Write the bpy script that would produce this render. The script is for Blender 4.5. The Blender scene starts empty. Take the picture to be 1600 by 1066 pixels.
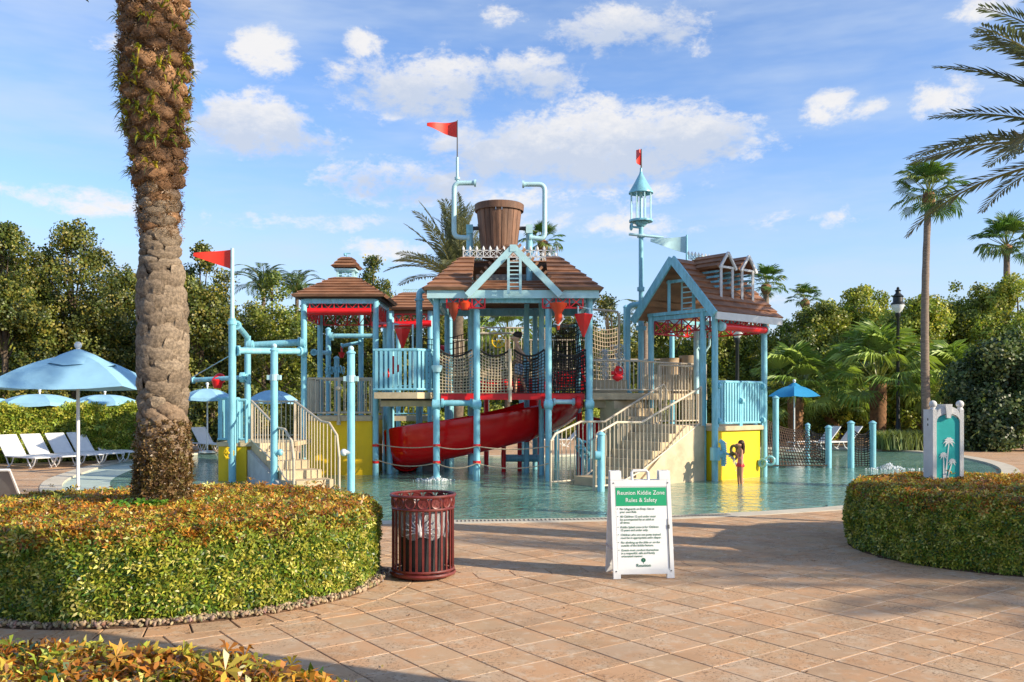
import bpy, math, random
import numpy as np
from mathutils import Vector, Matrix, noise
from mathutils.geometry import tessellate_polygon
random.seed(7)
RN = np.random.default_rng(7)
PI = math.pi
sc = bpy.context.scene
C = sc.collection

# ------------------------------------------------------------------ camera
CH, FPX = 1.8, 1370.0
cam = bpy.data.objects.new('camera', bpy.data.cameras.new('camera'))
C.objects.link(cam)
cam.location = (0, 0, CH)
cam.rotation_euler = (PI / 2, 0, 0)
cam.data.sensor_width = 36
cam.data.lens = FPX / 1600 * 36
cam.data.shift_y = 95 / 1600
cam.data.clip_start = 0.05
cam.data.clip_end = 2000
sc.camera = cam

# ------------------------------------------------------------------ light
SUN_AZ, SUN_EL = math.radians(22), math.radians(24)      # azimuth measured from +X towards -Y
TS = Vector((math.cos(SUN_AZ) * math.cos(SUN_EL), -math.sin(SUN_AZ) * math.cos(SUN_EL), math.sin(SUN_EL)))
sun = bpy.data.objects.new('sun', bpy.data.lights.new('sun', 'SUN'))
C.objects.link(sun)
sun.data.energy = 5.0
sun.data.angle = math.radians(0.5)
sun.data.color = (1.0, 0.86, 0.66)
sun.rotation_euler = (-TS).to_track_quat('-Z', 'Y').to_euler()
sun.location = (20, -10, 20)

world = bpy.data.worlds.new('World')
sc.world = world
world.use_nodes = True
wn, wl = world.node_tree.nodes, world.node_tree.links
wn.clear()


class G:
    """tiny math-node builder"""
    def __init__(s, nt): s.n, s.l = nt.nodes, nt.links
    def put(s, sock, v):
        if isinstance(v, (int, float)): sock.default_value = v
        elif isinstance(v, (tuple, list)): sock.default_value = v
        else: s.l.new(v, sock)
    def m(s, op, a, b=0.0, c=0.0, clamp=False):
        n = s.n.new('ShaderNodeMath'); n.operation = op; n.use_clamp = clamp
        s.put(n.inputs[0], a); s.put(n.inputs[1], b)
        if op in ('MULTIPLY_ADD', 'SMOOTH_MAX', 'SMOOTH_MIN'): s.put(n.inputs[2], c)
        return n.outputs[0]
    def step(s, v, a, b, lo=0.0, hi=1.0):
        n = s.n.new('ShaderNodeMapRange'); n.interpolation_type = 'SMOOTHSTEP'
        s.put(n.inputs[0], v); s.put(n.inputs[1], a); s.put(n.inputs[2], b); s.put(n.inputs[3], lo); s.put(n.inputs[4], hi)
        return n.outputs[0]
    def noise(s, vec, scale, detail=4, rough=.55, dist=0.0, out=0):
        n = s.n.new('ShaderNodeTexNoise'); n.inputs['Scale'].default_value = scale
        n.inputs['Detail'].default_value = detail; n.inputs['Roughness'].default_value = rough
        n.inputs['Distortion'].default_value = dist
        if vec is not None: s.l.new(vec, n.inputs['Vector'])
        return n.outputs[out]
    def mix(s, f, a, b, mode='MIX'):
        n = s.n.new('ShaderNodeMix'); n.data_type = 'RGBA'; n.blend_type = mode
        s.put(n.inputs[0], f)
        for k, v in ((6, a), (7, b)):
            if isinstance(v, (tuple, list)): v = tuple(v) + (1,) if len(v) == 3 else tuple(v)
            s.put(n.inputs[k], v)
        return n.outputs[2]
    def xyz(s, x, y, z):
        n = s.n.new('ShaderNodeCombineXYZ')
        s.put(n.inputs[0], x); s.put(n.inputs[1], y); s.put(n.inputs[2], z)
        return n.outputs[0]


g = G(world.node_tree)
sky = wn.new('ShaderNodeTexSky'); sky.sky_type = 'NISHITA'; sky.sun_disc = False
sky.sun_elevation = SUN_EL
sky.sun_rotation = PI / 2 + SUN_AZ
sky.air_density = 1.0; sky.dust_density = 0.6; sky.ozone_density = 2.4
tc = wn.new('ShaderNodeTexCoord')
sp = wn.new('ShaderNodeSeparateXYZ'); wl.new(tc.outputs['Generated'], sp.inputs[0])
dx, dy, dz = sp.outputs
az = g.m('ARCTAN2', dx, dy)
hyp = g.m('SQRT', g.m('ADD', g.m('MULTIPLY', dx, dx), g.m('MULTIPLY', dy, dy)))
el = g.m('ARCTAN2', dz, hyp)
# clouds: (px, py, half width, half height, strength) as seen in the sky, turned into azimuth / elevation
CL = [(925, 226, 235, 58, 1.15), (770, 240, 110, 46, .9), (1060, 212, 110, 40, 1.05), (690, 135, 165, 44, .85), (820, 120, 80, 34, .85), (580, 165, 75, 25, .5),
      (400, 195, 95, 46, 1.1), (460, 218, 80, 22, .7), (410, 80, 52, 34, .9), (570, 66, 34, 20, .75), (985, 42, 115, 36, .9), (1090, 70, 22, 14, .5),
      (1292, 165, 40, 26, 1.0), (1360, 168, 36, 14, .5), (1470, 155, 52, 27, .95), (1535, 12, 55, 18, .75), (785, 22, 34, 14, .5), (640, 280, 140, 34, .7),
      (300, 100, 26, 14, .6), (880, 300, 250, 25, .5), (60, 305, 130, 16, .42), (160, 322, 120, 12, .38), (1160, 345, 150, 16, .4),
      (900, 350, 200, 18, .42), (430, 345, 140, 13, .4), (600, 390, 70, 16, .6), (1200, 470, 40, 14, .6), (1190, 185, 16, 8, .5), (1215, 515, 40, 14, .6), (180, 70, 34, 14, .5)]
vec = g.xyz(az, g.m('MULTIPLY', el, 1.7), 0.0)
nz = g.noise(vec, 10.0, 9, .66, .30)
nz2 = g.noise(vec, 42.0, 7, .68, .15)
field, shade = None, None
for (px, py, hw, hh, st) in CL:
    a0 = math.atan2(px - 800, FPX)
    dist = math.hypot(px - 800, FPX)
    e0 = math.atan2(628 - py, dist)
    ra, re_ = hw / dist * 1.15, hh / dist * 1.25
    u = g.m('MULTIPLY_ADD', az, 1 / ra, -a0 / ra)
    v = g.m('MULTIPLY_ADD', el, 1 / re_, -e0 / re_)
    # flat bottoms: the lower half falls off faster
    r2 = g.m('ADD', g.m('MULTIPLY', u, u), g.m('MULTIPLY', v, v))
    b = g.m('MULTIPLY_ADD', r2, -st, st)
    field = b if field is None else g.m('MAXIMUM', field, b)
    if hw > 70 and st > .6:
        q = g.m('MULTIPLY', g.step(b, 0.0, .5), g.m('MULTIPLY_ADD', v, -.5, .35))
        shade = q if shade is None else g.m('MAXIMUM', shade, q)
# elsewhere in the sky: loose clouds of the same kind
away = g.noise(vec, 3.2, 3, .5)
outside = g.step(g.m('ABSOLUTE', az), .60, .85)
high = g.step(el, .50, .7)
outm = g.m('MAXIMUM', outside, high)
field = g.m('MAXIMUM', g.m('MAXIMUM', field, -.7), g.m('MULTIPLY_ADD', g.m('MULTIPLY_ADD', away, 4.2, -2.75), outm, g.m('MULTIPLY_ADD', outm, 1.0, -1.0)))
f = g.m('ADD', field, g.m('MULTIPLY_ADD', nz, 3.3, -1.68))
f = g.m('ADD', f, g.m('MULTIPLY_ADD', nz2, 1.7, -.88))
dens = g.step(f, -.02, .85)
dens = g.m('MULTIPLY', dens, g.step(el, .0, .03))
# the underside greys: lower part of the big clouds plus their own noise
sh = g.m('ADD', g.m('MAXIMUM', shade, 0.0), g.m('MULTIPLY_ADD', nz2, .8, -.38))
sh = g.step(sh, .0, .55)
ccol = g.mix(sh, (7.35, 7.2, 7.1), (4.75, 5.3, 6.35))
veil = g.m('MULTIPLY', g.step(g.noise(g.xyz(g.m('MULTIPLY', az, .7), g.m('MULTIPLY', el, 3.4), 3.0), 3.4, 5, .6), .36, .75), .62)
skyc = g.mix(1.0, sky.outputs[0], g.mix(g.step(el, .30, 1.1), (1.45, 1.62, 1.95), (.75, .85, 1.10)), 'MULTIPLY')
skyc = g.mix(g.m('MULTIPLY', g.step(el, -.02, .30, 1.0, 0.0), .70), skyc, (4.6, 5.8, 7.1))
skyc = g.mix(veil, skyc, (5.1, 6.0, 7.3))
col = g.mix(g.m('MULTIPLY', dens, .93), skyc, ccol)
bg = wn.new('ShaderNodeBackground'); bg.inputs['Strength'].default_value = 0.093
wl.new(col, bg.inputs['Color'])
wo = wn.new('ShaderNodeOutputWorld'); wl.new(bg.outputs[0], wo.inputs[0])

vs = sc.view_settings
vs.view_transform = 'Standard'; vs.look = 'None'; vs.gamma = 1; vs.use_curve_mapping = False
vs.exposure = 0.48
sc.cycles.use_denoising = True
sc.cycles.max_bounces = 6
sc.cycles.diffuse_bounces = 3
sc.cycles.transparent_max_bounces = 6


# ------------------------------------------------------------------ materials
MATS = {}


def principled(name):
    m = bpy.data.materials.new(name); m.use_nodes = True
    nt = m.node_tree; b = nt.nodes['Principled BSDF']
    return m, nt, b


def mat(name, col, rough=.6, var=.12, scale=6.0, bump=.1, bscale=40, metal=0.0, dirt=None, dirt_amt=.0, spec=.5, stretch=None, rnd=0.0):
    if name in MATS: return MATS[name]
    m, nt, b = principled(name); g = G(nt)
    tcn = nt.nodes.new('ShaderNodeTexCoord'); vec = tcn.outputs['Object']
    if stretch:
        mp = nt.nodes.new('ShaderNodeMapping'); mp.inputs['Scale'].default_value = stretch
        nt.links.new(vec, mp.inputs[0]); vec = mp.outputs[0]
    n1 = g.noise(vec, scale, 5, .6)
    lo = tuple(c * (1 - var) for c in col); hi = tuple(min(1, c * (1 + var)) for c in col)
    c = g.mix(g.step(n1, .3, .7), lo, hi)
    if dirt:
        n2 = g.noise(vec, scale * .45, 6, .7)
        c = g.mix(g.m('MULTIPLY', g.step(n2, .5, .72), dirt_amt), c, dirt)
    if rnd:
        oi = nt.nodes.new('ShaderNodeObjectInfo')
        k = g.m('MULTIPLY_ADD', oi.outputs['Random'], 2 * rnd, 1 - rnd)
        c = g.mix(1.0, c, g.xyz(k, g.m('POWER', k, 1.08), g.m('POWER', k, 1.15)), 'MULTIPLY')
    nt.links.new(c, b.inputs['Base Color'])
    b.inputs['Roughness'].default_value = rough
    b.inputs['Metallic'].default_value = metal
    b.inputs['Specular IOR Level'].default_value = spec
    if rough > .2:
        rr = g.m('MULTIPLY_ADD', n1, .25, rough - .12)
        nt.links.new(rr, b.inputs['Roughness'])
    if bump:
        bp = nt.nodes.new('ShaderNodeBump'); bp.inputs['Strength'].default_value = bump; bp.inputs['Distance'].default_value = .02
        nt.links.new(g.noise(vec, bscale, 5, .65), bp.inputs['Height']); nt.links.new(bp.outputs[0], b.inputs['Normal'])
    MATS[name] = m
    return m


def leafmat(name, trans=.3, rough=.45, gain=(1, 1, 1)):
    """foliage: colour comes with each leaf (attribute 'leafcol')"""
    if name in MATS: return MATS[name]
    m, nt, b = principled(name); g = G(nt)
    a = nt.nodes.new('ShaderNodeAttribute'); a.attribute_name = 'leafcol'
    c = g.mix(1.0, a.outputs['Color'], gain, 'MULTIPLY')
    nt.links.new(c, b.inputs['Base Color'])
    b.inputs['Roughness'].default_value = rough
    tr = nt.nodes.new('ShaderNodeBsdfTranslucent')
    nt.links.new(g.mix(1.0, c, (1.5, 1.5, .7), 'MULTIPLY'), tr.inputs[0])
    mx = nt.nodes.new('ShaderNodeMixShader'); mx.inputs[0].default_value = trans
    nt.links.new(b.outputs[0], mx.inputs[1]); nt.links.new(tr.outputs[0], mx.inputs[2])
    nt.links.new(mx.outputs[0], nt.nodes['Material Output'].inputs[0])
    MATS[name] = m
    return m


AQUA = mat('aqua_paint', (.25, .585, .70), .27, .14, 3, .06, 60, dirt=(.26, .44, .44), dirt_amt=.6, rnd=.06, stretch=(3, 3, .8))
PALE = mat('pale_aqua_paint', (.46, .72, .77), .45, .08, 3, .04, 60, dirt=(.45, .55, .52), dirt_amt=.4)
RED = mat('red_paint', (.78, .012, .016), .32, .12, 3, .03, 50, dirt=(.42, .05, .04), dirt_amt=.4)
ORANGE = mat('orange_red_paint', (.80, .07, .02), .35, .08, 3, .02)
FLAGRED = mat('flag_red', (.86, .045, .02), .5, .06, 3, .05)
YEL = mat('yellow_wall_paint', (.95, .60, .004), .55, .05, 1.5, .08, 30, dirt=(.70, .45, .03), dirt_amt=.5)
TAN = mat('tan_rail_paint', (.60, .51, .38), .45, .08, 5, .03, dirt=(.45, .36, .25), dirt_amt=.5)
CONC = mat('beige_concrete', (.58, .46, .29), .85, .16, 2.5, .3, 40, dirt=(.34, .26, .17), dirt_amt=.7)
ROOF = mat('brown_roof_board', (.31, .15, .08), .6, .25, 2.5, .25, 30, rnd=.10, dirt=(.16, .085, .05), dirt_amt=.6, stretch=(1, 1, 3))
DARKROOF = mat('roof_underlay', (.07, .045, .035), .8, .3, 3, .2)
WHITE = mat('white_paint', (.74, .75, .74), .45, .04, 4, .03, dirt=(.62, .62, .58), dirt_amt=.3)
CREAM = mat('sling_fabric', (.78, .76, .72), .8, .05, 5, .15, 200)
ROPE = mat('beige_rope', (.55, .44, .30), .9, .2, 20, .3, 200)
BROPE = mat('black_rope', (.03, .025, .022), .85, .3, 20, .3, 200)
WOOD = mat('bucket_wood', (.18, .09, .052), .65, .32, 3, .4, 25, rnd=.22, stretch=(4, 4, .5), dirt=(.30, .17, .10), dirt_amt=.6)
BINRED = mat('oxblood_metal', (.135, .02, .017), .38, .2, 10, .08, 80, dirt=(.28, .09, .06), dirt_amt=.5)
BLACK = mat('black_liner', (.02, .02, .022), .5, .2, 6, .1)
IRON = mat('black_iron', (.012, .016, .017), .45, .2, 6, .05)
DGREY = mat('dark_grey', (.08, .085, .09), .7, .2, 6, .1)
GREEN = mat('sign_green', (.0, .31, .13), .5, .03, 3, 0)
INK = mat('green_ink', (.0, .12, .06), .6, .0, 3, 0)
TEAL = mat('teal_panel', (.02, .43, .40), .5, .10, 2, .1, 20)
STONE = mat('gravel_stone', (.50, .38, .25), .9, .35, 14, .2)
SOIL = mat('mulch_soil', (.10, .055, .03), .95, .4, 8, .6, 40)
BARKP = mat('palm_bark', (.30, .21, .135), .9, .35, 9, .7, 35, dirt=(.13, .085, .055), dirt_amt=.8)
BARKG = mat('palm_boot_grey', (.29, .22, .15), .92, .45, 11, 1.0, 26, dirt=(.10, .075, .05), dirt_amt=.9, rnd=.28)
BARKO = mat('palm_boot_brown', (.34, .18, .085), .9, .35, 9, .8, 35, rnd=.4, dirt=(.10, .055, .03), dirt_amt=.85)
BARKT = mat('tree_bark', (.13, .095, .065), .9, .35, 9, .5, 20)
BARKW = mat('slim_palm_bark', (.24, .18, .135), .9, .3, 6, .6, 14, stretch=(1, 1, 6))
CANV = mat('aqua_canvas', (.28, .53, .70), .85, .07, 3, .12, 90)
CANV2 = mat('blue_canvas', (.02, .27, .52), .85, .07, 3, .12, 90)
SKINB = mat('tan_skin', (.60, .35, .22), .5, .08, 10, .0)
SKING = mat('light_brown_skin', (.50, .24, .13), .5, .08, 10, .0)
HAIR = mat('dark_hair', (.025, .014, .009), .5, .3, 30, .4, 90)
HAIRG = mat('brown_hair', (.06, .026, .012), .5, .3, 30, .4, 90)
PINK = mat('pink_cloth', (.75, .22, .24), .8, .1, 20, .1)
COPE = mat('pool_coping_plaster', (.62, .56, .44), .8, .08, 3, .2, 60, dirt=(.45, .38, .27), dirt_amt=.5)
SHALLOW = mat('pool_shallow_plaster', (.50, .60, .52), .5, .08, 3, .1, 60)
ASPH = mat('road_asphalt', (.16, .15, .16), .9, .15, 3, .2, 60)
DIRTG = mat('lawn', (.07, .10, .03), .95, .4, 1.0, .6, 15, dirt=(.14, .10, .05), dirt_amt=.6)
LEAF = leafmat('leaf', .28, .45)
LEAFH = leafmat('hedge_leaf', .25, .38)
LEAFP = leafmat('palm_leaf', .22, .42)


def plaid():
    m, nt, b = principled('plaid_cloth'); g = G(nt)
    tcn = nt.nodes.new('ShaderNodeTexCoord')
    s = nt.nodes.new('ShaderNodeSeparateXYZ'); nt.links.new(tcn.outputs['Object'], s.inputs[0])
    a = g.m('PINGPONG', g.m('MULTIPLY', g.m('ADD', s.outputs[0], s.outputs[1]), 14), .5)
    c = g.m('PINGPONG', g.m('MULTIPLY', s.outputs[2], 14), .5)
    k = g.m('MAXIMUM', g.step(a, .32, .42), g.step(c, .32, .42))
    nt.links.new(g.mix(k, (.13, .24, .42), (.60, .68, .78)), b.inputs['Base Color'])
    b.inputs['Roughness'].default_value = .85
    return m


PLAID = plaid()


def tilemat(name, src):
    """stamped sandstone-like paver; src says where the piece-to-piece variation comes from"""
    m, nt, b = principled(name); g = G(nt)
    tcn = nt.nodes.new('ShaderNodeTexCoord')
    geo = nt.nodes.new('ShaderNodeNewGeometry')
    vec = geo.outputs['Position']
    if src == 'object':
        oi = nt.nodes.new('ShaderNodeObjectInfo'); r = oi.outputs['Random']
    elif src == 'island':
        r = geo.outputs['Random Per Island']
    else:
        mp = nt.nodes.new('ShaderNodeMapping'); mp.inputs['Rotation'].default_value = (0, 0, -src); nt.links.new(vec, mp.inputs[0])
        br = nt.nodes.new('ShaderNodeTexBrick'); br.offset = 0; br.inputs['Scale'].default_value = 1
        br.inputs['Brick Width'].default_value = .4; br.inputs['Row Height'].default_value = .4; br.inputs['Mortar Size'].default_value = .006
        br.inputs['Color1'].default_value = (0, 0, 0, 1); br.inputs['Color2'].default_value = (1, 1, 1, 1); br.inputs['Mortar'].default_value = (.4, .4, .4, 1)
        nt.links.new(mp.outputs[0], br.inputs[0])
        r = br.outputs['Color']
    ramp = nt.nodes.new('ShaderNodeValToRGB')
    cr = ramp.color_ramp
    cr.elements[0].position = 0; cr.elements[0].color = (.56, .375, .21, 1)
    cr.elements[1].position = 1; cr.elements[1].color = (.60, .39, .225, 1)
    for p, c in ((.2, (.56, .39, .25, 1)), (.45, (.61, .365, .20, 1)), (.6, (.60, .43, .285, 1)), (.8, (.50, .335, .205, 1))):
        e = cr.elements.new(p); e.color = c
    nt.links.new(r, ramp.inputs[0])
    off = nt.nodes.new('ShaderNodeVectorMath'); off.operation = 'ADD'
    nt.links.new(vec, off.inputs[0]); nt.links.new(g.xyz(0.0, 0.0, g.m('MULTIPLY', r, 37.0)), off.inputs[1])
    v2 = off.outputs[0]
    c = ramp.outputs[0]
    blot = g.noise(v2, 3.5, 6, .65)
    c = g.mix(g.m('MULTIPLY', g.step(blot, .42, .62), .7), c, (.62, .35, .18))
    c = g.mix(g.m('MULTIPLY', g.step(g.noise(v2, 9.0, 5, .65), .5, .66), .6), c, (.66, .53, .38))
    pit = g.noise(v2, 42.0, 4, .75)
    pits = g.step(pit, .535, .63)
    pitmask = g.step(g.noise(v2, 2.6, 3, .5), .40, .56)
    pits = g.m('MULTIPLY', pits, pitmask)
    c = g.mix(g.m('MULTIPLY', pits, .8), c, (.20, .115, .07))
    fine = g.noise(vec, 160.0, 3, .7)
    c = g.mix(g.m('MULTIPLY', g.step(fine, .45, .75), .3), c, (.30, .19, .12))
    c = g.mix(g.m('MULTIPLY', g.step(g.noise(vec, .9, 6, .65), .48, .64), .42), c, (.36, .225, .13))
    # rust-brown drips here and there
    c = g.mix(g.m('MULTIPLY', g.step(g.noise(vec, 4.2, 4, .5), .72, .76), .55), c, (.30, .15, .05))
    nt.links.new(c, b.inputs['Base Color'])
    b.inputs['Roughness'].default_value = .82
    b.inputs['Specular IOR Level'].default_value = .3
    hgt = g.m('ADD', g.m('MULTIPLY', blot, .5), g.m('MULTIPLY_ADD', pits, -.45, g.m('MULTIPLY', fine, .12)))
    bp = nt.nodes.new('ShaderNodeBump'); bp.inputs['Strength'].default_value = .6; bp.inputs['Distance'].default_value = .012
    nt.links.new(hgt, bp.inputs['Height']); nt.links.new(bp.outputs[0], b.inputs['Normal'])
    return m


TANG = math.radians(36.2)
TILE_O, TILE_I, TILE_F = tilemat('paver_single', 'object'), tilemat('paver_joined', 'island'), tilemat('paver_far', TANG)
BED = mat('joint_dark', (.045, .03, .022), .95, .3, 8, .3)
GROUT = mat('grout_light', (.62, .52, .41), .9, .15, 8, .2)


def watermat():
    m, nt, b = principled('pool_water'); g = G(nt)
    geo = nt.nodes.new('ShaderNodeNewGeometry'); vec = geo.outputs['Position']
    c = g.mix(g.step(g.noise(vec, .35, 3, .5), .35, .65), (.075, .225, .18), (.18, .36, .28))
    # caustic light net painted into the opaque water colour
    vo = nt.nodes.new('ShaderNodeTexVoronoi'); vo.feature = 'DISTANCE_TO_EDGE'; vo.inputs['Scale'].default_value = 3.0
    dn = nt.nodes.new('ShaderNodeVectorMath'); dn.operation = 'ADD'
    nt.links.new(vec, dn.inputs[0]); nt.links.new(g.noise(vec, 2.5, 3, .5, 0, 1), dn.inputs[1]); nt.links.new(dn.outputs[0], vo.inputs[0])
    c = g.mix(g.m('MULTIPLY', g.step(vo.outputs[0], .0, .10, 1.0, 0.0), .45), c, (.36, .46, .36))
    nt.links.new(c, b.inputs['Base Color'])
    b.inputs['Roughness'].default_value = .04
    b.inputs['IOR'].default_value = 1.36
    w1 = g.noise(vec, 2.6, 3, .55, .8); w2 = g.noise(vec, 8.5, 3, .6, .6)
    h = g.m('ADD', g.m('MULTIPLY', w1, .65), g.m('MULTIPLY', w2, .25))
    bp = nt.nodes.new('ShaderNodeBump'); bp.inputs['Strength'].default_value = .8; bp.inputs['Distance'].default_value = .14
    nt.links.new(h, bp.inputs['Height']); nt.links.new(bp.outputs[0], b.inputs['Normal'])
    return m


WATER = watermat()
m_, nt_, b_ = principled('clear_bag')
b_.inputs['Base Color'].default_value = (.75, .77, .8, 1); b_.inputs['Roughness'].default_value = .18; b_.inputs['Alpha'].default_value = .42
_g = G(nt_); _bp = nt_.nodes.new('ShaderNodeBump'); _bp.inputs['Strength'].default_value = 1; _bp.inputs['Distance'].default_value = .03
_tc = nt_.nodes.new('ShaderNodeTexCoord'); _mp = nt_.nodes.new('ShaderNodeMapping'); _mp.inputs['Scale'].default_value = (9, 9, 2)
nt_.links.new(_tc.outputs['Object'], _mp.inputs[0]); nt_.links.new(_g.noise(_mp.outputs[0], 3, 4, .6, 1.5), _bp.inputs['Height']); nt_.links.new(_bp.outputs[0], b_.inputs['Normal'])
BAG = m_
m_, nt_, b_ = principled('splash_foam')
b_.inputs['Base Color'].default_value = (.85, .9, .92, 1); b_.inputs['Roughness'].default_value = .3; b_.inputs['Alpha'].default_value = .8
FOAM = m_
m_, nt_, b_ = principled('lamp_glass')
b_.inputs['Base Color'].default_value = (.75, .78, .78, 1); b_.inputs['Roughness'].default_value = .2
LGLASS = m_


# ------------------------------------------------------------------ mesh helpers
def basis(d):
    d = Vector(d).normalized()
    u = d.cross(Vector((0, 0, 1)))
    if u.length < 1e-3: u = d.cross(Vector((0, 1, 0)))
    u.normalize()
    return u, d.cross(u).normalized(), d


class MB:
    def __init__(s): s.v, s.f = [], []
    def add(s, vs, fs):
        o = len(s.v); s.v += [tuple(p) for p in vs]; s.f += [tuple(i + o for i in f) for f in fs]; return s
    def box(s, c, size, rz=0.0, M=None):
        x, y, z = (k / 2 for k in size); vs = []
        R = Matrix.Rotation(rz, 3, 'Z') if M is None else M
        for sx in (-1, 1):
            for sy in (-1, 1):
                for sz in (-1, 1): vs.append(R @ Vector((sx * x, sy * y, sz * z)) + Vector(c))
        return s.add(vs, [(0, 1, 3, 2), (4, 6, 7, 5), (0, 4, 5, 1), (2, 3, 7, 6), (0, 2, 6, 4), (1, 5, 7, 3)])
    def bbox(s, x0, x1, y0, y1, z0, z1): return s.box(((x0 + x1) / 2, (y0 + y1) / 2, (z0 + z1) / 2), (x1 - x0, y1 - y0, z1 - z0))
    def bar(s, p0, p1, w, h):
        p0, p1 = Vector(p0), Vector(p1); d = p1 - p0; u, v, d_ = basis(d)
        M = Matrix((u, d_, v)).transposed()
        return s.box((p0 + p1) / 2, (w, d.length, h), M=M)
    def tube(s, pts, r, n=8, cap=True, closed=False):
        pts = [Vector(p) for p in pts]; m = len(pts); o = len(s.v); fs = []; vs = []
        rs = r if isinstance(r, (list, tuple)) else [r] * m
        pu = None
        for i, p in enumerate(pts):
            if closed: t = pts[(i + 1) % m] - pts[i - 1]
            else: t = pts[min(i + 1, m - 1)] - pts[max(i - 1, 0)]
            t.normalize()
            if pu is None: u, w, _ = basis(t)
            else:
                u = pu - t * pu.dot(t)
                if u.length < 1e-4: u, w, _ = basis(t)
                u.normalize(); w = t.cross(u)
            pu = u
            for k in range(n):
                a = 2 * PI * k / n
                vs.append(p + (u * math.cos(a) + w * math.sin(a)) * rs[i])
        for i in range(m if closed else m - 1):
            j = (i + 1) % m
            for k in range(n): fs.append((i * n + k, i * n + (k + 1) % n, j * n + (k + 1) % n, j * n + k))
        if cap and not closed:
            fs.append(tuple(range(n))[::-1]); fs.append(tuple((m - 1) * n + k for k in range(n)))
        return s.add(vs, fs)
    def cyl(s, p0, p1, r, r2=None, n=12): return s.tube([p0, p1], [r, r if r2 is None else r2], n)
    def lathe(s, prof, c=(0, 0, 0), n=20, sx=1, sy=1):
        vs = []; fs = []; m = len(prof)
        for (r, z) in prof:
            for k in range(n):
                a = 2 * PI * k / n; vs.append((c[0] + r * sx * math.cos(a), c[1] + r * sy * math.sin(a), c[2] + z))
        for i in range(m - 1):
            for k in range(n): fs.append((i * n + k, i * n + (k + 1) % n, (i + 1) * n + (k + 1) % n, (i + 1) * n + k))
        return s.add(vs, fs)
    def ball(s, c, r, n=10, m=7, sc=(1, 1, 1)):
        prof = [(r * math.sin(PI * i / m) * (1 if 0 < i < m else 0) + (1e-4 if i in (0, m) else 0), -r * math.cos(PI * i / m) * sc[2]) for i in range(m + 1)]
        return s.lathe(prof, c, n, sc[0], sc[1])
    def torus(s, c, R, r, n=24, m=6, axis=(0, 0, 1)):
        u, v, _ = basis(axis); c = Vector(c)
        return s.tube([c + (u * math.cos(2 * PI * k / n) + v * math.sin(2 * PI * k / n)) * R for k in range(n)], r, m, closed=True)
    def prism(s, poly, z0, z1, inset=0.0):
        n = len(poly); vs = [(x, y, z0) for x, y in poly]
        if inset:
            cx = sum(p[0] for p in poly) / n; cy = sum(p[1] for p in poly) / n
            vs += [(x, y, z1 - inset) for x, y in poly]
            k = []
            for x, y in poly:
                L = math.hypot(x - cx, y - cy) or 1; q = 1 - inset * 1.3 / L; k.append((cx + (x - cx) * q, cy + (y - cy) * q, z1))
            vs += k; rings = 3
        else: vs += [(x, y, z1) for x, y in poly]; rings = 2
        fs = [tuple(range((rings - 1) * n, rings * n))]
        for r in range(rings - 1):
            for i in range(n): j = (i + 1) % n; fs.append((r * n + i, r * n + j, (r + 1) * n + j, (r + 1) * n + i))
        return s.add(vs, fs)
    def xform(s, M):
        s.v = [tuple(M @ Vector(p)) for p in s.v]; return s
    def mesh(s, name, m, smooth=False, off=(0, 0, 0)):
        me = bpy.data.meshes.new(name)
        me.from_pydata([(x - off[0], y - off[1], z - off[2]) for x, y, z in s.v], [], s.f)
        me.materials.append(m)
        if smooth:
            me.polygons.foreach_set('use_smooth', [True] * len(me.polygons))
            try: me.set_sharp_from_angle(angle=math.radians(42))
            except Exception: pass
        me.update()
        return me


def rootpos(o):
    p = Vector((0, 0, 0))
    while o is not None: p += o.location; o = o.parent
    return p


def obj(name, geo, m, parent=None, smooth=True, at=None, **tags):
    """geo in world coordinates (or a ready mesh with at = its place); linked under parent"""
    base = rootpos(parent)
    if isinstance(geo, MB):
        o = bpy.data.objects.new(name, geo.mesh(name, m, smooth, base)); loc = Vector((0, 0, 0))
    else:
        o = bpy.data.objects.new(name, geo); loc = Vector(at if at is not None else base) - base
    C.objects.link(o); o.parent = parent; o.location = loc
    for k, v in tags.items(): o[k] = v
    return o


def thing(name, label, cat, loc, rz=0.0, group=None):
    o = bpy.data.objects.new(name, None); C.objects.link(o); o.empty_display_size = .2
    o.location = loc; o.rotation_euler = (0, 0, rz); o['label'] = label; o['category'] = cat
    if group: o['group'] = group
    return o


def tag(o, label, cat, group=None):
    o['label'] = label; o['category'] = cat
    if group: o['group'] = group
    return o


def kids(o): return [c for c in bpy.data.objects if c.parent == o]


def copy_thing(root, loc, rz, label, scale=None):
    tree = {}
    for c in list(bpy.data.objects):
        if c.parent is not None: tree.setdefault(c.parent.name, []).append(c)
    def rec(o, par):
        c = o.copy(); C.objects.link(c); c.parent = par
        for k in tree.get(o.name, []): rec(k, c)
        return c
    r = rec(root, None)
    r.location = loc; r.rotation_euler = (0, 0, rz); r['label'] = label
    if scale: r.scale = scale
    return r


def structure(name, geo, m, smooth=False):
    o = obj(name, geo, m, None, smooth); o['kind'] = 'structure'; return o


def X(px, d): return (px - 800) / FPX * d
def Z(py, d): return CH + (628 - py) / FPX * d
def DG(py, z=0.0): return FPX * (CH - z) / (py - 628)


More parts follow.
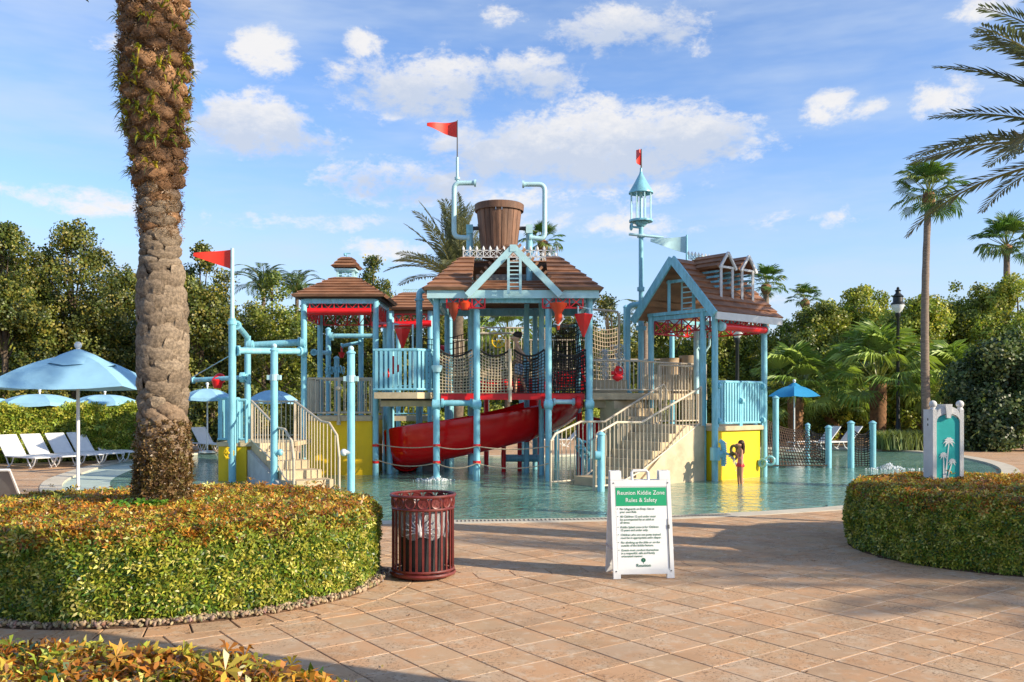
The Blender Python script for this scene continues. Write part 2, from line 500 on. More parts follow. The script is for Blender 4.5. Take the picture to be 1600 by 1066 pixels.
def scatter(name, T, F, P, R, S, COL, m, parent=None, kind=None, off=None):
    """many small leaves as ONE mesh: template T (k,3), faces F, placed at P with rotations R and sizes S"""
    T = np.asarray(T, float); n, k = len(P), len(T)
    V = np.einsum('nij,kj->nki', R, T) * np.asarray(S)[:, None, None] + np.asarray(P)[:, None, :]
    base = np.array(rootpos(parent)) if off is None else np.array(off)
    V = V.reshape(-1, 3) - base
    F = np.asarray(F); m_, q = F.shape
    idx = (F[None] + (np.arange(n) * k)[:, None, None]).reshape(-1)
    me = bpy.data.meshes.new(name)
    me.vertices.add(n * k); me.vertices.foreach_set('co', V.astype(np.float32).ravel())
    me.loops.add(len(idx)); me.loops.foreach_set('vertex_index', idx.astype(np.int32))
    me.polygons.add(n * m_); me.polygons.foreach_set('loop_start', np.arange(0, len(idx), q, dtype=np.int32))
    me.update(calc_edges=True)
    COL = np.asarray(COL, float)
    if COL.ndim == 2: COL = np.repeat(COL[:, None, :], k, 1)
    at = me.color_attributes.new('leafcol', 'FLOAT_COLOR', 'POINT')
    at.data.foreach_set('color', np.concatenate([COL.reshape(-1, 3), np.ones((n * k, 1))], 1).astype(np.float32).ravel())
    me.materials.append(m)
    o = bpy.data.objects.new(name, me); C.objects.link(o); o.parent = parent
    if parent is None: o.location = tuple(base)
    if kind: o['kind'] = kind
    return o


def frames(N, twist=None):
    """rotation matrices whose third axis is N"""
    N = N / np.linalg.norm(N, axis=1, keepdims=True)
    A = RN.normal(size=N.shape); U = np.cross(N, A); U /= np.linalg.norm(U, axis=1, keepdims=True)
    W = np.cross(N, U)
    return np.stack([U, W, N], 2)


def leaflets(nl, L, w, rise=.35, fold=.0):
    """a sprig: nl pointed leaflets spreading from one point"""
    T, F = [], []
    for i in range(nl):
        a = 2 * PI * i / nl + .3 * math.sin(i * 5.1); ca, sa = math.cos(a), math.sin(a)
        l = L * (.8 + .35 * ((i * 37 % 10) / 10)); o = len(T)
        r = rise * (.5 + ((i * 53) % 10) / 10)
        T += [(0, 0, 0), (ca * l * .55 - sa * w, sa * l * .55 + ca * w, r * l * .7), (ca * l, sa * l, r * l * .55), (ca * l * .55 + sa * w, sa * l * .55 - ca * w, r * l * .7)]
        F.append((o, o + 3, o + 2, o + 1))
    return T, F


# ------------------------------------------------------------------ pool outline (plan)
def catmull(pts, n=8):
    out = []; m = len(pts)
    for i in range(m):
        p0, p1, p2, p3 = (np.array(pts[(i + k) % m], float) for k in (-1, 0, 1, 2))
        for j in range(n):
            t = j / n
            out.append(tuple(.5 * ((2 * p1) + (-p0 + p2) * t + (2 * p0 - 5 * p1 + 4 * p2 - p3) * t * t + (-p0 + 3 * p1 - 3 * p2 + p3) * t ** 3)))
    return out


PP = [(800, 811), (1000, 807), (1200, 798), (1340, 787), (1450, 768), (1560, 743), (1540, 722), (1440, 706), (1300, 700), (1100, 701),
      (850, 712), (650, 711), (400, 707), (290, 709), (200, 719), (130, 738), (97, 757), (130, 780), (300, 805), (550, 813)]
POOL = catmull([(X(a, DG(b)), DG(b)) for a, b in PP])


def offset(poly, r):
    n = len(poly); out = []
    area = sum(poly[i][0] * poly[(i + 1) % n][1] - poly[(i + 1) % n][0] * poly[i][1] for i in range(n))
    sg = 1 if area > 0 else -1
    for i in range(n):
        a, b = poly[i - 1], poly[(i + 1) % n]; tx, ty = b[0] - a[0], b[1] - a[1]; L = math.hypot(tx, ty)
        out.append((poly[i][0] + sg * ty / L * r, poly[i][1] - sg * tx / L * r))
    return out


def sheet_with_hole(name, outer, hole, z, m):
    vs = [Vector((x, y, z)) for x, y in outer]; hs = [Vector((x, y, z)) for x, y in hole]
    tris = tessellate_polygon([vs, hs]); allv = vs + hs
    b = MB(); fs = []
    for t in tris:
        a, c, d = (allv[i] for i in t)
        nrm = (c - a).cross(d - a).z
        fs.append(tuple(t) if nrm > 0 else tuple(t[::-1]))
    b.add(allv, fs)
    return structure(name, b, m)


def ring_strip(a, b, za, zb, mbd):
    n = len(a); vs = [(x, y, za) for x, y in a] + [(x, y, zb) for x, y in b]
    mbd.add(vs, [(i, (i + 1) % n, n + (i + 1) % n, n + i) for i in range(n)]); return mbd


OUT = offset(POOL, .42)
IN = offset(POOL, -.75)
sheet_with_hole('ground', [(-400, -60), (400, -60), (400, 700), (-400, 700)], OUT, -.055, DIRTG)
DECK = [(-24, -8), (26, -8), (30, 20), (28, 47), (12, 53), (-6, 50), (-18, 45), (-24, 30)]
FAR_Z = -.012
sheet_with_hole('pool_deck', DECK, OUT, FAR_Z, TILE_F)
b = MB(); ring_strip(OUT, POOL, 0.004, 0.0, b); ring_strip(OUT, OUT, -.06, .004, b); ring_strip(POOL, POOL, 0, -.12, b)
structure('pool_coping', b, COPE)
WZ = -.05
b = MB(); vs = [(x, y, WZ) for x, y in POOL]
tris = tessellate_polygon([[Vector(v) for v in vs]])
fx = []
for t in tris:
    a, c, d = (Vector(vs[i]) for i in t)
    fx.append(tuple(t) if (c - a).cross(d - a).z > 0 else tuple(t[::-1]))
b.add(vs, fx)
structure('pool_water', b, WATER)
# slotted drain in the coping
b = MB()
for i in range(len(POOL)):
    a, c, a2, c2 = (np.array(q) for q in (POOL[i], POOL[(i + 1) % len(POOL)], OUT[i], OUT[(i + 1) % len(POOL)]))
    if not (a[1] < 16 and -1.5 < a[0] < 3.2): continue
    m_ = max(1, int(np.linalg.norm(c - a) / .055))
    for k in range(m_):
        t = (k + .5) / m_; p = a + (c - a) * t; q = a2 + (c2 - a2) * t; d = (q - p); w = (c - a) / np.linalg.norm(c - a) * .010
        p1, q1 = p + d * .22, p + d * .62
        b.add([(*(p1 - w), .0065), (*(p1 + w), .0065), (*(q1 + w), .0085), (*(q1 - w), .0085)], [(0, 1, 2, 3)])
o = structure('pool_drain_slots', b, BED)
# pale shelf at the zero-depth end
inner = offset(POOL, -.95)
b = MB(); idx = [i for i, p in enumerate(POOL) if p[0] < -7.2 and p[1] < 29]
for i in idx:
    k = (i + 1) % len(POOL)
    b.add([(*POOL[i], WZ + .006), (*POOL[k], WZ + .006), (*inner[k], WZ + .002), (*inner[i], WZ + .002)], [(0, 1, 2, 3)])
structure('pool_shelf', b, SHALLOW)

# ------------------------------------------------------------------ paving
HL = (-3.55, 8.92, 2.14, 1.88, .74)       # near hedge round the big palm
HR = (6.22, 10.65, 2.0, 1.86, .76)        # hedge with the pillar
HF = (-2.25, 1.95, 2.35, 1.88, .74)       # hedge at the camera's feet
DIR1 = np.array([math.sin(PI / 2 - TANG), -math.cos(PI / 2 - TANG)])
DIR1 = np.array([math.cos(-math.radians(53.8)), math.sin(-math.radians(53.8))])   # the dark joints run this way
DIR2 = np.array([-DIR1[1], DIR1[0]])                                                # the pale joints


def clip(poly, px, py, nx, ny):
    out = []; n = len(poly)
    for i in range(n):
        a, c = poly[i], poly[(i + 1) % n]
        da = (a[0] - px) * nx + (a[1] - py) * ny; dc = (c[0] - px) * nx + (c[1] - py) * ny
        if da >= 0: out.append(a)
        if da * dc < 0:
            t = da / (da - dc); out.append((a[0] + (c[0] - a[0]) * t, a[1] + (c[1] - a[1]) * t))
    return out


def ellipse_clip(poly, E, grow):
    cx = sum(p[0] for p in poly) / len(poly); cy = sum(p[1] for p in poly) / len(poly)
    rx, ry = E[2] + grow, E[3] + grow
    th = math.atan2((cy - E[1]) / ry, (cx - E[0]) / rx)
    qx, qy = E[0] + rx * math.cos(th), E[1] + ry * math.sin(th)
    nx, ny = math.cos(th) / rx, math.sin(th) / ry; L = math.hypot(nx, ny); nx /= L; ny /= L
    if (cx - qx) * nx + (cy - qy) * ny > .6: return poly
    return clip(poly, qx, qy, nx, ny)


def area(poly): return abs(sum(poly[i][0] * poly[(i + 1) % len(poly)][1] - poly[(i + 1) % len(poly)][0] * poly[i][1] for i in range(len(poly)))) / 2


# soldier course (a straight band of short pavers) runs behind the bin and the board
BA, BB = np.array([X(560, DG(908)), DG(908)]), np.array([X(1250, DG(872)), DG(872)])
bt = (BB - BA) / np.linalg.norm(BB - BA); bn = np.array([-bt[1], bt[0]]); BW = .30
pieces, far_pieces = [], []
NEARPOOL = offset(POOL, .44)
NP = np.array(NEARPOOL)


def inside_pool(x, y):
    c = False; n = len(NEARPOOL)
    for i in range(n):
        x1, y1 = NEARPOOL[i]; x2, y2 = NEARPOOL[i - 1]
        if (y1 > y) != (y2 > y) and x < (x2 - x1) * (y - y1) / (y2 - y1) + x1: c = not c
    return c


S_ = .4
G1, G2 = .0045, .003
for i in range(-60, 60):
    for j in range(-60, 60):
        c0 = DIR1 * (i * S_) + DIR2 * (j * S_) + np.array([.12, 9.0])
        if not (4.6 < c0[1] < 16.5 and abs(c0[0]) < .66 * c0[1] + 1.0): continue
        # gaps: half of G along each side
        q = [c0 + DIR1 * a + DIR2 * e for a, e in ((G2, G1), (S_ - G2, G1), (S_ - G2, S_ - G1), (G2, S_ - G1))]
        q = [tuple(p) for p in q]
        cands = []
        cc = c0 + (DIR1 + DIR2) * S_ / 2
        sd = (cc - BA) @ bn
        if abs(sd) < BW / 2 + .4:
            lo = clip(q, *(BA - bn * (BW / 2 + .004)), *(-bn)); hi = clip(q, *(BA + bn * (BW / 2 + .004)), *bn)
            cands = [lo, hi]
        else: cands = [q]
        for p in cands:
            if len(p) < 3: continue
            for E in (HL, HR, HF):
                if len(p) >= 3: p = ellipse_clip(p, E, .42 if E is HL else .02)
            if len(p) < 3: continue
            if any(inside_pool(*v) for v in p):
                k = int(np.argmin(np.hypot(NP[:, 0] - cc[0], NP[:, 1] - cc[1])))
                a_, c_ = NP[k - 1], NP[(k + 1) % len(NP)]; t_ = (c_ - a_) / np.linalg.norm(c_ - a_)
                n_ = np.array([t_[1], -t_[0]])
                if inside_pool(*(NP[k] + n_ * .2)): n_ = -n_
                p = clip(p, *NP[k], *n_)
                if len(p) < 3: continue
            if area(p) < .004: continue
            pieces.append(p)
# band pavers
L = np.linalg.norm(BB - BA) + 6; k = -8
while k * .40 < L:
    a, c = k * .40 + .004, k * .40 + .396
    q = [tuple(BA + bt * u + bn * v) for u, v in ((a, -BW / 2), (c, -BW / 2), (c, BW / 2), (a, BW / 2))]
    for E in (HL, HR): q = ellipse_clip(q, E, .42 if E is HL else .02) if len(q) > 2 else q
    if len(q) > 2 and area(q) > .01: pieces.append(q)
    k += 1
# curved border round the palm bed
K = 44
for k in range(K):
    a0, a1 = 2 * PI * k / K + .003, 2 * PI * (k + 1) / K - .003; q = []
    for a, gr in ((a0, .115), ((a0 + a1) / 2, .115), (a1, .115), (a1, .415), ((a0 + a1) / 2, .415), (a0, .415)):
        q.append((HL[0] + (HL[2] + gr) * math.cos(a), HL[1] + (HL[3] + gr) * math.sin(a)))
    cy = sum(p[1] for p in q) / 6
    pieces.append(q)
paving = thing('paving', 'tan and salmon stone pavers laid on the diagonal in front of the pool', 'paving', (0, 8, 0))
del paving['category'], paving['label']; paving['kind'] = 'structure'


def seen(p):
    cx = sum(v[0] for v in p) / len(p); cy = sum(v[1] for v in p) / len(p)
    if cy < 5.2 or abs(cx) > .60 * cy: return 99
    for E in (HL, HR, HF):
        if ((cx - E[0]) / (E[2] + .0)) ** 2 + ((cy - E[1]) / E[3]) ** 2 < 1: return 99
    if HL[0] - 2.2 < cx < -1.6 and cy > 9.5: return 99
    if cx > 4.0 and cy > 10.6: return 99
    return cy / math.sqrt(area(p) / .16)


pieces.sort(key=seen)
rest = MB()
for k, p in enumerate(pieces):
    z = random.uniform(-.0015, .0015)
    if sum(p[i][0] * p[(i + 1) % len(p)][1] - p[(i + 1) % len(p)][0] * p[i][1] for i in range(len(p))) < 0: p = p[::-1]
    if k < 290 and seen(p) < 90:
        obj('paver', MB().prism(p, -.02, z, .004), TILE_O, paving, False)
    else: rest.prism(p, -.02, z, .004)
obj('paver_field', rest, TILE_I, paving, False, kind='stuff')
gr = MB()
for i in range(-40, 46):      # pale mortar in the cross joints
    c0 = DIR1 * (i * S_) + np.array([.12, 9.0])
    a, c = c0 - DIR2 * 12, c0 + DIR2 * 12
    for t in range(60):
        p0 = a + DIR2 * t * .4 + DIR2 * .012; p1 = p0 + DIR2 * .376; mid = (p0 + p1) / 2
        if not (4.6 < mid[1] < 13 and abs(mid[0]) < .62 * mid[1] + .6): continue
        if abs((mid - BA) @ bn) < BW / 2 + .15: continue
        if any(((mid[0] - E[0]) / (E[2] + .6)) ** 2 + ((mid[1] - E[1]) / (E[3] + .6)) ** 2 < 1 for E in (HL, HR)): continue
        w = DIR1 * .0042
        gr.add([(*(p0 - w), -.0022), (*(p0 + w), -.0022), (*(p1 + w), -.0022), (*(p1 - w), -.0022)], [(0, 1, 2, 3)])
obj('mortar_joint', gr, GROUT, paving, False, kind='stuff')
bed = MB(); bed.prism([(-13, 2.5), (13, 2.5), (13, 12.2), (-13, 12.2)], -.011, -.0105)
obj('joint_bed', bed, BED, paving, False)
# soil islands under hedges
for E, nm in ((HL, 'planting_bed'), (HR, 'planting_bed'), (HF, 'planting_bed')):
    g_ = .11 if E is HL else .0
    structure(nm, MB().prism([(E[0] + (E[2] + g_) * math.cos(2 * PI * k / 60), E[1] + (E[3] + g_) * math.sin(2 * PI * k / 60)) for k in range(60)], -.02, .012), SOIL)
# gravel round the palm hedge
ico = MB().ball((0, 0, 0), 1, 6, 4, (1.35, .9, .55))
n = 5200; th = RN.uniform(PI * .95, 2 * PI * 1.03, n); gw = RN.uniform(-.22, .125, n)
P = np.stack([HL[0] + (HL[2] + gw) * np.cos(th), HL[1] + (HL[3] + gw) * np.sin(th), RN.uniform(.014, .045, n)], 1)
o = scatter('gravel', ico.v, [f for f in ico.f if len(f) == 4], P, frames(RN.normal(size=(n, 3))), RN.uniform(.011, .024, n),
            np.array([.34, .25, .155]) * RN.uniform(.45, 1.5, (n, 1)) + RN.normal(0, .02, (n, 3)), leafmat('stone_chip', 0.0, .8), None, 'stuff')


# ------------------------------------------------------------------ hedges
def hedge(E, label, n_side, n_top, name='hedge', size=.055, seg=None, parts=0, seglim=None, topcol=1.0):
    cx, cy, rx, ry, h = E
    root = thing(name, label, 'hedge', (cx, cy, 0))
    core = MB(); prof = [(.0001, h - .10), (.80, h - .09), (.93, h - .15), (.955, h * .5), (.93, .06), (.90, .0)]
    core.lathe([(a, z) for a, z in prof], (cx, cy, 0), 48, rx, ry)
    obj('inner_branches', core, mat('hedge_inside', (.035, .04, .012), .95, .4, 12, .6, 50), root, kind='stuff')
    th0, th1 = seg or (0, 2 * PI)
    # sides
    th = RN.uniform(th0, th1, n_side); z = RN.uniform(.02, h, n_side) ** 1.0
    lump = np.array([noise.noise(Vector((cx + 2.2 * math.cos(a) * rx, cy + 2.2 * math.sin(a) * ry, zz * 2.5))) for a, zz in zip(th, z)])
    rr = .02 + .075 * lump - np.abs(RN.normal(0, .050, n_side)) - .10 * np.clip((z / h - .86) / .14, 0, 1) ** 2 - .05 * np.clip(.15 - z / h, 0, 1) / .15
    P = np.stack([cx + (rx + rr) * np.cos(th), cy + (ry + rr) * np.sin(th), z], 1)
    N = np.stack([np.cos(th) / rx * 2, np.sin(th) / ry * 2, np.full(n_side, .25)], 1) + RN.normal(0, .55, (n_side, 3))
    gcol = np.array([[.12, .20, .02], [.22, .28, .03], [.42, .40, .055], [.64, .56, .15], [.045, .11, .018], [.36, .35, .045]])
    ci = RN.choice(6, n_side, p=[.24, .24, .20, .09, .11, .12])
    col = gcol[ci] * RN.uniform(.75, 1.2, (n_side, 1))
    edge = (z > h * .84) & (RN.random(n_side) < .45)
    ocol = np.array([[.44, .17, .025], [.50, .27, .04], [.33, .11, .02], [.54, .42, .06], [.28, .30, .035], [.20, .10, .035]])
    col[edge] = ocol[RN.choice(6, edge.sum())] * RN.uniform(.8, 1.15, (edge.sum(), 1))
    # top
    a = RN.uniform(0, 2 * PI, n_top); r = np.sqrt(RN.uniform(0, 1, n_top)) * .985
    tx, ty = cx + rx * r * np.cos(a), cy + ry * r * np.sin(a)
    if seglim is not None:
        keep = (ty > seglim) | (RN.random(n_top) < .25)
        tx, ty, r = tx[keep], ty[keep], r[keep]
    nt_ = len(tx)
    lump = np.array([noise.noise(Vector((x * 1.5, y * 1.5, 3.3))) for x, y in zip(tx, ty)])
    tz = h + .02 + .04 * lump - np.abs(RN.normal(0, .030, nt_)) - .07 * np.clip((r - .90) / .1, 0, 1) ** 2
    P2 = np.stack([tx, ty, tz], 1)
    N2 = np.stack([np.zeros(nt_), np.zeros(nt_), np.ones(nt_)], 1) + RN.normal(0, .5, (nt_, 3))
    zone = np.array([noise.noise(Vector((x * .9, y * .9, 8.0))) for x, y in zip(tx, ty)])
    o_i = RN.choice(6, nt_, p=[.28, .28, .14, .14, .10, .06])
    col2 = ocol[o_i] * RN.uniform(.75, 1.2, (nt_, 1))
    gr_ = (RN.random(nt_) < np.clip(.22 + .6 * zone, .06, .7) * 1.0)
    col2[gr_] = gcol[RN.choice(6, gr_.sum())] * RN.uniform(.8, 1.3, (gr_.sum(), 1))
    sh_ = RN.random(nt_) < .012            # stray shoots above the clipped surface
    P2[sh_, 2] += RN.uniform(.03, .10, sh_.sum())
    P = np.concatenate([P, P2]); N = np.concatenate([N, N2]); col = np.concatenate([col, col2])
    S = RN.uniform(.75, 1.3, len(P)) * size
    T, F = leaflets(6, 1.0, .155, .75)
    R = frames(N)
    # variegation: each leaflet of a sprig a little different, tips paler
    k = len(T); CC = np.repeat(col[:, None, :], k, 1)
    lf = RN.uniform(.55, 1.45, (len(P), 6)); CC *= np.repeat(lf, 4, 1)[:, :, None]
    CC[:, 2::4, :] *= 1.25
    CC = np.clip(CC, .004, .85)
    near = np.argsort(np.linalg.norm(P - np.array([0, 0, CH]), axis=1)) if parts else []
    vis = [i for i in near if abs(P[i, 0]) < .56 * P[i, 1] and (P[i, 2] > h - .08 if name == 'x' else True) and (CH - P[i, 2]) / P[i, 1] < .315][:parts]
    mask = np.ones(len(P), bool); mask[vis] = False
    scatter('foliage', T, F, P[mask], R[mask], S[mask], CC[mask], LEAFH, root, 'stuff')
    if parts:
        bins = {}
        for i in vis:
            key = int(RN.integers(0, 10)); 
            if key not in bins:
                o = scatter('leaf_sprig', T, F, np.zeros((1, 3)), np.eye(3)[None], np.ones(1), CC[i:i + 1], LEAFH, None, off=(0, 0, 0))
                bins[key] = o.data; bpy.data.objects.remove(o)
            o = bpy.data.objects.new('leaf_sprig', bins[key]); C.objects.link(o); o.parent = root
            M = Matrix([list(r_) for r_ in R[i]]).to_4x4() @ Matrix.Scale(S[i], 4)
            M.translation = Vector(P[i]) - Vector((cx, cy, 0)); o.matrix_local = M
    return root


hedge(HL, 'round clipped hedge with scorched orange top encircling the thick palm trunk', 32000, 23000, parts=0, size=.056)
hedge(HR, 'clipped orange-topped hedge surrounding the white and teal palm-emblem pillar', 20000, 14000, size=.055, seg=(PI * .75, PI * 1.85))
hedge(HF, 'orange and green hedge top in the very foreground beside the paving', 6000, 16000, size=.058, seg=(0, PI), parts=280, seglim=2.4)

# dropped leaves on the paving
n = 170; P = np.stack([RN.uniform(-3, 6, n), RN.uniform(5.5, 12.5, n), np.full(n, .006)], 1)
for E in (HL, HR):
    k = 90; a = RN.uniform(PI, 2 * PI, k); q = RN.uniform(.03, .55, k) ** 1.3
    P = np.concatenate([P, np.stack([E[0] + (E[2] + q) * np.cos(a), E[1] + (E[3] + q) * np.sin(a), np.full(k, .006)], 1)])
n = len(P); lc = np.array([[.30, .16, .05], [.16, .08, .03], [.42, .32, .08], [.10, .06, .03]])
scatter('fallen_leaves', [(-1, 0, 0), (0, -.35, .12), (1, 0, .1), (0, .35, .1)], [(0, 1, 2, 3)], P, frames(np.array([[0, 0, 1.0]] * n) + RN.normal(0, .12, (n, 3))), RN.uniform(.008, .028, n), lc[RN.choice(4, n)], LEAFH, None, 'stuff')

# ------------------------------------------------------------------ palms
def frond_mesh(name, L=3.2, pairs=46, leaf=.42, droop=1.0, col=(.07, .10, .05), vee=.55, dead=False):
    """feather frond growing along +X from the origin, arching down"""
    T, F, CO = [], [], []
    pts = []
    x = z = 0.0; ang = .55
    n = pairs
    for i in range(n + 1):
        pts.append((x, z, ang)); s = L / n; x += s * math.cos(ang); z += s * math.sin(ang); ang -= droop * 1.25 / n * (.5 + 1.1 * i / n)
    def vert(p, c): T.append(p); CO.append(c)
    w0 = .035
    for i in range(n):
        (x0, z0, a0), (x1, z1, a1) = pts[i], pts[i + 1]; w = w0 * (1 - i / n) + .006; w1_ = w0 * (1 - (i + 1) / n) + .006
        o = len(T); c = (.20, .19, .07)
        for p in ((x0, -w, z0), (x0, w, z0), (x1, w1_, z1), (x1, -w1_, z1)): vert(p, c)
        F.append((o, o + 1, o + 2, o + 3))
        o = len(T)
        for p in ((x0, 0, z0 - w * 1.5), (x0, w, z0), (x1, w1_, z1), (x1, 0, z1 - w1_ * 1.5)): vert(p, c)
        F.append((o, o + 1, o + 2, o + 3))
        if i < n * .10: continue
        t = i / n; l = leaf * (math.sin(PI * min(1, .12 + t * .88)) ** .6 + .12) * random.uniform(.85, 1.12)
        for sgn in (-1, 1):
            fw = random.uniform(.55, .85) ; up = vee * random.uniform(.6, 1.3) * (1 if i % 2 else .55)
            dxl = math.cos(a0) * fw - math.sin(a0) * up * .5; dzl = math.sin(a0) * fw + math.cos(a0) * up * .5 - .12
            dyl = sgn * math.cos(math.radians(30)) * random.uniform(.8, 1)
            d = Vector((dxl, dyl, dzl)).normalized()
            wv = Vector((math.cos(a0), 0, math.sin(a0))) * .034
            b0 = Vector((x0, sgn * w, z0)); mid = b0 + d * l * .5 + Vector((0, 0, .0)); tip = b0 + d * l + Vector((0, 0, -.10 * l))
            k = random.uniform(.7, 1.35); cc = (col[0] * k, col[1] * k, col[2] * k)
            o = len(T)
            for p in (b0 - wv * .5, mid - wv, tip, mid + wv): vert(tuple(p), cc)
            F.append((o, o + 1, o + 2, o + 3))
    return raw_mesh(name, T, F, CO, LEAFP)


def raw_mesh(name, T, F, CO, m):
    me = bpy.data.meshes.new(name); me.from_pydata([tuple(t) for t in T], [], F)
    at = me.color_attributes.new('leafcol', 'FLOAT_COLOR', 'POINT')
    at.data.foreach_set('color', [c for q in CO for c in (*q, 1.0)])
    me.materials.append(m); me.update(); return me


def fan_mesh(name, R=.75, petiole=.7, seg=26, col=(.07, .13, .03), droop=.35):
    T, F, CO = [], [], []
    def quad(ps, c):
        o = len(T)
        for p in ps: T.append(tuple(p)); CO.append(c)
        F.append((o, o + 1, o + 2, o + 3))
    z = petiole * .25
    quad([(0, -.02, 0), (0, .02, 0), (petiole, .015, z), (petiole, -.015, z)], (.22, .24, .06))
    quad([(0, 0, -.03), (0, .02, 0), (petiole, .015, z), (petiole, 0, z - .02)], (.22, .24, .06))
    c0 = Vector((petiole, 0, z))
    for i in range(seg):
        a = (i / (seg - 1) - .5) * 2 * PI * .42
        l = R * (.80 + .25 * math.cos(a)) * random.uniform(.88, 1.06)
        k = random.uniform(.7, 1.3); c = tuple(q * k for q in col)
        da = PI * .42 * 2 / seg * .58
        up = .10 * (1 if i % 2 else -1)
        def pt(r, aa, dz): return c0 + Vector((r * math.cos(aa), r * math.sin(aa), dz))
        m1 = .62 * l
        quad([c0, pt(m1, a - da, .16 * m1 + up * .1), pt(m1, a, .16 * m1 + .03), pt(m1, a + da, .16 * m1 + up * .1)], c)
        tip = pt(l, a + random.uniform(-.05, .05), .16 * m1 - droop * l * random.uniform(.5, 1.1) * .5)
        quad([pt(m1, a - da * .9, .16 * m1 + up * .1), pt(m1 + (l - m1) * .5, a - da * .35, .10 * l - droop * .1), tip, pt(m1, a + da * .9, .16 * m1 + up * .1)], tuple(q * 1.15 for q in c))
    return raw_mesh(name, T, F, CO, LEAFP)


random.seed(11)
DATE = [frond_mesh('frond', 3.5, 62, .44, .55 + .25 * k, (.12, .145, .095)) for k in range(3)]
DATEG = [frond_mesh('frond', 3.2, 56, .46, .35 + .25 * k, (.17, .185, .10)) for k in range(3)]
QUEEN = [frond_mesh('frond', 2.8, 40, .50, 1.6 + .3 * k, (.10, .155, .05), vee=.1) for k in range(2)]
FAN = [fan_mesh('frond', .8, .75, 26, (.08, .16, .03), .5), fan_mesh('frond', .75, .65, 24, (.15, .21, .04), .9), fan_mesh('frond', .7, .8, 24, (.11, .19, .04), .35)]
SABAL = [fan_mesh('frond', 1.0, 1.1, 30, (.17, .26, .05), .9), fan_mesh('frond', .9, 1.2, 30, (.26, .34, .07), 1.1)]


def crown(root, top, meshes, n, el0, el1, scale=1.0, roll=.3):
    ga = 2.39996
    for i in range(n):
        t = i / max(1, n - 1); e = el0 + (el1 - el0) * t + random.uniform(-.1, .1)
        o = bpy.data.objects.new('frond', random.choice(meshes)); C.objects.link(o); o.parent = root
        R = Matrix.Rotation(i * ga + random.uniform(-.2, .2), 4, 'Z') @ Matrix.Rotation(-e, 4, 'Y') @ Matrix.Rotation(random.uniform(-roll, roll), 4, 'X')
        M = R @ Matrix.Scale(scale * random.uniform(.85, 1.1), 4); M.translation = Vector(top) - rootpos(root)
        o.matrix_local = M


def trunk_pts(base, top, bend=.0, n=9):
    b, t = Vector(base), Vector(top); return [b.lerp(t, k / n) + Vector((math.sin(k / n * PI) * bend, 0, 0)) for k in range(n + 1)]


def palm(name, label, x, y, h, r0, r1, kind, nf=24, scale=1.0, bark=None, bend=0.0, lean=0.0, group=None, el=(1.2, -.6)):
    root = thing(name, label, 'palm', (x, y, -.03), group=group)
    top = (x + lean, y, h)
    m = MB(); n = 22; pts = trunk_pts((x, y, -.06), top, bend, n)
    rs = [(r0 + (r1 - r0) * min(1, k / n * 1.2)) * (1 + (.05 if k % 2 else -.02)) for k in range(n + 1)]
    rs[0] *= 1.35; m.tube(pts, rs, 12); obj('trunk', m, bark or BARKW, root)
    if kind in ('fan',):
        s = MB(); s.lathe([(r1 * 1.0, -.55), (r1 * 1.9, -.3), (r1 * 1.7, 0), (r1 * .4, .15)], top, 10)
        obj('crown_shaft', s, BARKO, root)
    ms = {'fan': FAN, 'date': DATE, 'dateg': DATEG, 'queen': QUEEN, 'sabal': SABAL}[kind]
    crown(root, top, ms, nf, el[0], el[1], scale)
    return root


random.seed(21)
# the big palm of the near hedge
bx, by = HL[0], HL[1]
big = thing('date_palm', 'thick rough palm trunk with fern tufts rising out of the near hedge', 'palm', (bx, by, 0))
TP = [(-.05, .30), (.7, .29), (1.2, .27), (1.66, .255), (2.37, .255), (2.96, .245), (3.28, .205), (3.5, .20), (3.85, .215), (4.2, .27), (4.58, .32), (5.2, .375), (5.88, .35), (6.6, .37), (7.4, .30)]
TP = [(z_, r_ * (.90 if z_ < 4 else .84)) for z_, r_ in TP]


def tr(z):
    for (a, ra), (c, rc) in zip(TP, TP[1:]):
        if a <= z <= c: return ra + (rc - ra) * (z - a) / (c - a)
    return .3


def tcx(z): return bx - .028 * max(0, z - 2.5)


m = MB(); NN = 28
rows = [(-.05 + i * .07) for i in range(107)]
vs, fs = [], []
for i, z in enumerate(rows):
    for k in range(NN):
        a = 2 * PI * k / NN
        amp = .035 if z < 1.3 else .022
        if 1.2 < z < 1.8: amp = .05
        r = (tr(z) - .03) * (1 + amp / .3 * noise.noise(Vector((math.cos(a) * 3, math.sin(a) * 3, z * 4.5))) * 1.6)
        vs.append((tcx(z) + r * math.cos(a), by + r * math.sin(a), z))
for i in range(len(rows) - 1):
    for k in range(NN): fs.append((i * NN + k, i * NN + (k + 1) % NN, (i + 1) * NN + (k + 1) % NN, (i + 1) * NN + k))
m.add(vs, fs); obj('trunk', m, mat('old_bark_core', (.13, .09, .06), .95, .4, 9, .9, 30), big)


def boot(seed):
    """an old frond base: a bulging shield, point down"""
    rnd = random.Random(seed); V, Fc = [], []; nu, nv = 9, 8
    for i in range(nv):
        v = i / (nv - 1)
        w = .5 * math.sin(PI * (.10 + .80 * (v ** .8))) ** .8
        for j in range(nu):
            u = j / (nu - 1) * 2 - 1
            bul = (1 - abs(u) ** 2.4) * (math.sin(PI * min(1, .08 + v * .92))) ** .7
            V.append((u * w, bul ** .8 * .21 + rnd.uniform(-.05, .05) * bul + .05 * noise.noise(Vector((u * 3, v * 4, seed))), (v - .5) * .98 + .10 * (abs(u) ** 2) + rnd.uniform(-.02, .02)))
    for i in range(nv - 1):
        for j in range(nu - 1): Fc.append((i * nu + j, i * nu + j + 1, (i + 1) * nu + j + 1, (i + 1) * nu + j))
    b = MB(); b.add(V, Fc); return b


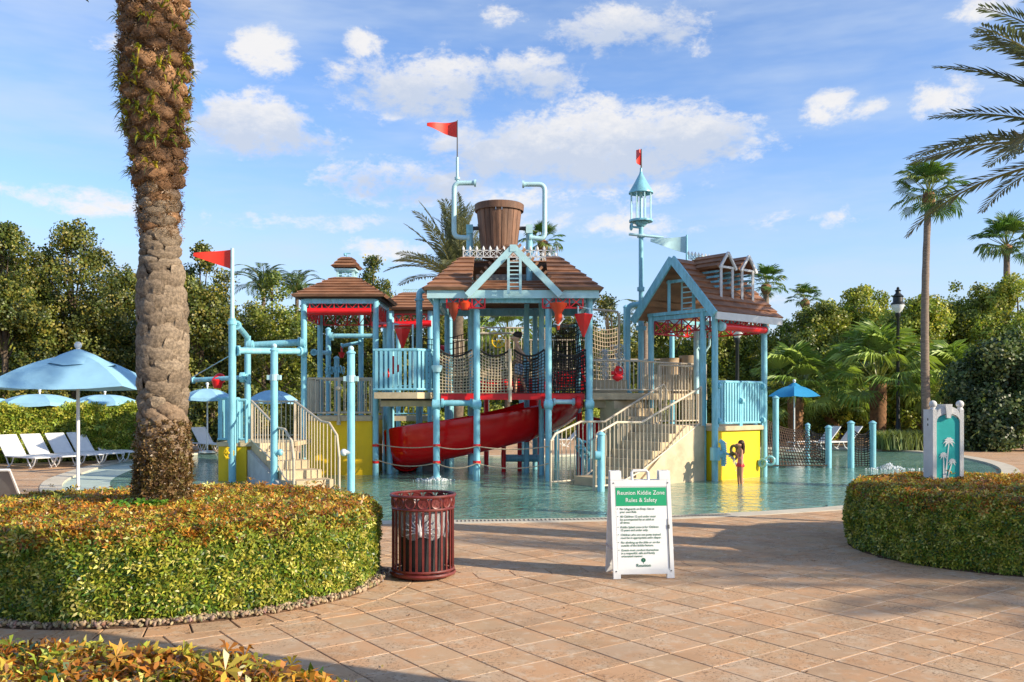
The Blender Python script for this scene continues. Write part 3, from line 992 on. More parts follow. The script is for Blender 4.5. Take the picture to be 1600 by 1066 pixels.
BG = [boot(k).mesh('frond_base', BARKG, True) for k in range(5)]
BO = [boot(k + 9).mesh('frond_base', BARKO, True) for k in range(5)]
BR = [boot(k + 19).mesh('frond_base', BARKP, True) for k in range(4)]
z = 1.25; i = 0; cnt = 0
ferns = []
while z < 7.3 and cnt < 296:
    a = i * 2.39996 + random.uniform(-.1, .1); i += 1
    if z < 1.9: dz, W, H = .016, .20, .16
    elif z < 3.1: dz, W, H = .027, .295, .255
    elif z < 4.0: dz, W, H = .0175, .245, .14
    else: dz, W, H = .0195, .24, .15
    z += dz * random.uniform(.7, 1.3); brown = z > random.uniform(3.25, 4.1)
    ca, sa = math.cos(a), math.sin(a)
    if sa > .35 and z < 6: continue                      # the far side keeps plain bark
    r = tr(z)
    o = bpy.data.objects.new('frond_base', random.choice(BR if z < 1.75 or (brown and z < 3.9 and random.random() < .6) else BO if brown else BG)); C.objects.link(o); o.parent = big
    M = Matrix.Rotation(a - PI / 2, 4, 'Z') @ Matrix.Rotation(random.uniform(-.15, .15) + (-.25 if z > 4 else -.06), 4, 'X') @ Matrix.Rotation(random.uniform(-.2, .2), 4, 'Y') @ Matrix.Diagonal((W * random.uniform(.85, 1.2), .26 if z < 4 else .42, H * random.uniform(.85, 1.2), 1))
    M.translation = Vector((tcx(z) + (r - .035) * ca, by + (r - .035) * sa, z)) - Vector((bx, by, 0))
    o.matrix_local = M; cnt += 1
# brown curled mass at the foot
n = 9000; zz = RN.uniform(.5, 1.62, n) ; keep = RN.random(n) < np.clip(1.25 - (zz - 1.0) * 1.7, .0, 1); zz = zz[keep]; n = len(zz)
th = RN.uniform(0, 2 * PI, n); rr = np.array([tr(q) for q in zz]) + np.abs(RN.normal(0, .020, n)) - .012
P = np.stack([bx + rr * np.cos(th), by + rr * np.sin(th), zz], 1)
N = np.stack([np.cos(th), np.sin(th), -.2 + 0 * th], 1) + RN.normal(0, .8, (n, 3))
T, F = leaflets(4, 1, .28, .8)
dc = np.array([[.20, .12, .05], [.30, .19, .08], [.12, .065, .03], [.17, .13, .04]])
scatter('dry_fern', T, F, P, frames(N), RN.uniform(.018, .04, n), dc[RN.choice(4, n)] * RN.uniform(.6, 1.3, (n, 1)), LEAFH, big, 'stuff')
# fibre and green-yellow ferns on the upper trunk
n = 4000; zz = 3.45 + 3.5 * RN.uniform(0, 1, n) ** .8; th = RN.uniform(PI * .9, PI * 2.1, n); rr = np.array([tr(q) for q in zz]) + RN.uniform(-.03, .035, n)
P = np.stack([np.array([tcx(q) for q in zz]) + rr * np.cos(th), by + rr * np.sin(th), zz], 1)
N = np.stack([np.cos(th), np.sin(th), -.5 + 0 * th], 1) + RN.normal(0, .7, (n, 3))
T, F = leaflets(5, 1, .09, .9)
scatter('bark_fibre', T, F, P, frames(N), RN.uniform(.025, .06, n), np.array([.24, .14, .07]) * RN.uniform(.35, 1.5, (n, 1)), LEAFH, big, 'stuff')
for q in range(95):
    z = random.choice([random.uniform(3.95, 5.9), random.uniform(4.4, 5.3)]); a = random.uniform(PI * .93, PI * 2.07); r = tr(z) + .03
    T, F, CO = [], [], []
    for b_i in range(random.randint(5, 10)):
        d = Vector((math.cos(a), math.sin(a), random.uniform(-.3, .7))) + Vector([random.uniform(-.9, .9) for _ in range(3)]); d.normalize()
        L = random.uniform(.06, .15); up = Vector((0, 0, 1)); w = d.cross(up).normalized() * .009
        p0 = Vector((tcx(z) + r * math.cos(a), by + r * math.sin(a), z)); p1 = p0 + d * L * .55 + up * L * .12; p2 = p0 + d * L - up * L * .25
        o_ = len(T); T += [p0 - w * .6, p0 + w * .6, p1 + w, p1 - w, p2]; c = random.choice([(.26, .30, .03), (.38, .36, .03), (.14, .22, .03), (.46, .38, .04)])
        CO += [c] * 5; F += [(o_, o_ + 1, o_ + 2, o_ + 3), (o_ + 3, o_ + 2, o_ + 4)]
    me = raw_mesh('fern_tuft', [t - Vector((bx, by, 0)) for t in T], F, CO, LEAFP)
    o = bpy.data.objects.new('fern_tuft', me); C.objects.link(o); o.parent = big
crown(big, (tcx(7.4), by, 7.4), DATE, 36, 1.3, -.1, 1.0)
# green sprouts at its foot
pl = thing('groundcover_plant', 'bright green seedlings sprouting at the foot of the thick palm trunk', 'plant', (bx, by - .36, .74))
n = 60; P = np.stack([bx + RN.normal(.0, .13, n), by - .38 + RN.normal(0, .05, n), .76 + RN.uniform(0, .07, n)], 1)
T, F = leaflets(5, 1, .3, .5)
scatter('leaf_cluster', T, F, P, frames(np.array([[0, -.3, 1.0]] * n) + RN.normal(0, .4, (n, 3))), RN.uniform(.04, .07, n), np.array([.13, .30, .03]) * RN.uniform(.7, 1.4, (n, 1)), LEAFP, pl, 'stuff')

# palms out of frame whose trunks throw the long shadows across the paving, and the one whose fronds reach in
random.seed(5)
palm('date_palm', 'tall date palm beside the camera whose trunk shades the near paving', 4.9, 3.2, 10, .36, .30, 'date', 26, 1.1, BARKP)
palm('date_palm', 'date palm beyond the hedge with its trunk shadow reaching the bin', 9.0, 8.65, 10.5, .33, .30, 'date', 26, 1.1, BARKP)
palm('date_palm', 'grey-green date palm whose feathery fronds reach in from the frame edge', 12.3, 17.4, 6.7, .33, .30, 'date', 46, 1.22, BARKP, el=(1.1, -.5))
palm('date_palm', 'date palm outside the view dappling the paving before the pillar hedge', 21.6, 2.7, 6.4, .33, .30, 'date', 34, 1.15, BARKP, el=(1.2, -.5))
# slim fan palms
palm('fan_palm', 'tall slim fan palm rising behind the teal palm-emblem pillar', X(1449, 33), 33, Z(302, 33), .17, .12, 'fan', 30, .98, lean=.05, bend=-.12, el=(1.3, -1.0))
palm('fan_palm', 'fan palm with a slender grey stem above the trees at the far edge', X(1573, 52), 52, Z(385, 52), .22, .17, 'fan', 30, 1.35, el=(1.3, -.6))
palm('fan_palm', 'small fan palm head standing clear above the trees left of the street lamp', X(1258, 58), 58, Z(470, 58), .22, .17, 'fan', 22, .85, el=(1.3, -.5))
palm('fan_palm', 'fan palm showing just beyond the gabled roof with two dormers', X(1197, 52), 52, Z(446, 52), .22, .17, 'fan', 26, .95, el=(1.3, -.7))
palm('fan_palm', 'fan palm seen between the bucket pipe and the roof cresting', X(848, 46), 46, Z(378, 46), .2, .16, 'fan', 26, .80, el=(1.3, -.8))
palm('date_palm', 'spreading date palm behind the dumping bucket with grey-green fronds', X(715, 38), 38, Z(440, 38), .26, .24, 'dateg', 44, 1.12, BARKT, el=(1.4, -.25))
palm('fan_palm', 'low fan palm seen between the posts above the rope net', X(793, 40), 40, Z(530, 40), .13, .12, 'sabal', 26, 1.0, BARKT, el=(1.35, -.1))
palm('queen_palm', 'drooping palm behind the trees beside the small cupola roof', X(412, 47), 47, Z(458, 47), .12, .10, 'queen', 20, .9, el=(1.2, .1))
palm('queen_palm', 'drooping palm crown closest to the small cupola roof', X(464, 49), 49, Z(462, 49), .12, .10, 'queen', 20, .9, el=(1.2, .1))
palm('queen_palm', 'thin arching palm behind the lighthouse mast', X(1008, 44), 44, Z(505, 44), .18, .14, 'queen', 14, .7, el=(1.2, .1))
# stocky fan palms of the border
for (px, py, d, s, lab) in ((1372, 600, 37, 1.25, 'bushy fan palm with a stout brown trunk beneath the street lamp'),
                            (1243, 622, 38, 1.15, 'bushy low fan palm behind the bright blue umbrella'),
                            (1488, 612, 38, 1.05, 'bushy fan palm behind the teal palm-emblem pillar'),
                            (1300, 632, 42, 1.0, 'low fan palm between the blue umbrella and the street lamp')):
    palm('bushy_palm', lab, X(px, d), d, Z(py, d), .30, .34, 'sabal', 34, s, BARKO, el=(1.35, -.45))


# ------------------------------------------------------------------ broadleaf trees
LT, LF_ = [], []
for i in range(7):
    d = Vector([random.gauss(0, 1) for _ in range(3)]); p = Vector([random.gauss(0, .55) for _ in range(3)]); d.normalize(); u, w, _ = basis(d)
    o = len(LT); L, wd = .62, .26
    LT += [p, p + d * L * .5 + u * wd, p + d * L, p + d * L * .5 - u * wd]; LF_.append((o, o + 1, o + 2, o + 3))
LT = [tuple(p) for p in LT]
PAL = {'dark': [(.075, .11, .02), (.13, .16, .03), (.22, .23, .04), (.03, .05, .014), (.28, .24, .045), (.09, .12, .022)],
       'mid': [(.14, .20, .028), (.21, .26, .04), (.29, .32, .05), (.07, .11, .022), (.34, .33, .06)],
       'bright': [(.21, .29, .035), (.30, .36, .05), (.40, .42, .07), (.12, .18, .028), (.45, .41, .07)],
       'blue': [(.07, .12, .045), (.115, .175, .06), (.21, .25, .10), (.03, .06, .02)]}


def broad_tree(label, x, y, h, w, pal, shape='cone', nclump=2600, size=.26, low=.05, name='broadleaf_tree', cat='tree', depth=.8):
    root = thing(name, label, cat, (x, y, -.05))
    rnd = random.Random(int(abs(x * 31 + y * 7)))
    t = MB(); fork = h * .35
    t.tube([(x, y, -.1), (x + .1, y, fork), (x, y, h * .88)], [.03 * h ** .9 * .6 + .08, .14, .02], 8)
    lumps = []
    for k in range(74 if h > 3 else 16):
        zt = rnd.uniform(low, .97)
        prof = (min(1.05, (1 - zt) * 2.7) ** .95 + .02) if shape == 'cone' else math.sqrt(max(.03, 1 - (2 * zt - .95) ** 2)) if shape == 'round' else (.95 - .25 * zt)
        R = w * prof * .86; a = rnd.uniform(0, 2 * PI); q = math.sqrt(rnd.uniform(.15, 1))
        lumps.append((x + R * q * math.cos(a), y + R * depth * q * math.sin(a), h * zt, (w * .22 + .24) * rnd.uniform(.65, 1.3) * (.30 + .70 * min(1, prof))))
        if k % 3 == 0: t.tube([(x, y, h * zt * .6), tuple(lumps[-1][:3])], [.06, .015], 5)
    obj('trunk', t, BARKT, root)
    n = nclump; wt = np.array([q[3] ** 1.8 for q in lumps]); li = RN.choice(len(lumps), n, p=wt / wt.sum()); Lp = np.array(lumps)[li]
    d = RN.normal(size=(n, 3)); d /= np.linalg.norm(d, axis=1, keepdims=True)
    rr = Lp[:, 3] * RN.uniform(.35, 1.22, n) ** .7
    P = Lp[:, :3] + d * rr[:, None] * np.array([1, 1, .85])
    P[:, 2] = np.clip(P[:, 2], .1, h * 1.02)
    pc = np.array(PAL[pal]); lt = RN.uniform(.75, 1.25, len(lumps))[li]
    col = pc[RN.choice(len(pc), n)] * (lt * RN.uniform(.7, 1.3, n))[:, None]
    scatter('crown', LT, LF_, P, frames(d + RN.normal(0, .5, (n, 3))), size * RN.uniform(.7, 1.25, n), col, LEAF, root)
    return root


TR = [(5, 41, 352, 78, 'dark', 'cone', 'dark glossy-leaved tree cut by the frame edge behind the big umbrella'),
      (112, 43, 348, 98, 'dark', 'cone', 'tall pointed dark tree directly above the big aqua umbrella'),
      (196, 46, 425, 70, 'dark', 'cone', 'dark evergreen partly hidden behind the thick palm trunk'),
      (312, 42, 392, 82, 'dark', 'cone', 'dark bushy tree behind the red flag on the tall mast'),
      (425, 44, 425, 66, 'mid', 'cone', 'olive green tree behind the pipe frame beside the cupola tower'),
      (583, 46, 396, 50, 'dark', 'cone', 'pointed dark tree just beyond the cupola roof'),
      (510, 48, 470, 70, 'dark', 'wide', 'dark tree filling the opening of the cupola tower'),
      (650, 50, 470, 70, 'dark', 'wide', 'dark tree behind the small rear roof'),
      (720, 52, 500, 70, 'mid', 'wide', 'tree seen through the bridge posts under the lattice bracket'),
      (880, 50, 490, 70, 'dark', 'wide', 'dark tree seen through the black rope net'),
      (955, 47, 458, 60, 'dark', 'round', 'dark rounded tree between the bucket roof and the lighthouse mast'),
      (1050, 50, 480, 70, 'mid', 'wide', 'tree behind the gable of the dormered roof'),
      (1140, 48, 500, 62, 'mid', 'wide', 'yellow-green tree showing through the dormered tower'),
      (1222, 50, 500, 50, 'mid', 'round', 'tree beside the dormered tower below a small fan palm'),
      (1285, 46, 470, 58, 'mid', 'round', 'yellow-green bushy tree above the blue umbrella'),
      (1350, 48, 445, 60, 'bright', 'round', 'light feathery tree just behind the street lamp globe'),
      (1425, 44, 468, 62, 'bright', 'wide', 'bright yellow-green tree crossed by the slim palm stem'),
      (1505, 46, 440, 70, 'mid', 'round', 'high rounded tree between the two slim palm stems'),
      (1590, 44, 428, 70, 'bright', 'round', 'sunlit tree cut off by the frame edge below the slender palm'),
      (1572, 33, 520, 76, 'blue', 'cone', 'dense blue-green tree shading the far road bend')]
for (px, d, py, hw, pal, shape, lab) in TR:
    broad_tree(lab, X(px, d), d, Z(py - (12 if px < 330 else 0), d), hw / FPX * d, pal, shape, (6800 if px < 330 or px > 1250 else 3000), .215, name='broadleaf_tree')
# border shrubs behind the deck
SH = [(1225, 640, 41, 45, 'bright'), (1300, 648, 42, 30, 'mid'), (1335, 640, 43, 40, 'bright'), (1440, 628, 41, 40, 'mid'), (1530, 645, 36, 45, 'blue'), (1560, 640, 34, 42, 'blue'),
      (330, 655, 33, 40, 'dark'), (380, 650, 34, 40, 'dark'), (520, 640, 42, 60, 'mid'), (640, 640, 43, 60, 'bright'), (760, 640, 44, 50, 'mid'), (890, 640, 43, 60, 'bright'), (1010, 640, 44, 60, 'mid'), (1130, 640, 43, 60, 'mid')]
SL = ['beside the blue umbrella pole', 'near the slatted loungers', 'beneath the lamp post', 'behind the strappy grass clump', 'beyond the road bend', 'next to the far litter bin', 'behind the lone lounger past the palm trunk',
      'behind the striped yellow box of the first landing', 'seen through the cupola tower', 'seen under the picket balcony', 'seen under the rope bridge', 'behind the red slide top', 'behind the wide stair', 'behind the picket fence of the dormered tower']
for (px, py, d, hw, pal), s in zip(SH, SL):
    h = Z(py - 40, d); broad_tree({'bright': 'bright green', 'mid': 'mid green', 'dark': 'dark olive', 'blue': 'deep green'}[pal] + ' garden shrub ' + s, X(px, d), d, h, hw / FPX * d, pal, 'wide', 1500, .2, .1, 'garden_shrub', 'shrub')
# the far wood that closes the view
n = 26000; th = RN.uniform(-1.1, 1.1, n); rad = RN.uniform(62, 74, n)
hh = 6.3 + np.array([2.2 * noise.noise(Vector((t * 9, 0, 1))) + 1.4 * noise.noise(Vector((t * 31, 2, 1))) for t in th])
P = np.stack([rad * np.sin(th), rad * np.cos(th), hh * RN.uniform(0, 1, n) ** .8], 1)
pc = np.array(PAL['mid'] + PAL['dark'])
scatter('far_wood', LT, LF_, P, frames(RN.normal(size=(n, 3))), RN.uniform(.5, .9, n), pc[RN.choice(len(pc), n)] * RN.uniform(.7, 1.2, (n, 1)), LEAF, None, 'stuff')
# dark earth bank behind the wood's foot
structure('hill', MB().lathe([(60, -.2), (66, 3.2), (90, 4.0), (140, -.2)], (0, 0, 0), 64), DIRTG, True)


# hedges of the left lounger terrace
def wall_hedge(label, x0, y0, x1, y1, h, t, pal, n, name='hedge', size=.11):
    a, c = np.array([x0, y0]), np.array([x1, y1]); L = np.linalg.norm(c - a); u = (c - a) / L; v = np.array([-u[1], u[0]])
    root = thing(name, label, 'hedge', (*((a + c) / 2), 0))
    b = MB(); b.prism([tuple(a + v * (-t / 2 + .1)), tuple(c + v * (-t / 2 + .1)), tuple(c + v * (t / 2 - .1)), tuple(a + v * (t / 2 - .1))], -.02, h - .1)
    obj('inner_branches', b, MATS['hedge_inside'], root, kind='stuff')
    s = RN.uniform(0, L, n); f = RN.random(n); zz = RN.uniform(0.02, h, n)
    off = np.where(f < .62, -t / 2 + RN.normal(0, .035, n), RN.uniform(-t / 2, t / 2, n)); zz = np.where(f < .62, zz, h + RN.normal(0, .04, n))
    endm = f > .93; s = np.where(endm, np.where(RN.random(n) < .5, 0, L), s); zz = np.where(endm, RN.uniform(0, h, n), zz)
    P = np.stack([a[0] + u[0] * s + v[0] * off, a[1] + u[1] * s + v[1] * off, zz], 1)
    N = RN.normal(0, .6, (n, 3)) + np.array([-v[0] * .6, -v[1] * .6, .6])
    pc = np.array(PAL[pal]); T, F = leaflets(5, 1, .25, .5)
    scatter('foliage', T, F, P, frames(N), size * RN.uniform(.7, 1.3, n), pc[RN.choice(len(pc), n)] * RN.uniform(.8, 1.5, (n, 1)), LEAFH, root, 'stuff')
    return root


wall_hedge('long yellow-green clipped hedge behind the row of white loungers', X(-160, 25), 25.2, X(212, 28), 28.5, 1.65, 1.6, 'bright', 26000)
wall_hedge('low dark clipped hedge beyond the bend of the far road', X(1500, 37), 37, X(1590, 35), 35.5, 1.25, 1.2, 'blue', 4500)
# strappy grass clump
gc = thing('grass_clump', 'strappy pale green grass clump at the pool edge near the teal pillar', 'plant', (X(1412, 33), 33, 0))
n = 1500; s = RN.uniform(-1, 1, n); P = np.stack([X(1412, 33) + s * .95, 33 + RN.normal(0, .3, n), RN.uniform(0, .05, n)], 1)
T = [(-.03, 0, 0), (.03, 0, 0), (.03, .15, .65), (-.03, .15, .65), (.0, .5, .9), (.0, .5, .9)]; F = [(0, 1, 2, 3), (3, 2, 4, 5)]
th = RN.uniform(0, 2 * PI, n); R = np.zeros((n, 3, 3)); R[:, 0, 0] = np.cos(th); R[:, 0, 1] = -np.sin(th); R[:, 1, 0] = np.sin(th); R[:, 1, 1] = np.cos(th); R[:, 2, 2] = 1
scatter('grass_blades', T, F, P, R, RN.uniform(.45, .85, n), np.array([.22, .27, .09]) * RN.uniform(.6, 1.4, (n, 1)), LEAFP, gc, 'stuff')
structure('road', MB().prism([(X(1400, 40), 40), (30, 30), (60, 28), (60, 40), (30, 41), (X(1400, 44), 44)], -.02, .01), ASPH)


# ------------------------------------------------------------------ play structure helpers
def DW(py): return FPX * (CH - WZ) / (py - 628)      # distance of something standing in the water


def V3(*a): return Vector(a)


def post(root, x, y, z1, r=.073, z0=-.15, m=None, name='post', cap=.0, base=False):
    b = MB(); b.cyl((x, y, z0), (x, y, z1), r, None, 14)
    if cap: b.lathe([(r * 1.25, -cap), (r * 1.25, 0), (r * .6, .05), (.001, .07)], (x, y, z1), 14)
    if base: b.lathe([(r * 1.9, 0), (r * 1.9, .03), (r, .05)], (x, y, WZ + .0), 14)
    return obj(name, b, m or AQUA, root)


def clamp(root, x, y, z, d=(1, 0, 0), r=.11, m=None, w=.05):
    b = MB(); d = Vector(d).normalized(); c = V3(x, y, z)
    b.cyl(c - d * w, c + d * w, r, None, 14); b.cyl(c - d * (w + .02), c + d * (w + .02), r * .6, None, 10)
    return obj('pipe_clamp', b, m or AQUA, root)


def pipe(root, pts, r=.055, m=None, name='pipe', flange=True):
    # rounded corners
    P = [Vector(p) for p in pts]; out = [P[0]]
    for i in range(1, len(P) - 1):
        a, b_, c = P[i - 1], P[i], P[i + 1]; k = min(.16, (a - b_).length * .45, (c - b_).length * .45)
        p0 = b_ + (a - b_).normalized() * k; p2 = b_ + (c - b_).normalized() * k
        for t in (0, .25, .5, .75, 1): out.append(p0 * (1 - t) ** 2 + b_ * 2 * t * (1 - t) + p2 * t * t)
    out.append(P[-1]); b = MB(); b.tube(out, r, 12)
    if flange:
        for p, q in ((P[0], P[1]), (P[-1], P[-2])):
            d = (q - p).normalized(); b.cyl(p, p + d * .05, r * 1.55, None, 12)
    return obj(name, b, m or AQUA, root)


def rail(root, pts, h, m, gap=.115, name='railing', bar='baluster', r=.013, tr_=.024, zb=.08, flat=None, ends=True, er=.024):
    """pts: floor points; the rail follows them at height h"""
    pts = [Vector(p) for p in pts]; b = MB()
    up = V3(0, 0, 1)
    b.tube([p + up * h for p in pts], tr_, 8); b.tube([p + up * zb for p in pts], tr_ * .8, 8)
    if ends:
        for p in (pts[0], pts[-1]): b.cyl(p - up * .02, p + up * (h + .0), er, None, 8)
    ro = obj(name, b, m, root)
    hh = h - zb - tr_ * .5
    if flat: me = MB().box((0, 0, hh / 2), (flat, .03, hh)).mesh(bar, m)
    else: me = MB().cyl((0, 0, 0), (0, 0, hh), r, None, 6).mesh(bar, m, True)
    for a, c in zip(pts, pts[1:]):
        L = (c - a).length; n = max(1, int(L / gap)); ang = math.atan2(c.y - a.y, c.x - a.x)
        for i in range(n):
            p = a.lerp(c, (i + .5) / n)
            o = obj(bar, me, m, ro, at=p + up * zb)
            o.rotation_euler = (0, 0, ang)
    return ro


def picket(root, pts, h, z=None): return rail(root, pts, h, AQUA, .105, 'picket_fence', 'picket', tr_=.035, zb=.07, flat=.062, er=.04)


def truss(root, p0, p1, h, nx, m=None, t=.03, w=.03, name='lattice_truss'):
    p0, p1 = Vector(p0), Vector(p1); up = V3(0, 0, h); b = MB()
    b.bar(p0, p1, w, t); b.bar(p0 + up, p1 + up, w, t)
    for i in range(nx + 1): q = p0.lerp(p1, i / nx); b.bar(q, q + up, t, w)
    dn = (p1 - p0).normalized().cross(V3(0, 0, 1)) * .006
    for i in range(nx):
        a, c = p0.lerp(p1, i / nx), p0.lerp(p1, (i + 1) / nx)
        b.bar(a + dn, c + up + dn, t * .75, w * .6); b.bar(a + up - dn, c - dn, t * .75, w * .6)
    return obj(name, b, m or RED, root, False)


def roof_plane(rp, e0, e1, t0, t1, n, m=None, th=.045):
    e0, e1, t0, t1 = map(Vector, (e0, e1, t0, t1))
    nr = (e1 - e0).cross((t0 + t1) / 2 - e0).normalized()
    if nr.z < 0: nr = -nr
    for i in range(n):
        a, c = i / n, min(1.0, (i + 1.18) / n)
        L0, R0, L1, R1 = e0.lerp(t0, a), e1.lerp(t1, a), e0.lerp(t0, c), e1.lerp(t1, c)
        lo, hi = th * .75, .012
        j = random.uniform(-.004, .004)
        vs = [L0, R0, R1, L1, L0 + nr * (lo + th + j), R0 + nr * (lo + th + j), R1 + nr * (hi + th * .5), L1 + nr * (hi + th * .5)]
        obj('roof_board', MB().add(vs, [(0, 3, 2, 1), (4, 5, 6, 7), (0, 1, 5, 4), (1, 2, 6, 5), (2, 3, 7, 6), (3, 0, 4, 7)]), m or ROOF, rp, False)


def net(root, a, b_, c, d, nu, nv, m, r=.011, sag=.0, name='rope_net', top=None):
    """a-b bottom corners, d-c top corners; sag pulls the top edge down in the middle"""
    a, b_, c, d = map(Vector, (a, b_, c, d)); g_ = MB()
    def P(u, v):
        p = a.lerp(b_, u).lerp(d.lerp(c, u), v); p.z -= sag * 4 * u * (1 - u) * v
        p += V3(noise.noise(V3(u * 3, v * 3, a.x)) * .02, noise.noise(V3(u * 3, v * 3, a.x + 5)) * .05, 0); return p
    for i in range(nu + 1): g_.tube([P(i / nu, k / 8) for k in range(9)], r, 4)
    for j in range(nv + 1): g_.tube([P(k / 10, j / nv) for k in range(11)], r, 4)
    o = obj(name, g_, m, root)
    if top:
        t = MB(); t.tube([P(k / 10, 1) for k in range(11)], .026, 6); obj('edge_rope', t, top, root)
    return o


def vec_wheel(root, c, R, m, axis=(0, 1, 0), name='hand_wheel'):
    b = MB(); b.torus(c, R, .018, 20, 6, axis); u, v, w = basis(axis)
    for k in range(3): d = u * math.cos(k * PI / 3) + v * math.sin(k * PI / 3); b.tube([Vector(c) - d * R, Vector(c) + d * R], .013, 6)
    b.ball(c, R * .28, 8, 6); return obj(name, b, m, root)


def flag(root, x, y, z0, z1, pole_r, fz, fw, fh, m, side=-1, wav=.05, yaw=0.0, name='pennant', pm=None):
    b = MB(); b.tube([(x, y, z0), (x, y, z1)], [pole_r, pole_r * .8], 12); obj('flag_pole', b, pm or PALE, root)
    n = 10; vs, fs = [], []
    for i in range(n + 1):
        t = i / n; h = fh * (1 - .72 * t); off = wav * math.sin(t * 5.2)
        px_, py_ = side * t * fw, off
        qx, qy = px_ * math.cos(yaw) - py_ * math.sin(yaw), px_ * math.sin(yaw) + py_ * math.cos(yaw)
        drop = .18 * fh * t
        for dz_, dy_ in ((0, 0), (-h, 0), (-h, .012), (0, .012)): vs.append((x + qx, y + qy + dy_, fz - drop * (1 if dz_ == 0 else .4) + dz_))
    for i in range(n):
        o = i * 4
        for k in range(4): fs.append((o + k, o + (k + 1) % 4, o + 4 + (k + 1) % 4, o + 4 + k))
    fs += [(0, 3, 2, 1), (4 * n, 4 * n + 1, 4 * n + 2, 4 * n + 3)]
    obj(name, MB().add(vs, fs), m, root)


random.seed(3)
# ================= cupola tower (left) =================
d1 = 22.05
xa, xb, ya, yb = X(475, d1), X(587, d1), d1, d1 + 1.85
cx, cy = (xa + xb) / 2, (ya + yb) / 2
T1 = thing('play_tower', 'square tower with red trusses and small cupola on its brown hip roof', 'play tower', (cx, cy, WZ))
ze = Z(467, d1 - .2)
for x, y in ((xa, ya), (xb, ya), (xa, yb), (xb, yb)): post(T1, x, y, ze, .075)
b = MB()
for p, q in (((xa, ya), (xb, ya)), ((xa, yb), (xb, yb)), ((xa, ya), (xa, yb)), ((xb, ya), (xb, yb))): b.bar((*p, ze - .04), (*q, ze - .04), .09, .12)
obj('roof_beam', b, AQUA, T1, False)
rf = obj('roof', MB().bbox(cx - 1.05, cx + 1.05, cy - 1.05, cy + 1.05, ze + .02, ze + .05), DARKROOF, T1, False)
E, Tp, z0, z1 = 1.14, .26, ze + .055, Z(437, cy)
cor = [(-1, -1), (1, -1), (1, 1), (-1, 1)]
for k in range(4):
    (ax, ay), (bx_, by_) = cor[k], cor[(k + 1) % 4]
    roof_plane(rf, (cx + ax * E, cy + ay * E, z0), (cx + bx_ * E, cy + by_ * E, z0), (cx + ax * Tp, cy + ay * Tp, z1), (cx + bx_ * Tp, cy + by_ * Tp, z1), 7)
cu = MB(); zc0, zc1 = z1 - .05, Z(422, cy)
for ax, ay in cor: cu.box((cx + ax * .2, cy + ay * .2, (zc0 + zc1) / 2), (.06, .06, zc1 - zc0))
cu.box((cx, cy, zc0 + .06), (.5, .5, .06)); cu.box((cx, cy, zc1 - .02), (.54, .54, .05))
for k in (-1, 1):
    cu.box((cx, cy + .2 * k, (zc0 + zc1) / 2), (.4, .02, .025)); cu.box((cx + .2 * k, cy, (zc0 + zc1) / 2), (.02, .4, .025))
    cu.box((cx, cy + .2 * k, (zc0 + zc1) / 2), (.025, .02, zc1 - zc0)); cu.box((cx + .2 * k, cy, (zc0 + zc1) / 2), (.02, .025, zc1 - zc0))
obj('cupola', cu, PALE, T1, False)
z2 = Z(404, cy)
cr_ = obj('cupola_roof', MB().box((cx, cy, zc1 + .015), (.5, .5, .02)), DARKROOF, T1, False)
for k in range(4):
    (ax, ay), (bx_, by_) = cor[k], cor[(k + 1) % 4]
    roof_plane(cr_, (cx + ax * .31, cy + ay * .31, zc1 + .03), (cx + bx_ * .31, cy + by_ * .31, zc1 + .03), (cx + ax * .1, cy + ay * .1, z2), (cx + bx_ * .1, cy + by_ * .1, z2), 3)
b = MB(); b.cyl((cx, cy, z2), (cx, cy, z2 + .1), .015); b.ball((cx - .05, cy, z2 + .1), .035); b.bar((cx - .08, cy, z2 + .13), (cx + .1, cy, z2 + .13), .012, .03)
obj('weather_vane', b, AQUA, T1)
zt0, zt1 = Z(498, d1), Z(470, d1)
truss(T1, (xa + .15, ya - .02, zt0 + .10), (xb - .12, ya - .02, zt0 + .10), zt1 - zt0 - .12, 5)
truss(T1, (xb, ya + .15, zt0), (xb, yb - .1, zt0), zt1 - zt0, 4)
truss(T1, (xa, ya + .15, zt0), (xa, yb - .1, zt0), zt1 - zt0, 4)
truss(T1, (xa + .1, yb, zt0), (xb - .1, yb, zt0), zt1 - zt0, 5)
pipe(T1, [(xa + .12, ya - .14, Z(487, d1)), (xb - .1, ya - .14, Z(487, d1))], .075, RED, 'spray_pipe', False)
pipe(T1, [(xb - .1, ya + .3, Z(505, d1)), (xb + .3, yb - .2, Z(500, d1))], .08, RED, 'spray_pipe', False)
zp = 1.44
b = MB(); b.bbox(xa + .1, xb - .1, ya - .02, yb, zp - .12, zp); obj('platform', b, CONC, T1, False)
b = MB(); b.bbox(xa + .06, xb - .09, ya + .06, ya + .16, -.15, zp - .125); b.bbox(xb - .19, xb - .09, ya + .165, yb - .1, -.15, zp - .125); obj('wall_panel', b, YEL, T1, False)
rail(T1, [(xa + .1, ya + .05, zp), (xb - .1, ya + .05, zp)], .95, TAN)
rail(T1, [(xa + .1, yb - .05, zp), (xb - .1, yb - .05, zp)], .95, TAN)
rail(T1, [(xa + .0, ya + .2, zp), (xa + .0, yb - .15, zp)], .95, TAN)
b = MB(); xv = X(530, ya); b.cyl((xv, ya - .03, Z(660, ya)), (xv, ya - .03, Z(590, ya)), .035); b.ball((xv, ya - .05, Z(607, ya)), .09, 10, 6, (1, .8, .7)); b.cyl((xv, ya - .06, Z(664, ya)), (xv, ya - .06, Z(658, ya)), .05); obj('spray_nozzle', b, TAN, T1)
for zz in (Z(608, ya), 2.5): clamp(T1, xb, ya - .02, zz, (1, 0, 0), .06)
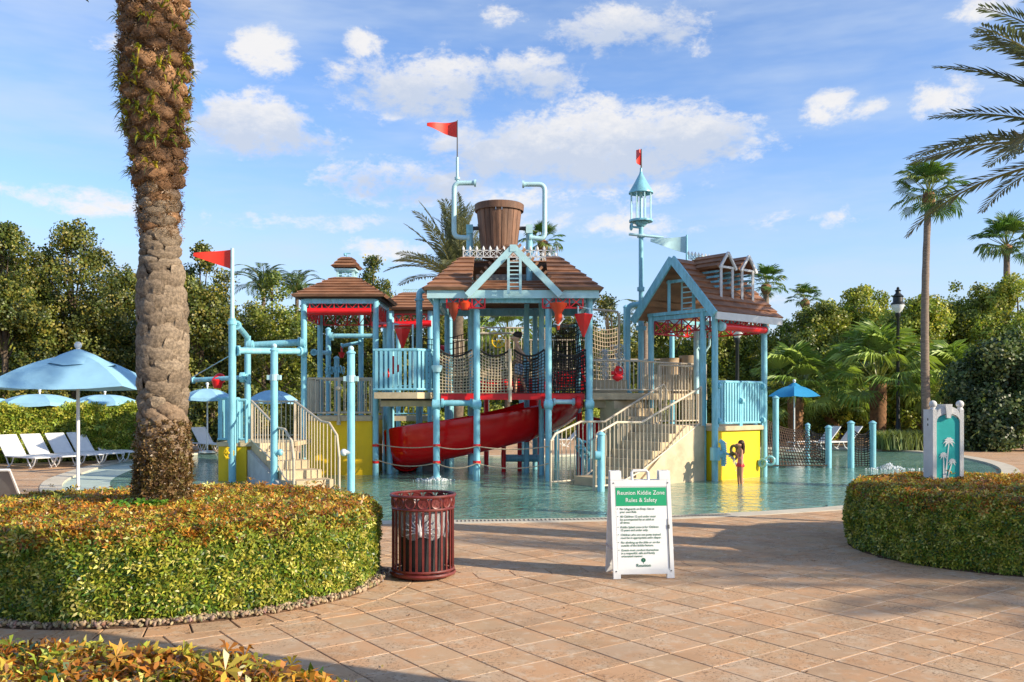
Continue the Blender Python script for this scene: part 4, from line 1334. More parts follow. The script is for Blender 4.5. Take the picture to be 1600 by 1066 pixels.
for py in (696, 722): b = MB(); b.lathe([(.088, -.03), (.088, .03)], (xb, ya, Z(py, ya)), 14); obj('rope_collar', b, RED, T1)

# ================= first landing + stairs (far left) =================
L0 = thing('landing_platform', 'low yellow-walled landing with picket fence and yellow hand wheel beside the flag mast', 'play platform', (X(362, 20.9), 20.9, WZ))
x0, x1 = X(340, 20.4), X(384, 20.4); zl = .86
b = MB(); b.bbox(x0, x1, 20.45, 22.6, -.15, zl - .1); obj('wall_panel', b, YEL, L0, False)
b = MB(); b.bbox(x0 - .03, X(470, 21), 20.42, 22.65, zl - .097, zl); obj('platform', b, CONC, L0, False)
picket(L0, [(x0 + .0, 22.0, zl), (x0, 20.45, zl), (X(362, 20.4) - .08, 20.45, zl)], 1.02)
picket(L0, [(X(366, 20.4) + .06, 20.45, zl), (X(384, 20.4), 20.45, zl)], .98)
rail(L0, [(X(392, 22.5), 22.6, zl), (X(470, 22.5), 22.6, zl)], .95, TAN)
vec_wheel(L0, (X(357, 20.2), 20.22, Z(708, 20.2)), .12, YEL)
b = MB(); b.cyl((X(357, 20.2), 20.22, Z(708, 20.2)), (X(357, 20.2), 20.46, Z(708, 20.2)), .02); obj('wheel_axle', b, YEL, L0)
ST = thing('staircase', 'narrow beige steps with tan bar railings climbing to the low landing', 'staircase', (X(490, 18.5), 18.6, WZ))
bc, tcn_ = V3(X(491, 18.55), 18.55, -.05), V3(X(425, 20.7), 20.75, zl)
dv = (tcn_ - bc); dh = V3(dv.x, dv.y, 0); Lh = dh.length; dh.normalize(); sd_ = V3(dh.y, -dh.x, 0)     # points to the right-hand rail
nst = 5; wst = .50
for k in range(nst):
    a = bc + dh * (Lh * k / nst * .92 + .1); c = bc + dh * (Lh + .05); zt = WZ + (zl - WZ) * (k + 1) / (nst + .0) - (.0 if k < nst - 1 else .004)
    e = a + dh * (Lh / nst * .92 + .05) if k < nst - 1 else c
    wr = (.50, .40, .31, .24, .20)[k]
    q = [a - sd_ * wst, a + sd_ * wr, e + sd_ * wr, e - sd_ * wst]
    obj('step', MB().prism([(p.x, p.y) for p in q], -.15 - k * .002, zt), CONC, ST, False)
for s, nm in ((-1, 'stringer'),):
    a, c = bc + sd_ * s * (wst + .05) + dh * .55, tcn_ + sd_ * s * (wst + .05) - V3(0, 0, .30)
    b = MB(); off = sd_ * .045
    b.add([a - off, a + off, a + off + V3(0, 0, .12), a - off + V3(0, 0, .12), V3(c.x, c.y, -.1) - off, V3(c.x, c.y, -.1) + off, c + off + V3(0, 0, .12), c - off + V3(0, 0, .12)],
          [(0, 1, 2, 3), (4, 7, 6, 5), (0, 4, 5, 1), (1, 5, 6, 2), (2, 6, 7, 3), (3, 7, 4, 0)])
    obj(nm, b, mat('pale_stringer', (.52, .52, .50), .8, .1, 4, .2), ST, False)


def stair_rail(root, P, zfloor, mm=None, low=None):
    """P: points along the handrail (world); balusters drop to zfloor(x) at each point"""
    mm = mm or TAN
    P = [Vector(p) for p in P]; b = MB(); b.tube(P, .027, 8)
    b.cyl((P[0].x, P[0].y, zfloor[0] - .03), P[0], .027, None, 8); b.cyl((P[-1].x, P[-1].y, zfloor[-1]), P[-1], .027, None, 8)
    lo = [V3(p.x, p.y, z + .09) for p, z in zip(P, zfloor)]
    b.tube(lo, .02, 8)
    ro = obj('handrail', b, mm, root)
    for i in range(len(P) - 1):
        L = math.hypot(P[i + 1].x - P[i].x, P[i + 1].y - P[i].y); n = max(1, int(L / (.17 if root.name == 'staircase' else .118)))
        for k in range(n):
            t = (k + .5) / n; a, c = P[i].lerp(P[i + 1], t), lo[i].lerp(lo[i + 1], t)
            obj('baluster', MB().cyl(c, a, .0115, None, 6), mm, ro)


a, c = bc - sd_ * wst - dh * .15, tcn_ - sd_ * wst
hz = lambda p, z: V3(p.x, p.y, z)
stair_rail(ST, [hz(a, .62), hz(a + dh * .12, .98), hz(a + dh * .55, 1.22), hz(a + dh * 1.0, 1.24), hz(c + dh * .0, 1.82)], [WZ, WZ, .10, .35, zl - .05])
a, c = bc + sd_ * wst - dh * .15, tcn_ + sd_ * wst
stair_rail(ST, [hz(a, .62), hz(a + dh * .12, 1.08), hz(a + dh * .55, 1.34), hz(a + dh * 1.0, 1.36), hz(c - dh * .1, 1.82)], [WZ - .05, WZ - .05, WZ - .05, WZ + .0, zl - .45])

# flag mast with pipe frame
d2 = DW(753); xm = X(363, d2)
FM = thing('flag_mast', 'pale aqua mast flying a red pennant above the yellow-walled landing', 'mast', (xm, d2, WZ))
post(FM, xm, d2, Z(498, d2), .085); clamp(FM, xm, d2, Z(505, d2), (0, 0, 1), .105, w=.04)
flag(FM, xm, d2, Z(498, d2), Z(388, d2), .05, Z(390, d2), 60 / FPX * d2, 31 / FPX * d2, FLAGRED, -1, .04)
FR = thing('pipe_frame', 'aqua pipe frame with twin overhead pipes joining the mast to the cupola tower', 'pipe frame', (X(387, 22), 22.2, WZ))
xk, yk = X(387, 22.3), 22.3
post(FR, xk, yk, Z(525, yk), .08)
pipe(FR, [(xm + .1, d2, Z(508, d2)), (X(380, 21.5), 21.5, Z(518, 21.3)), (xk, yk, Z(528, yk)), (xk, yk, Z(545, yk))], .07)
pipe(FR, [(xm + .1, d2, Z(548, d2)), (X(468, 21.6), 21.7, Z(549, 21.7))], .075)
pipe(FR, [(xk, yk, Z(540, yk)), (X(470, 22.2), 22.2, Z(535, 22.2))], .085)
for px, py in ((372, 548), (468, 549), (392, 540), (466, 535)): clamp(FR, X(px, 21.4), 21.4 if px < 400 else 21.9, Z(py, 21.5), (1, 0, 0), .12)
pipe(FR, [(xk, yk - .1, Z(590, yk)), (X(297, 22.6), 22.8, Z(594, 22.8))], .06); clamp(FR, xk - .1, yk - .1, Z(590, yk), (1, 0, 0), .13)
for px, r_ in ((287, .13), (343, .15)):
    b = MB(); b.ball((X(px, 22.7), 22.7, Z(592, 22.7)), r_, 10, 6); b.lathe([(.10, -.18), (.16, .02), (.13, .05)], (X(px, 22.7), 22.55, Z(596, 22.7)), 10)
    b.torus((X(px, 22.7), 22.5, Z(596, 22.7)), .11, .025, 12, 6, (0, 1, 0)); obj('tipping_cup', b, RED, FR)
b = MB(); b.tube([(X(300, 22.8), 22.8, Z(590, 22.8)), (xm, d2 + .1, Z(552, d2))], .012, 6); obj('stay_cable', b, AQUA, FR)
# posts standing in front
for px, pyb, pyt, pyc, lab in ((428.5, 762, 541, 590, 'aqua spray post with a cross collar in front of the beige steps'), (548.5, 770, 545, 592, 'aqua spray post with domed cap in front of the long yellow wall')):
    d = DW(pyb); x = X(px, d); t = thing('spray_post', lab, 'spray post', (x, d, WZ))
    post(t, x, d, Z(pyt + 6, d), .078, cap=.02); b = MB(); b.ball((x, d, Z(pyt, d)), .06); obj('nozzle', b, PALE, t)
    b = MB(); b.box((x, d, Z(pyc, d)), (.29, .12, .10)); b.lathe([(.092, -.07), (.092, .07)], (x, d, Z(pyc, d)), 14); obj('collar', b, PALE, t, False)
    s = -1 if px > 500 else 1
    b = MB(); b.cyl((x, d - .02, Z(707, d)), (x + s * (-.0) + (.12 if px < 500 else -.12), d - .02, Z(707, d)), .06, None, 12); b.ball((x + (.14 if px < 500 else -.14), d - .03, Z(707, d)), .075); obj('valve', b, AQUA if px < 500 else WHITE, t)

# ================= picket balcony =================
d3 = 20.7
BL = thing('balcony', 'aqua picket balcony on a beige slab above the front of the red slide', 'balcony', (X(632, d3), d3 + .6, WZ))
zb_ = Z(613, d3)
pts = [(X(584, 21.0), 22.6, zb_), (X(584, 20.7), 20.75, zb_), (X(652, 20.65), 20.65, zb_), (X(681, 21.0), 21.0, zb_)]
picket(BL, pts, 1.0)
b = MB(); b.prism([(p[0], p[1]) for p in pts] + [(pts[-1][0], 22.6)], zb_ - .15, zb_ - .002); obj('platform', b, CONC, BL, False)
b = MB(); b.prism([(pts[1][0] + .1, 21.1), (pts[3][0], 21.1), (pts[3][0], 22.7), (pts[1][0] + .1, 22.7)], zb_ - .34, zb_ - .2); obj('support_beam', b, CONC, BL, False)
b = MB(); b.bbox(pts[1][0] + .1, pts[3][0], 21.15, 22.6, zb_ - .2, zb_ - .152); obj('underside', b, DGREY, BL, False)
post(BL, X(606, 22.3), 22.6, Z(500, 22), .08)
b = MB(); xx = X(617, 21.4)
b.cyl((xx, 21.2, Z(578, 21)), (xx, 21.2, Z(556, 21)), .09, None, 12); b.cyl((xx - .16, 21.2, Z(582, 21)), (xx + .16, 21.2, Z(574, 21)), .085, None, 12); b.ball((xx - .15, 21.1, Z(585, 21)), .09)
obj('water_gun', b, RED, BL)
b = MB(); zt = Z(515, 21.5); zq = Z(507, 21.5)
b.tube([(X(615, 21.5), 21.5, Z(545, 21.5)), (X(615, 21.5), 21.5, zq), (X(645, 21.5), 21.5, zq), (X(645, 21.5), 21.5, Z(600, 21.5))], .025, 8); obj('funnel_frame', b, PALE, BL)
b = MB(); b.lathe([(.0, -.0), (.17, .0), (.175, .03)][1:], (0, 0, 0), 4); b = MB(); b.lathe([(.02, Z(545, 21.5) - zt), (.19, 0), (.18, .02), (.01, -.05)], (X(629, 21.5), 21.5, zt), 4, 1.0, .8); obj('funnel', b, RED, BL, False)

# ================= bucket house (centre) =================
d4 = 20.75
xa, xb, ya, yb = X(682, d4), X(921, d4), d4, d4 + 3.4
cx, cy = (xa + xb) / 2, (ya + yb) / 2
T2 = thing('play_tower', 'central roofed bridge house with aqua gable frame and white ladder under the bucket', 'play tower', (cx, cy, WZ))
ze = Z(459, d4)
for x, y, z in ((xa, ya, ze), (xb, ya, ze), (xa, yb, ze), (xb, yb, ze), (X(745, d4 - .1), ya - .1, ze - .02), (X(857, d4 - .15), ya - .15, ze - .02), (X(735, yb), yb, ze), (X(836, yb), yb, ze), (X(737, 22.5), 22.4, ze), (X(823, 23), 23.0, ze), (X(846, 22.2), 22.2, ze)):
    post(T2, x, y, z, .077 if y < 21 else .07)
for x in (xa, xb): clamp(T2, x, ya, ze - .05, (0, 0, 1), .13, w=.06)
ov = .27
b = MB(); fz0, fz1 = Z(466, d4 - ov), Z(453.5, d4 - ov)
b.bbox(xa - .2, xb + .2, ya - ov, ya - ov + .05, fz0, fz1); b.bbox(xa - .2, xb + .2, yb + ov, yb + ov + .05, fz0, fz1)
b.bbox(xa - .2, xa - .15, ya - ov + .055, yb + ov - .003, fz0, fz1); b.bbox(xb + .15, xb + .2, ya - ov + .055, yb + ov - .003, fz0, fz1)
obj('fascia', b, PALE, T2, False)
b = MB(); b.bbox(xa + .09, xb - .09, ya - .07, ya + .07, ze - .22, ze - .03); b.bbox(xa + .09, xb - .09, yb - .07, yb + .07, ze - .2, ze - .03)
b.bbox(xa - .06, xa + .06, ya + .08, yb - .08, ze - .2, ze - .03); b.bbox(xb - .06, xb + .06, ya + .08, yb - .08, ze - .2, ze - .03); obj('roof_beam', b, AQUA, T2, False)
zr = Z(404, 22.3)
rf = obj('roof', MB().bbox(X(725, 22.3), X(870, 22.3), cy - .05, cy + .05, zr - .2, zr - .1), DARKROOF, T2, False)
e = fz1 + .0; el_, er_ = xa - .26, xb + .26; ef, eb = ya - ov - .06, yb + ov + .06
rxl, rxr = X(738, 22.3), X(857, 22.3)
# hipped ends and the front slope on both sides of the open gable
rfl, rbk = cy - .35, cy + .35
g0, g1 = X(739, d4), X(855, d4)
roof_plane(rf, (el_, ef, e), (g0 - .02, ef, e), (rxl - .22, rfl, zr), (g0 - .02, rfl, zr), 8)
roof_plane(rf, (g1 + .02, ef, e), (er_, ef, e), (g1 + .02, rfl, zr), (rxr + .22, rfl, zr), 8)
roof_plane(rf, (el_, eb, e), (el_, ef, e), (rxl - .22, rbk, zr), (rxl - .22, rfl, zr), 8)
roof_plane(rf, (er_, ef, e), (er_, eb, e), (rxr + .22, rfl, zr), (rxr + .22, rbk, zr), 8)
roof_plane(rf, (er_, eb, e), (el_, eb, e), (rxr + .22, rbk, zr), (rxl - .22, rbk, zr), 8)
# recessed middle slope seen through the gable frame
roof_plane(rf, (g0, ef + .35, e - .02), (g1, ef + .35, e - .02), (g0, rfl + .3, Z(437, 22)), (g1, rfl + .3, Z(437, 22)), 4)
gm = obj('gable_infill', MB().bbox(g0, g1, rfl + .32, rfl + .38, e, Z(425, 22)), mat('slate_panel', (.16, .18, .17), .6, .3, 3, .1), T2, False)
ax, az_ = X(802, d4 - .4), Z(384, d4 - .4); yg = ya - ov - .10
b = MB()
for s, px in ((-1, 730), (1, 876)):
    foot = V3(X(px, yg), yg, Z(462, yg)); b.bar(foot, (ax, yg, az_ - .03), .10, .15)
b.box((ax, yg - .005, az_ - .06), (.16, .115, .16))
obj('gable_frame', b, PALE, T2, False)
b = MB()
for s, px in ((-1, 730), (1, 876)):   # little return roofs behind the gable bars
    foot = V3(X(px, yg), yg, Z(462, yg)); pk = V3(ax, yg, az_)
    for k in range(11):
        p = foot.lerp(pk, (k + .5) / 11); b = MB(); obj('verge_tile', b.box(p + V3(s * .07, .13, .05), (.16, .16, .05), M=Matrix.Rotation(-s * math.radians(-46) * -1, 3, 'Y')), ROOF, T2, False)
b = MB(); lx0, lx1 = X(794.5, yg), X(813, yg); yl = yg - .09
for x in (lx0, lx1): b.bbox(x - .03, x + .03, yl - .02, yl + .02, Z(460, yg), Z(404, yg))
for k in range(8): zz = Z(455 - k * 6.3, yg); b.bbox(lx0 + .031, lx1 - .031, yl - .014, yl + .014, zz - .013, zz + .013)
obj('ladder', b, PALE, T2, False)
# lattice cresting
for y in (rfl - .12, rbk + .12): 
    truss(T2, (X(724, 22), y, zr - .02), (X(871, 22), y, zr - .02), .17, 14, WHITE, .022, .02, 'cresting')
for y in (rfl - .12, rbk + .12):
    for k in range(15): x = X(724, 22) + (X(871, 22) - X(724, 22)) * k / 14; obj('cresting_finial', MB().lathe([(.028, .16), (.035, .20), (.001, .27)], (x, y, zr), 6), WHITE, T2)
# red brackets and cups under the eave
for px0, px1 in ((697, 757), (848.5, 912)):
    truss(T2, (X(px0, 20.3), ya - .22, Z(481, 20.5)), (X(px1, 20.3), ya - .22, Z(481, 20.5)), Z(463, 20.5) - Z(481, 20.5), 3, None, .035, .035)
b = MB(); b.lathe([(.02, -.42), (.17, -.03), (.19, 0), (.15, .0), (.02, -.3)], (X(709, 20.6), 20.6, Z(474, 20.6)), 14); obj('tipping_cone', b, mat('rust_red', (.40, .05, .02), .4, .2, 4, .05), T2)
b = MB(); b.lathe([(.10, -.16), (.16, 0), (.10, .05)], (X(726, 20.4), 20.6, Z(474, 20.6)), 12); obj('spout', b, ORANGE, T2)
b = MB(); xx = X(872, 20.5); b.lathe([(.03, -.62), (.04, -.45), (.08, -.38), (.09, -.22), (.20, -.05), (.21, 0), (.15, .01)], (xx, 20.4, Z(474, 20.4)), 16); obj('tipping_cone', b, ORANGE, T2)
b = MB(); b.tube([(xx - .03, 20.4, Z(500, 20.4)), (xx - .10, 20.4, Z(505, 20.4)), (xx, 20.35, Z(509, 20.4)), (xx + .11, 20.4, Z(500, 20.4)), (xx + .1, 20.4, Z(492, 20.4))], .018, 6); obj('spray_hook', b, WHITE, T2)
b = MB(); b.tube([(X(903, 20.5), 20.45, Z(505, 20.5)), (X(903, 20.5), 20.45, Z(479, 20.5)), (X(921, 20.5), 20.45, Z(483, 20.5)), (X(921, 20.5), 20.45, Z(500, 20.5))], .028, 8); obj('funnel_frame', b, PALE, T2)
b = MB(); b.lathe([(.02, -.52), (.215, 0), (.20, .02), (.01, -.06)], (X(912, 20.4), 20.4, Z(492, 20.4)), 4); obj('funnel', b, RED, T2, False)
for x, y in ((xa, ya), (X(745, d4 - .1), ya - .1), (X(857, d4 - .15), ya - .15), (xb, ya)):
    clamp(T2, x, y, Z(632, d4), (1, 0, 0), .13, w=.09)
pipe(T2, [(xa + .12, ya, Z(630, d4)), (X(738, d4), ya, Z(630, d4))], .07)
pipe(T2, [(X(864, d4), ya, Z(628, d4)), (X(898, d4), ya + .1, Z(628, d4))], .055, PALE)
for x in (X(850, d4), X(904, d4)): clamp(T2, x, ya + .05, Z(629, d4), (1, 0, 0), .15, RED)
for x, y in ((xa, ya), (X(745, d4 - .1), ya - .1)):
    for py in (696, 722): b = MB(); b.lathe([(.092, -.03), (.092, .03)], (x, y, Z(py, y)), 14); obj('rope_collar', b, RED, T2)
b = MB(); b.lathe([(.09, -.1), (.13, .0), (.13, .05), (.09, .06)], (xa + .02, ya - .1, Z(575, d4)), 14); obj('spray_ring', b, PALE, T2)
# guide ropes in front of the slide
rp = thing('guide_rope', 'two slack tan ropes strung between the posts before the red slide', 'rope', (X(680, 21), 21, .5))
for py, sg in ((696, .07), (722, .12)):
    for p0, p1 in (((X(587, d1), d1 - .09), (xa, ya - .09)), ((xa, ya - .09), (X(745, d4 - .1), ya - .19)), ((X(745, d4 - .1), ya - .19), (X(857, d4 - .15), ya - .24))):
        b = MB(); b.tube([(p0[0] + (p1[0] - p0[0]) * t / 12, p0[1] + (p1[1] - p0[1]) * t / 12, Z(py, 21) - sg * 4 * (t / 12) * (1 - t / 12)) for t in range(13)], .013, 6)
        obj('rope', b, ROPE, rp)

# rope bridge
zd = 1.98
RB = thing('rope_bridge', 'red-edged walkway with beige and black rope nets between the central posts', 'rope bridge', (cx, ya + .7, zd))
b = MB(); b.bbox(xa + .1, xb - .1, ya + .10, ya + .18, zd - .13, zd + .02); b.bbox(xa + .1, xb - .1, ya + 1.5, ya + 1.58, zd - .13, zd + .02); obj('edge_beam', b, RED, RB, False)
for k in range(18):
    x = xa + .12 + (xb - xa - .24) * (k + .5) / 18; obj('deck_plank', MB().box((x, ya + .84, zd - .06), ((xb - xa) / 18 - .03, 1.3, .05)), mat('deck_red', (.40, .015, .015), .6, .2, 4, .1), RB, False)
zt = Z(546, d4)
xs = [xa + .07, X(737, d4), X(749, d4), X(797, d4), X(803, d4), X(851, d4), X(864, d4), xb - .08]
for (p, q, mm) in ((0, 1, ROPE), (2, 3, ROPE), (4, 5, BROPE), (6, 7, BROPE)):
    net(RB, (xs[p], ya + .06, zd + .03), (xs[q], ya + .06, zd + .03), (xs[q], ya + .06, zt), (xs[p], ya + .06, zt), 11 if p == 0 else 10, 13, mm, .0105 if mm is ROPE else .009, .16, top=BROPE)
net(RB, (xa, ya + 1.6, zd + .03), (X(745, 22), ya + 1.6, zd + .03), (X(745, 22), ya + 1.6, zt), (xa, ya + 1.6, zt), 12, 12, BROPE, .0115, .18, top=BROPE)
net(RB, (X(745, 22), ya + 1.6, zd + .03), (xb - .9, ya + 1.6, zd + .03), (xb - .9, ya + 1.6, zt), (X(745, 22), ya + 1.6, zt), 16, 12, BROPE, .0115, .25, top=BROPE)
net(RB, (xb - .9, ya + 1.6, zd + .03), (xb, ya + 1.6, zd + .03), (xb, ya + 1.6, zt), (xb - .9, ya + 1.6, zt), 12, 12, BROPE, .0115, .18, top=BROPE)
b = MB(); b.cyl((X(797, d4), ya, Z(628, d4)), (X(797, d4), ya, Z(545, d4)), .04); b.lathe([(.06, -.04), (.06, .04)], (X(797, d4), ya, Z(607, d4)), 10); obj('net_post', b, TAN, RB)

# climbing net tunnel behind on the right
CN = thing('climbing_net', 'steep black and tan climbing net hanging behind the black bridge net', 'climbing net', (X(885, 23.5), 23.5, 1.5))
net(CN, (X(850, 24), 24.4, 1.2), (X(925, 24), 24.6, 1.6), (X(905, 24), 23.5, Z(500, 23.5)), (X(868, 24), 23.2, Z(505, 23.5)), 16, 22, BROPE, .013, .1)
net(CN, (X(930, 24.5), 24.8, 2.2), (X(968, 24.5), 25.2, 2.2), (X(968, 24.5), 25, Z(512, 25)), (X(925, 24.5), 24.6, Z(508, 24.6)), 10, 14, ROPE, .011, .1)
net(CN, (X(640, 24.5), 24.8, 2.0), (X(735, 24.5), 24.8, 2.0), (X(735, 24.5), 24.6, Z(520, 25)), (X(640, 24.5), 24.6, Z(525, 24.6)), 14, 10, BROPE, .011, .15)
pipe(CN, [(X(922, 22), 22.2, Z(483, 22.2)), (X(968, 22.5), 22.6, Z(487, 22.6)), (X(968, 22.5), 22.6, Z(560, 22.6))], .03, TAN, 'net_frame', False)
pipe(CN, [(X(850, 24), 24.3, Z(508, 24)), (X(925, 24), 24.3, Z(508, 24)), (X(925, 24), 24.3, 1.5)], .04, AQUA, 'net_frame', False)

# dumping bucket
cy5 = 22.45
BK = thing('dumping_bucket', 'giant brown wooden stave bucket slung on a beam above the central roof', 'bucket', (X(780, cy5), cy5, zr))
zt_, zb2 = Z(321, cy5), Z(404, cy5); rt, rb = 36 / FPX * cy5, 26.5 / FPX * cy5; xc = X(780, cy5); NS = 22
for k in range(NS):
    a0, a1 = 2 * PI * k / NS + .012, 2 * PI * (k + 1) / NS - .012; rr_ = random.uniform(-.008, .008)
    v = []
    for (r_, z_) in ((rb, zb2), (rt, zt_ + random.uniform(-.006, .006))):
        for rad_, aa in ((r_ + rr_, a0), (r_ + rr_ + .006, (a0 + a1) / 2), (r_ + rr_, a1), (r_ - .05, a1), (r_ - .05, a0)): v.append((xc + rad_ * math.cos(aa), cy5 + rad_ * math.sin(aa), z_))
    obj('stave', MB().add(v, [(4, 3, 2, 1, 0), (5, 6, 7, 8, 9)] + [(i, (i + 1) % 5, 5 + (i + 1) % 5, 5 + i) for i in range(5)]), WOOD, BK, False)
b = MB(); k = 1 - .13
b.lathe([(rt + .02 - .0, zt_ - .17), (rt + .035, zt_ - .17), (rt + .045, zt_ - .01), (rt + .02, zt_ + .01), (rt - .06, zt_ + .01)], (xc, cy5, 0), 44); obj('rim_band', b, WOOD, BK)
b = MB(); b.lathe([(.001, zb2), (rb - .03, zb2)], (xc, cy5, 0), 30); obj('bucket_base', b, WOOD, BK)
zx = Z(357, cy5)
b = MB(); b.cyl((X(737, cy5), cy5, zx), (X(824, cy5), cy5, zx), .05, None, 12); obj('axle', b, DGREY, BK)
for px in (734, 827):
    b = MB(); b.box((X(px, cy5), cy5, zx - .03), (.17, .22, .22)); obj('axle_bracket', b, AQUA if px < 800 else PALE, BK, False)
    b = MB(); b.cyl((X(px, cy5), cy5, zr - .9), (X(px, cy5), cy5, zx - .14), .085, None, 14); obj('support_post', b, AQUA, BK)
for s, pts in ((0, [(734, 372), (709.5, 371), (709.5, 286.5), (744, 286.5)]), (1, [(827, 372), (851, 374), (851, 288.5), (816, 288.5)])):
    o = pipe(BK, [(X(a, cy5), cy5 - .02, Z(c, cy5)) for a, c in pts], .062, PALE if s else PALE, 'fill_pipe', True)
BF = thing('flag_mast', 'thin rod with a wavy red pennant standing on the left fill pipe', 'flag', (X(714.5, cy5), cy5, Z(286, cy5)))
b = MB(); b.cyl((X(714.5, cy5), cy5, Z(283, cy5)), (X(714.5, cy5), cy5, Z(246, cy5)), .035); b.lathe([(.07, -.03), (.07, .03)], (X(714.5, cy5), cy5, Z(279, cy5)), 10); obj('rod_sleeve', b, PALE, BF)
flag(BF, X(714.5, cy5), cy5, Z(246, cy5), Z(188, cy5), .016, Z(189, cy5), 47 / FPX * cy5, 26 / FPX * cy5, FLAGRED, -1, .09, name='pennant', pm=DGREY)

# ================= red slide =================
SLD = thing('water_slide', 'deep red open flume slide sweeping down under the balcony', 'slide', (X(700, 22.4), 22.6, WZ))
path = [V3(1.5, 24.6, 1.72), V3(1.05, 23.6, 1.55), V3(.35, 22.75, 1.37), V3(-.5, 22.35, 1.2), V3(-1.35, 22.25, 1.06), V3(-2.1, 22.35, .93), V3(-2.65, 22.75, .80), V3(-2.85, 23.4, .68), V3(-2.6, 24.0, .56)]
sm = []
for i in range(len(path) - 1):
    p0 = path[max(0, i - 1)]; p1, p2 = path[i], path[i + 1]; p3 = path[min(len(path) - 1, i + 2)]
    for j in range(6):
        t = j / 6; sm.append(.5 * ((2 * p1) + (p2 - p0) * t + (2 * p0 - 5 * p1 + 4 * p2 - p3) * t * t + (3 * p1 - p0 - 3 * p2 + p3) * t ** 3))
sm.append(path[-1])
prof = []
for k in range(13):
    a = PI + PI * k / 12; prof.append((.50 * math.cos(a), .62 + .62 * math.sin(a) * 1.0 - .30))
prof = [(-.55, .50), (-.50, .52)] + prof + [(.50, .52), (.55, .50)]
outer = [(-.56, .46)] + [(p[0] * 1.06, p[1] - .03) for p in prof[2:-2]] + [(.56, .46)]
loop = prof + outer[::-1]
vs, fs = [], []; m_ = len(loop)
for i, p in enumerate(sm):
    t = (sm[min(i + 1, len(sm) - 1)] - sm[max(i - 1, 0)]); t.z = 0; t.normalize(); s_ = V3(t.y, -t.x, 0)
    drop = .0
    for (u, w) in loop: vs.append(p + s_ * u + V3(0, 0, w - .18 - .30 * (i / len(sm)) * (1 if w < .3 else .0)))
for i in range(len(sm) - 1):
    for k in range(m_): fs.append((i * m_ + k, i * m_ + (k + 1) % m_, (i + 1) * m_ + (k + 1) % m_, (i + 1) * m_ + k))
SR = mat('slide_gelcoat', (.85, .006, .008), .14, .08, 1.2, .015, 8)
obj('flume', MB().add(vs, fs), SR, SLD)
for i in (12, 27, 38):       # bolted joints between flume sections
    p = sm[i]; t = (sm[i + 1] - sm[i - 1]); t.z = 0; t.normalize(); s_ = V3(t.y, -t.x, 0); b = MB()
    ring = []
    for (u, w) in outer: ring.append(p + s_ * u * 1.03 + V3(0, 0, w - .20 - .30 * (i / len(sm)) * (1 if w < .3 else 0)))
    b.tube(ring, .018, 5); obj('joint_flange', b, SR, SLD)
for px, py0, py1, yy in ((680, 700, 748, 22.6), (566, 690, 740, 23.2), (787, 690, 735, 23.2), (812, 670, 725, 23.6), (655, 712, 735, 23.4)):
    b = MB(); b.cyl((X(px, yy), yy, -.1), (X(px, yy), yy, Z(py0, yy)), .06, None, 10); obj('support_leg', b, RED if px != 655 else AQUA, SLD)
b = MB(); b.bbox(-2.9, -1.9, 23.5, 25.2, -.1, .34); obj('runout_trough', b, mat('grey_trough', (.35, .34, .33), .6, .1, 3, .1), SLD, False)

# ================= upper deck + stair (right centre) =================
UD = thing('upper_deck', 'beige upper deck with tan bar railing between bridge and dormered tower', 'play platform', (X(985, 21.5), 22.2, WZ))
zu = Z(614, 21.0)
b = MB(); b.prism([(X(922, 21), 21.15), (X(1000, 21.3), 21.3), (X(1035, 22.3), 22.3), (X(1105, 23.6), 23.6), (X(1105, 24), 24.8), (X(920, 24), 24.3)], zu - .16, zu); obj('platform', b, CONC, UD, False)
b = MB(); b.prism([(X(925, 21), 21.4), (X(1000, 21.6), 21.6), (X(1035, 23), 23.4), (X(925, 23), 23.4)], zu - .36, zu - .165); obj('support_beam', b, CONC, UD, False)
rail(UD, [(X(923, 21), 21.18, zu), (X(1000, 21.3), 21.33, zu), (X(1035, 22.3), 22.33, zu), (X(1103, 23.6), 23.6, zu)], Z(563, 21) - Z(614, 21), TAN, .10)
rail(UD, [(X(925, 24), 24.2, zu), (X(1100, 24), 24.2, zu)], .95, TAN, .12)
for px, yy, zz, pb in ((922, 21.1, zu, 0), (1001, 23.9, zu, 0), (1100, 23.9, zu, 0), (965, 24, zu, 0)): post(UD, X(px, yy), yy, zz - .17, .075)
b = MB(); xx = X(965, 20.9)
b.cyl((xx, 20.93, Z(596, 20.9)), (xx, 20.93, Z(572, 20.9)), .045); b.cyl((xx - .15, 20.9, Z(583, 20.9)), (xx + .13, 20.9, Z(583, 20.9)), .05); b.ball((xx, 20.88, Z(590, 20.9)), .11, 10, 6, (1.2, .8, .7)); b.torus((xx + .02, 20.85, Z(580, 20.9)), .09, .02, 12, 5, (0, 1, 0)); obj('water_gun', b, RED, UD)
# tan play panels at the back
for k, (px, py, w_) in enumerate(((1047, 560, .55), (1078, 556, .6))):
    b = MB(); xx = X(px, 24); n = 9; vs = []; fs = []
    for i in range(n):
        a = PI * i / (n - 1); vs += [(xx + w_ * .5 * math.cos(a), 24.0 - .28 * math.sin(a), zu), (xx + w_ * .5 * math.cos(a), 24.0 - .28 * math.sin(a), Z(py, 24))]
    for i in range(n - 1): fs.append((2 * i, 2 * i + 2, 2 * i + 3, 2 * i + 1))
    fs.append(tuple(2 * i + 1 for i in range(n)))
    b.add(vs, fs); obj('curved_panel', b, mat('tan_plastic', (.45, .32, .19), .5, .1, 3, .05), UD)
b = MB(); b.bbox(X(1005, 23), X(1090, 23), 23.2, 23.5, zu, Z(585, 23)); obj('bench_block', b, CONC, UD, False)
b = MB(); b.bbox(X(925, 22), X(985, 22), 22.6, 22.9, zu, zu + .35); obj('bench_block', b, CONC, UD, False)
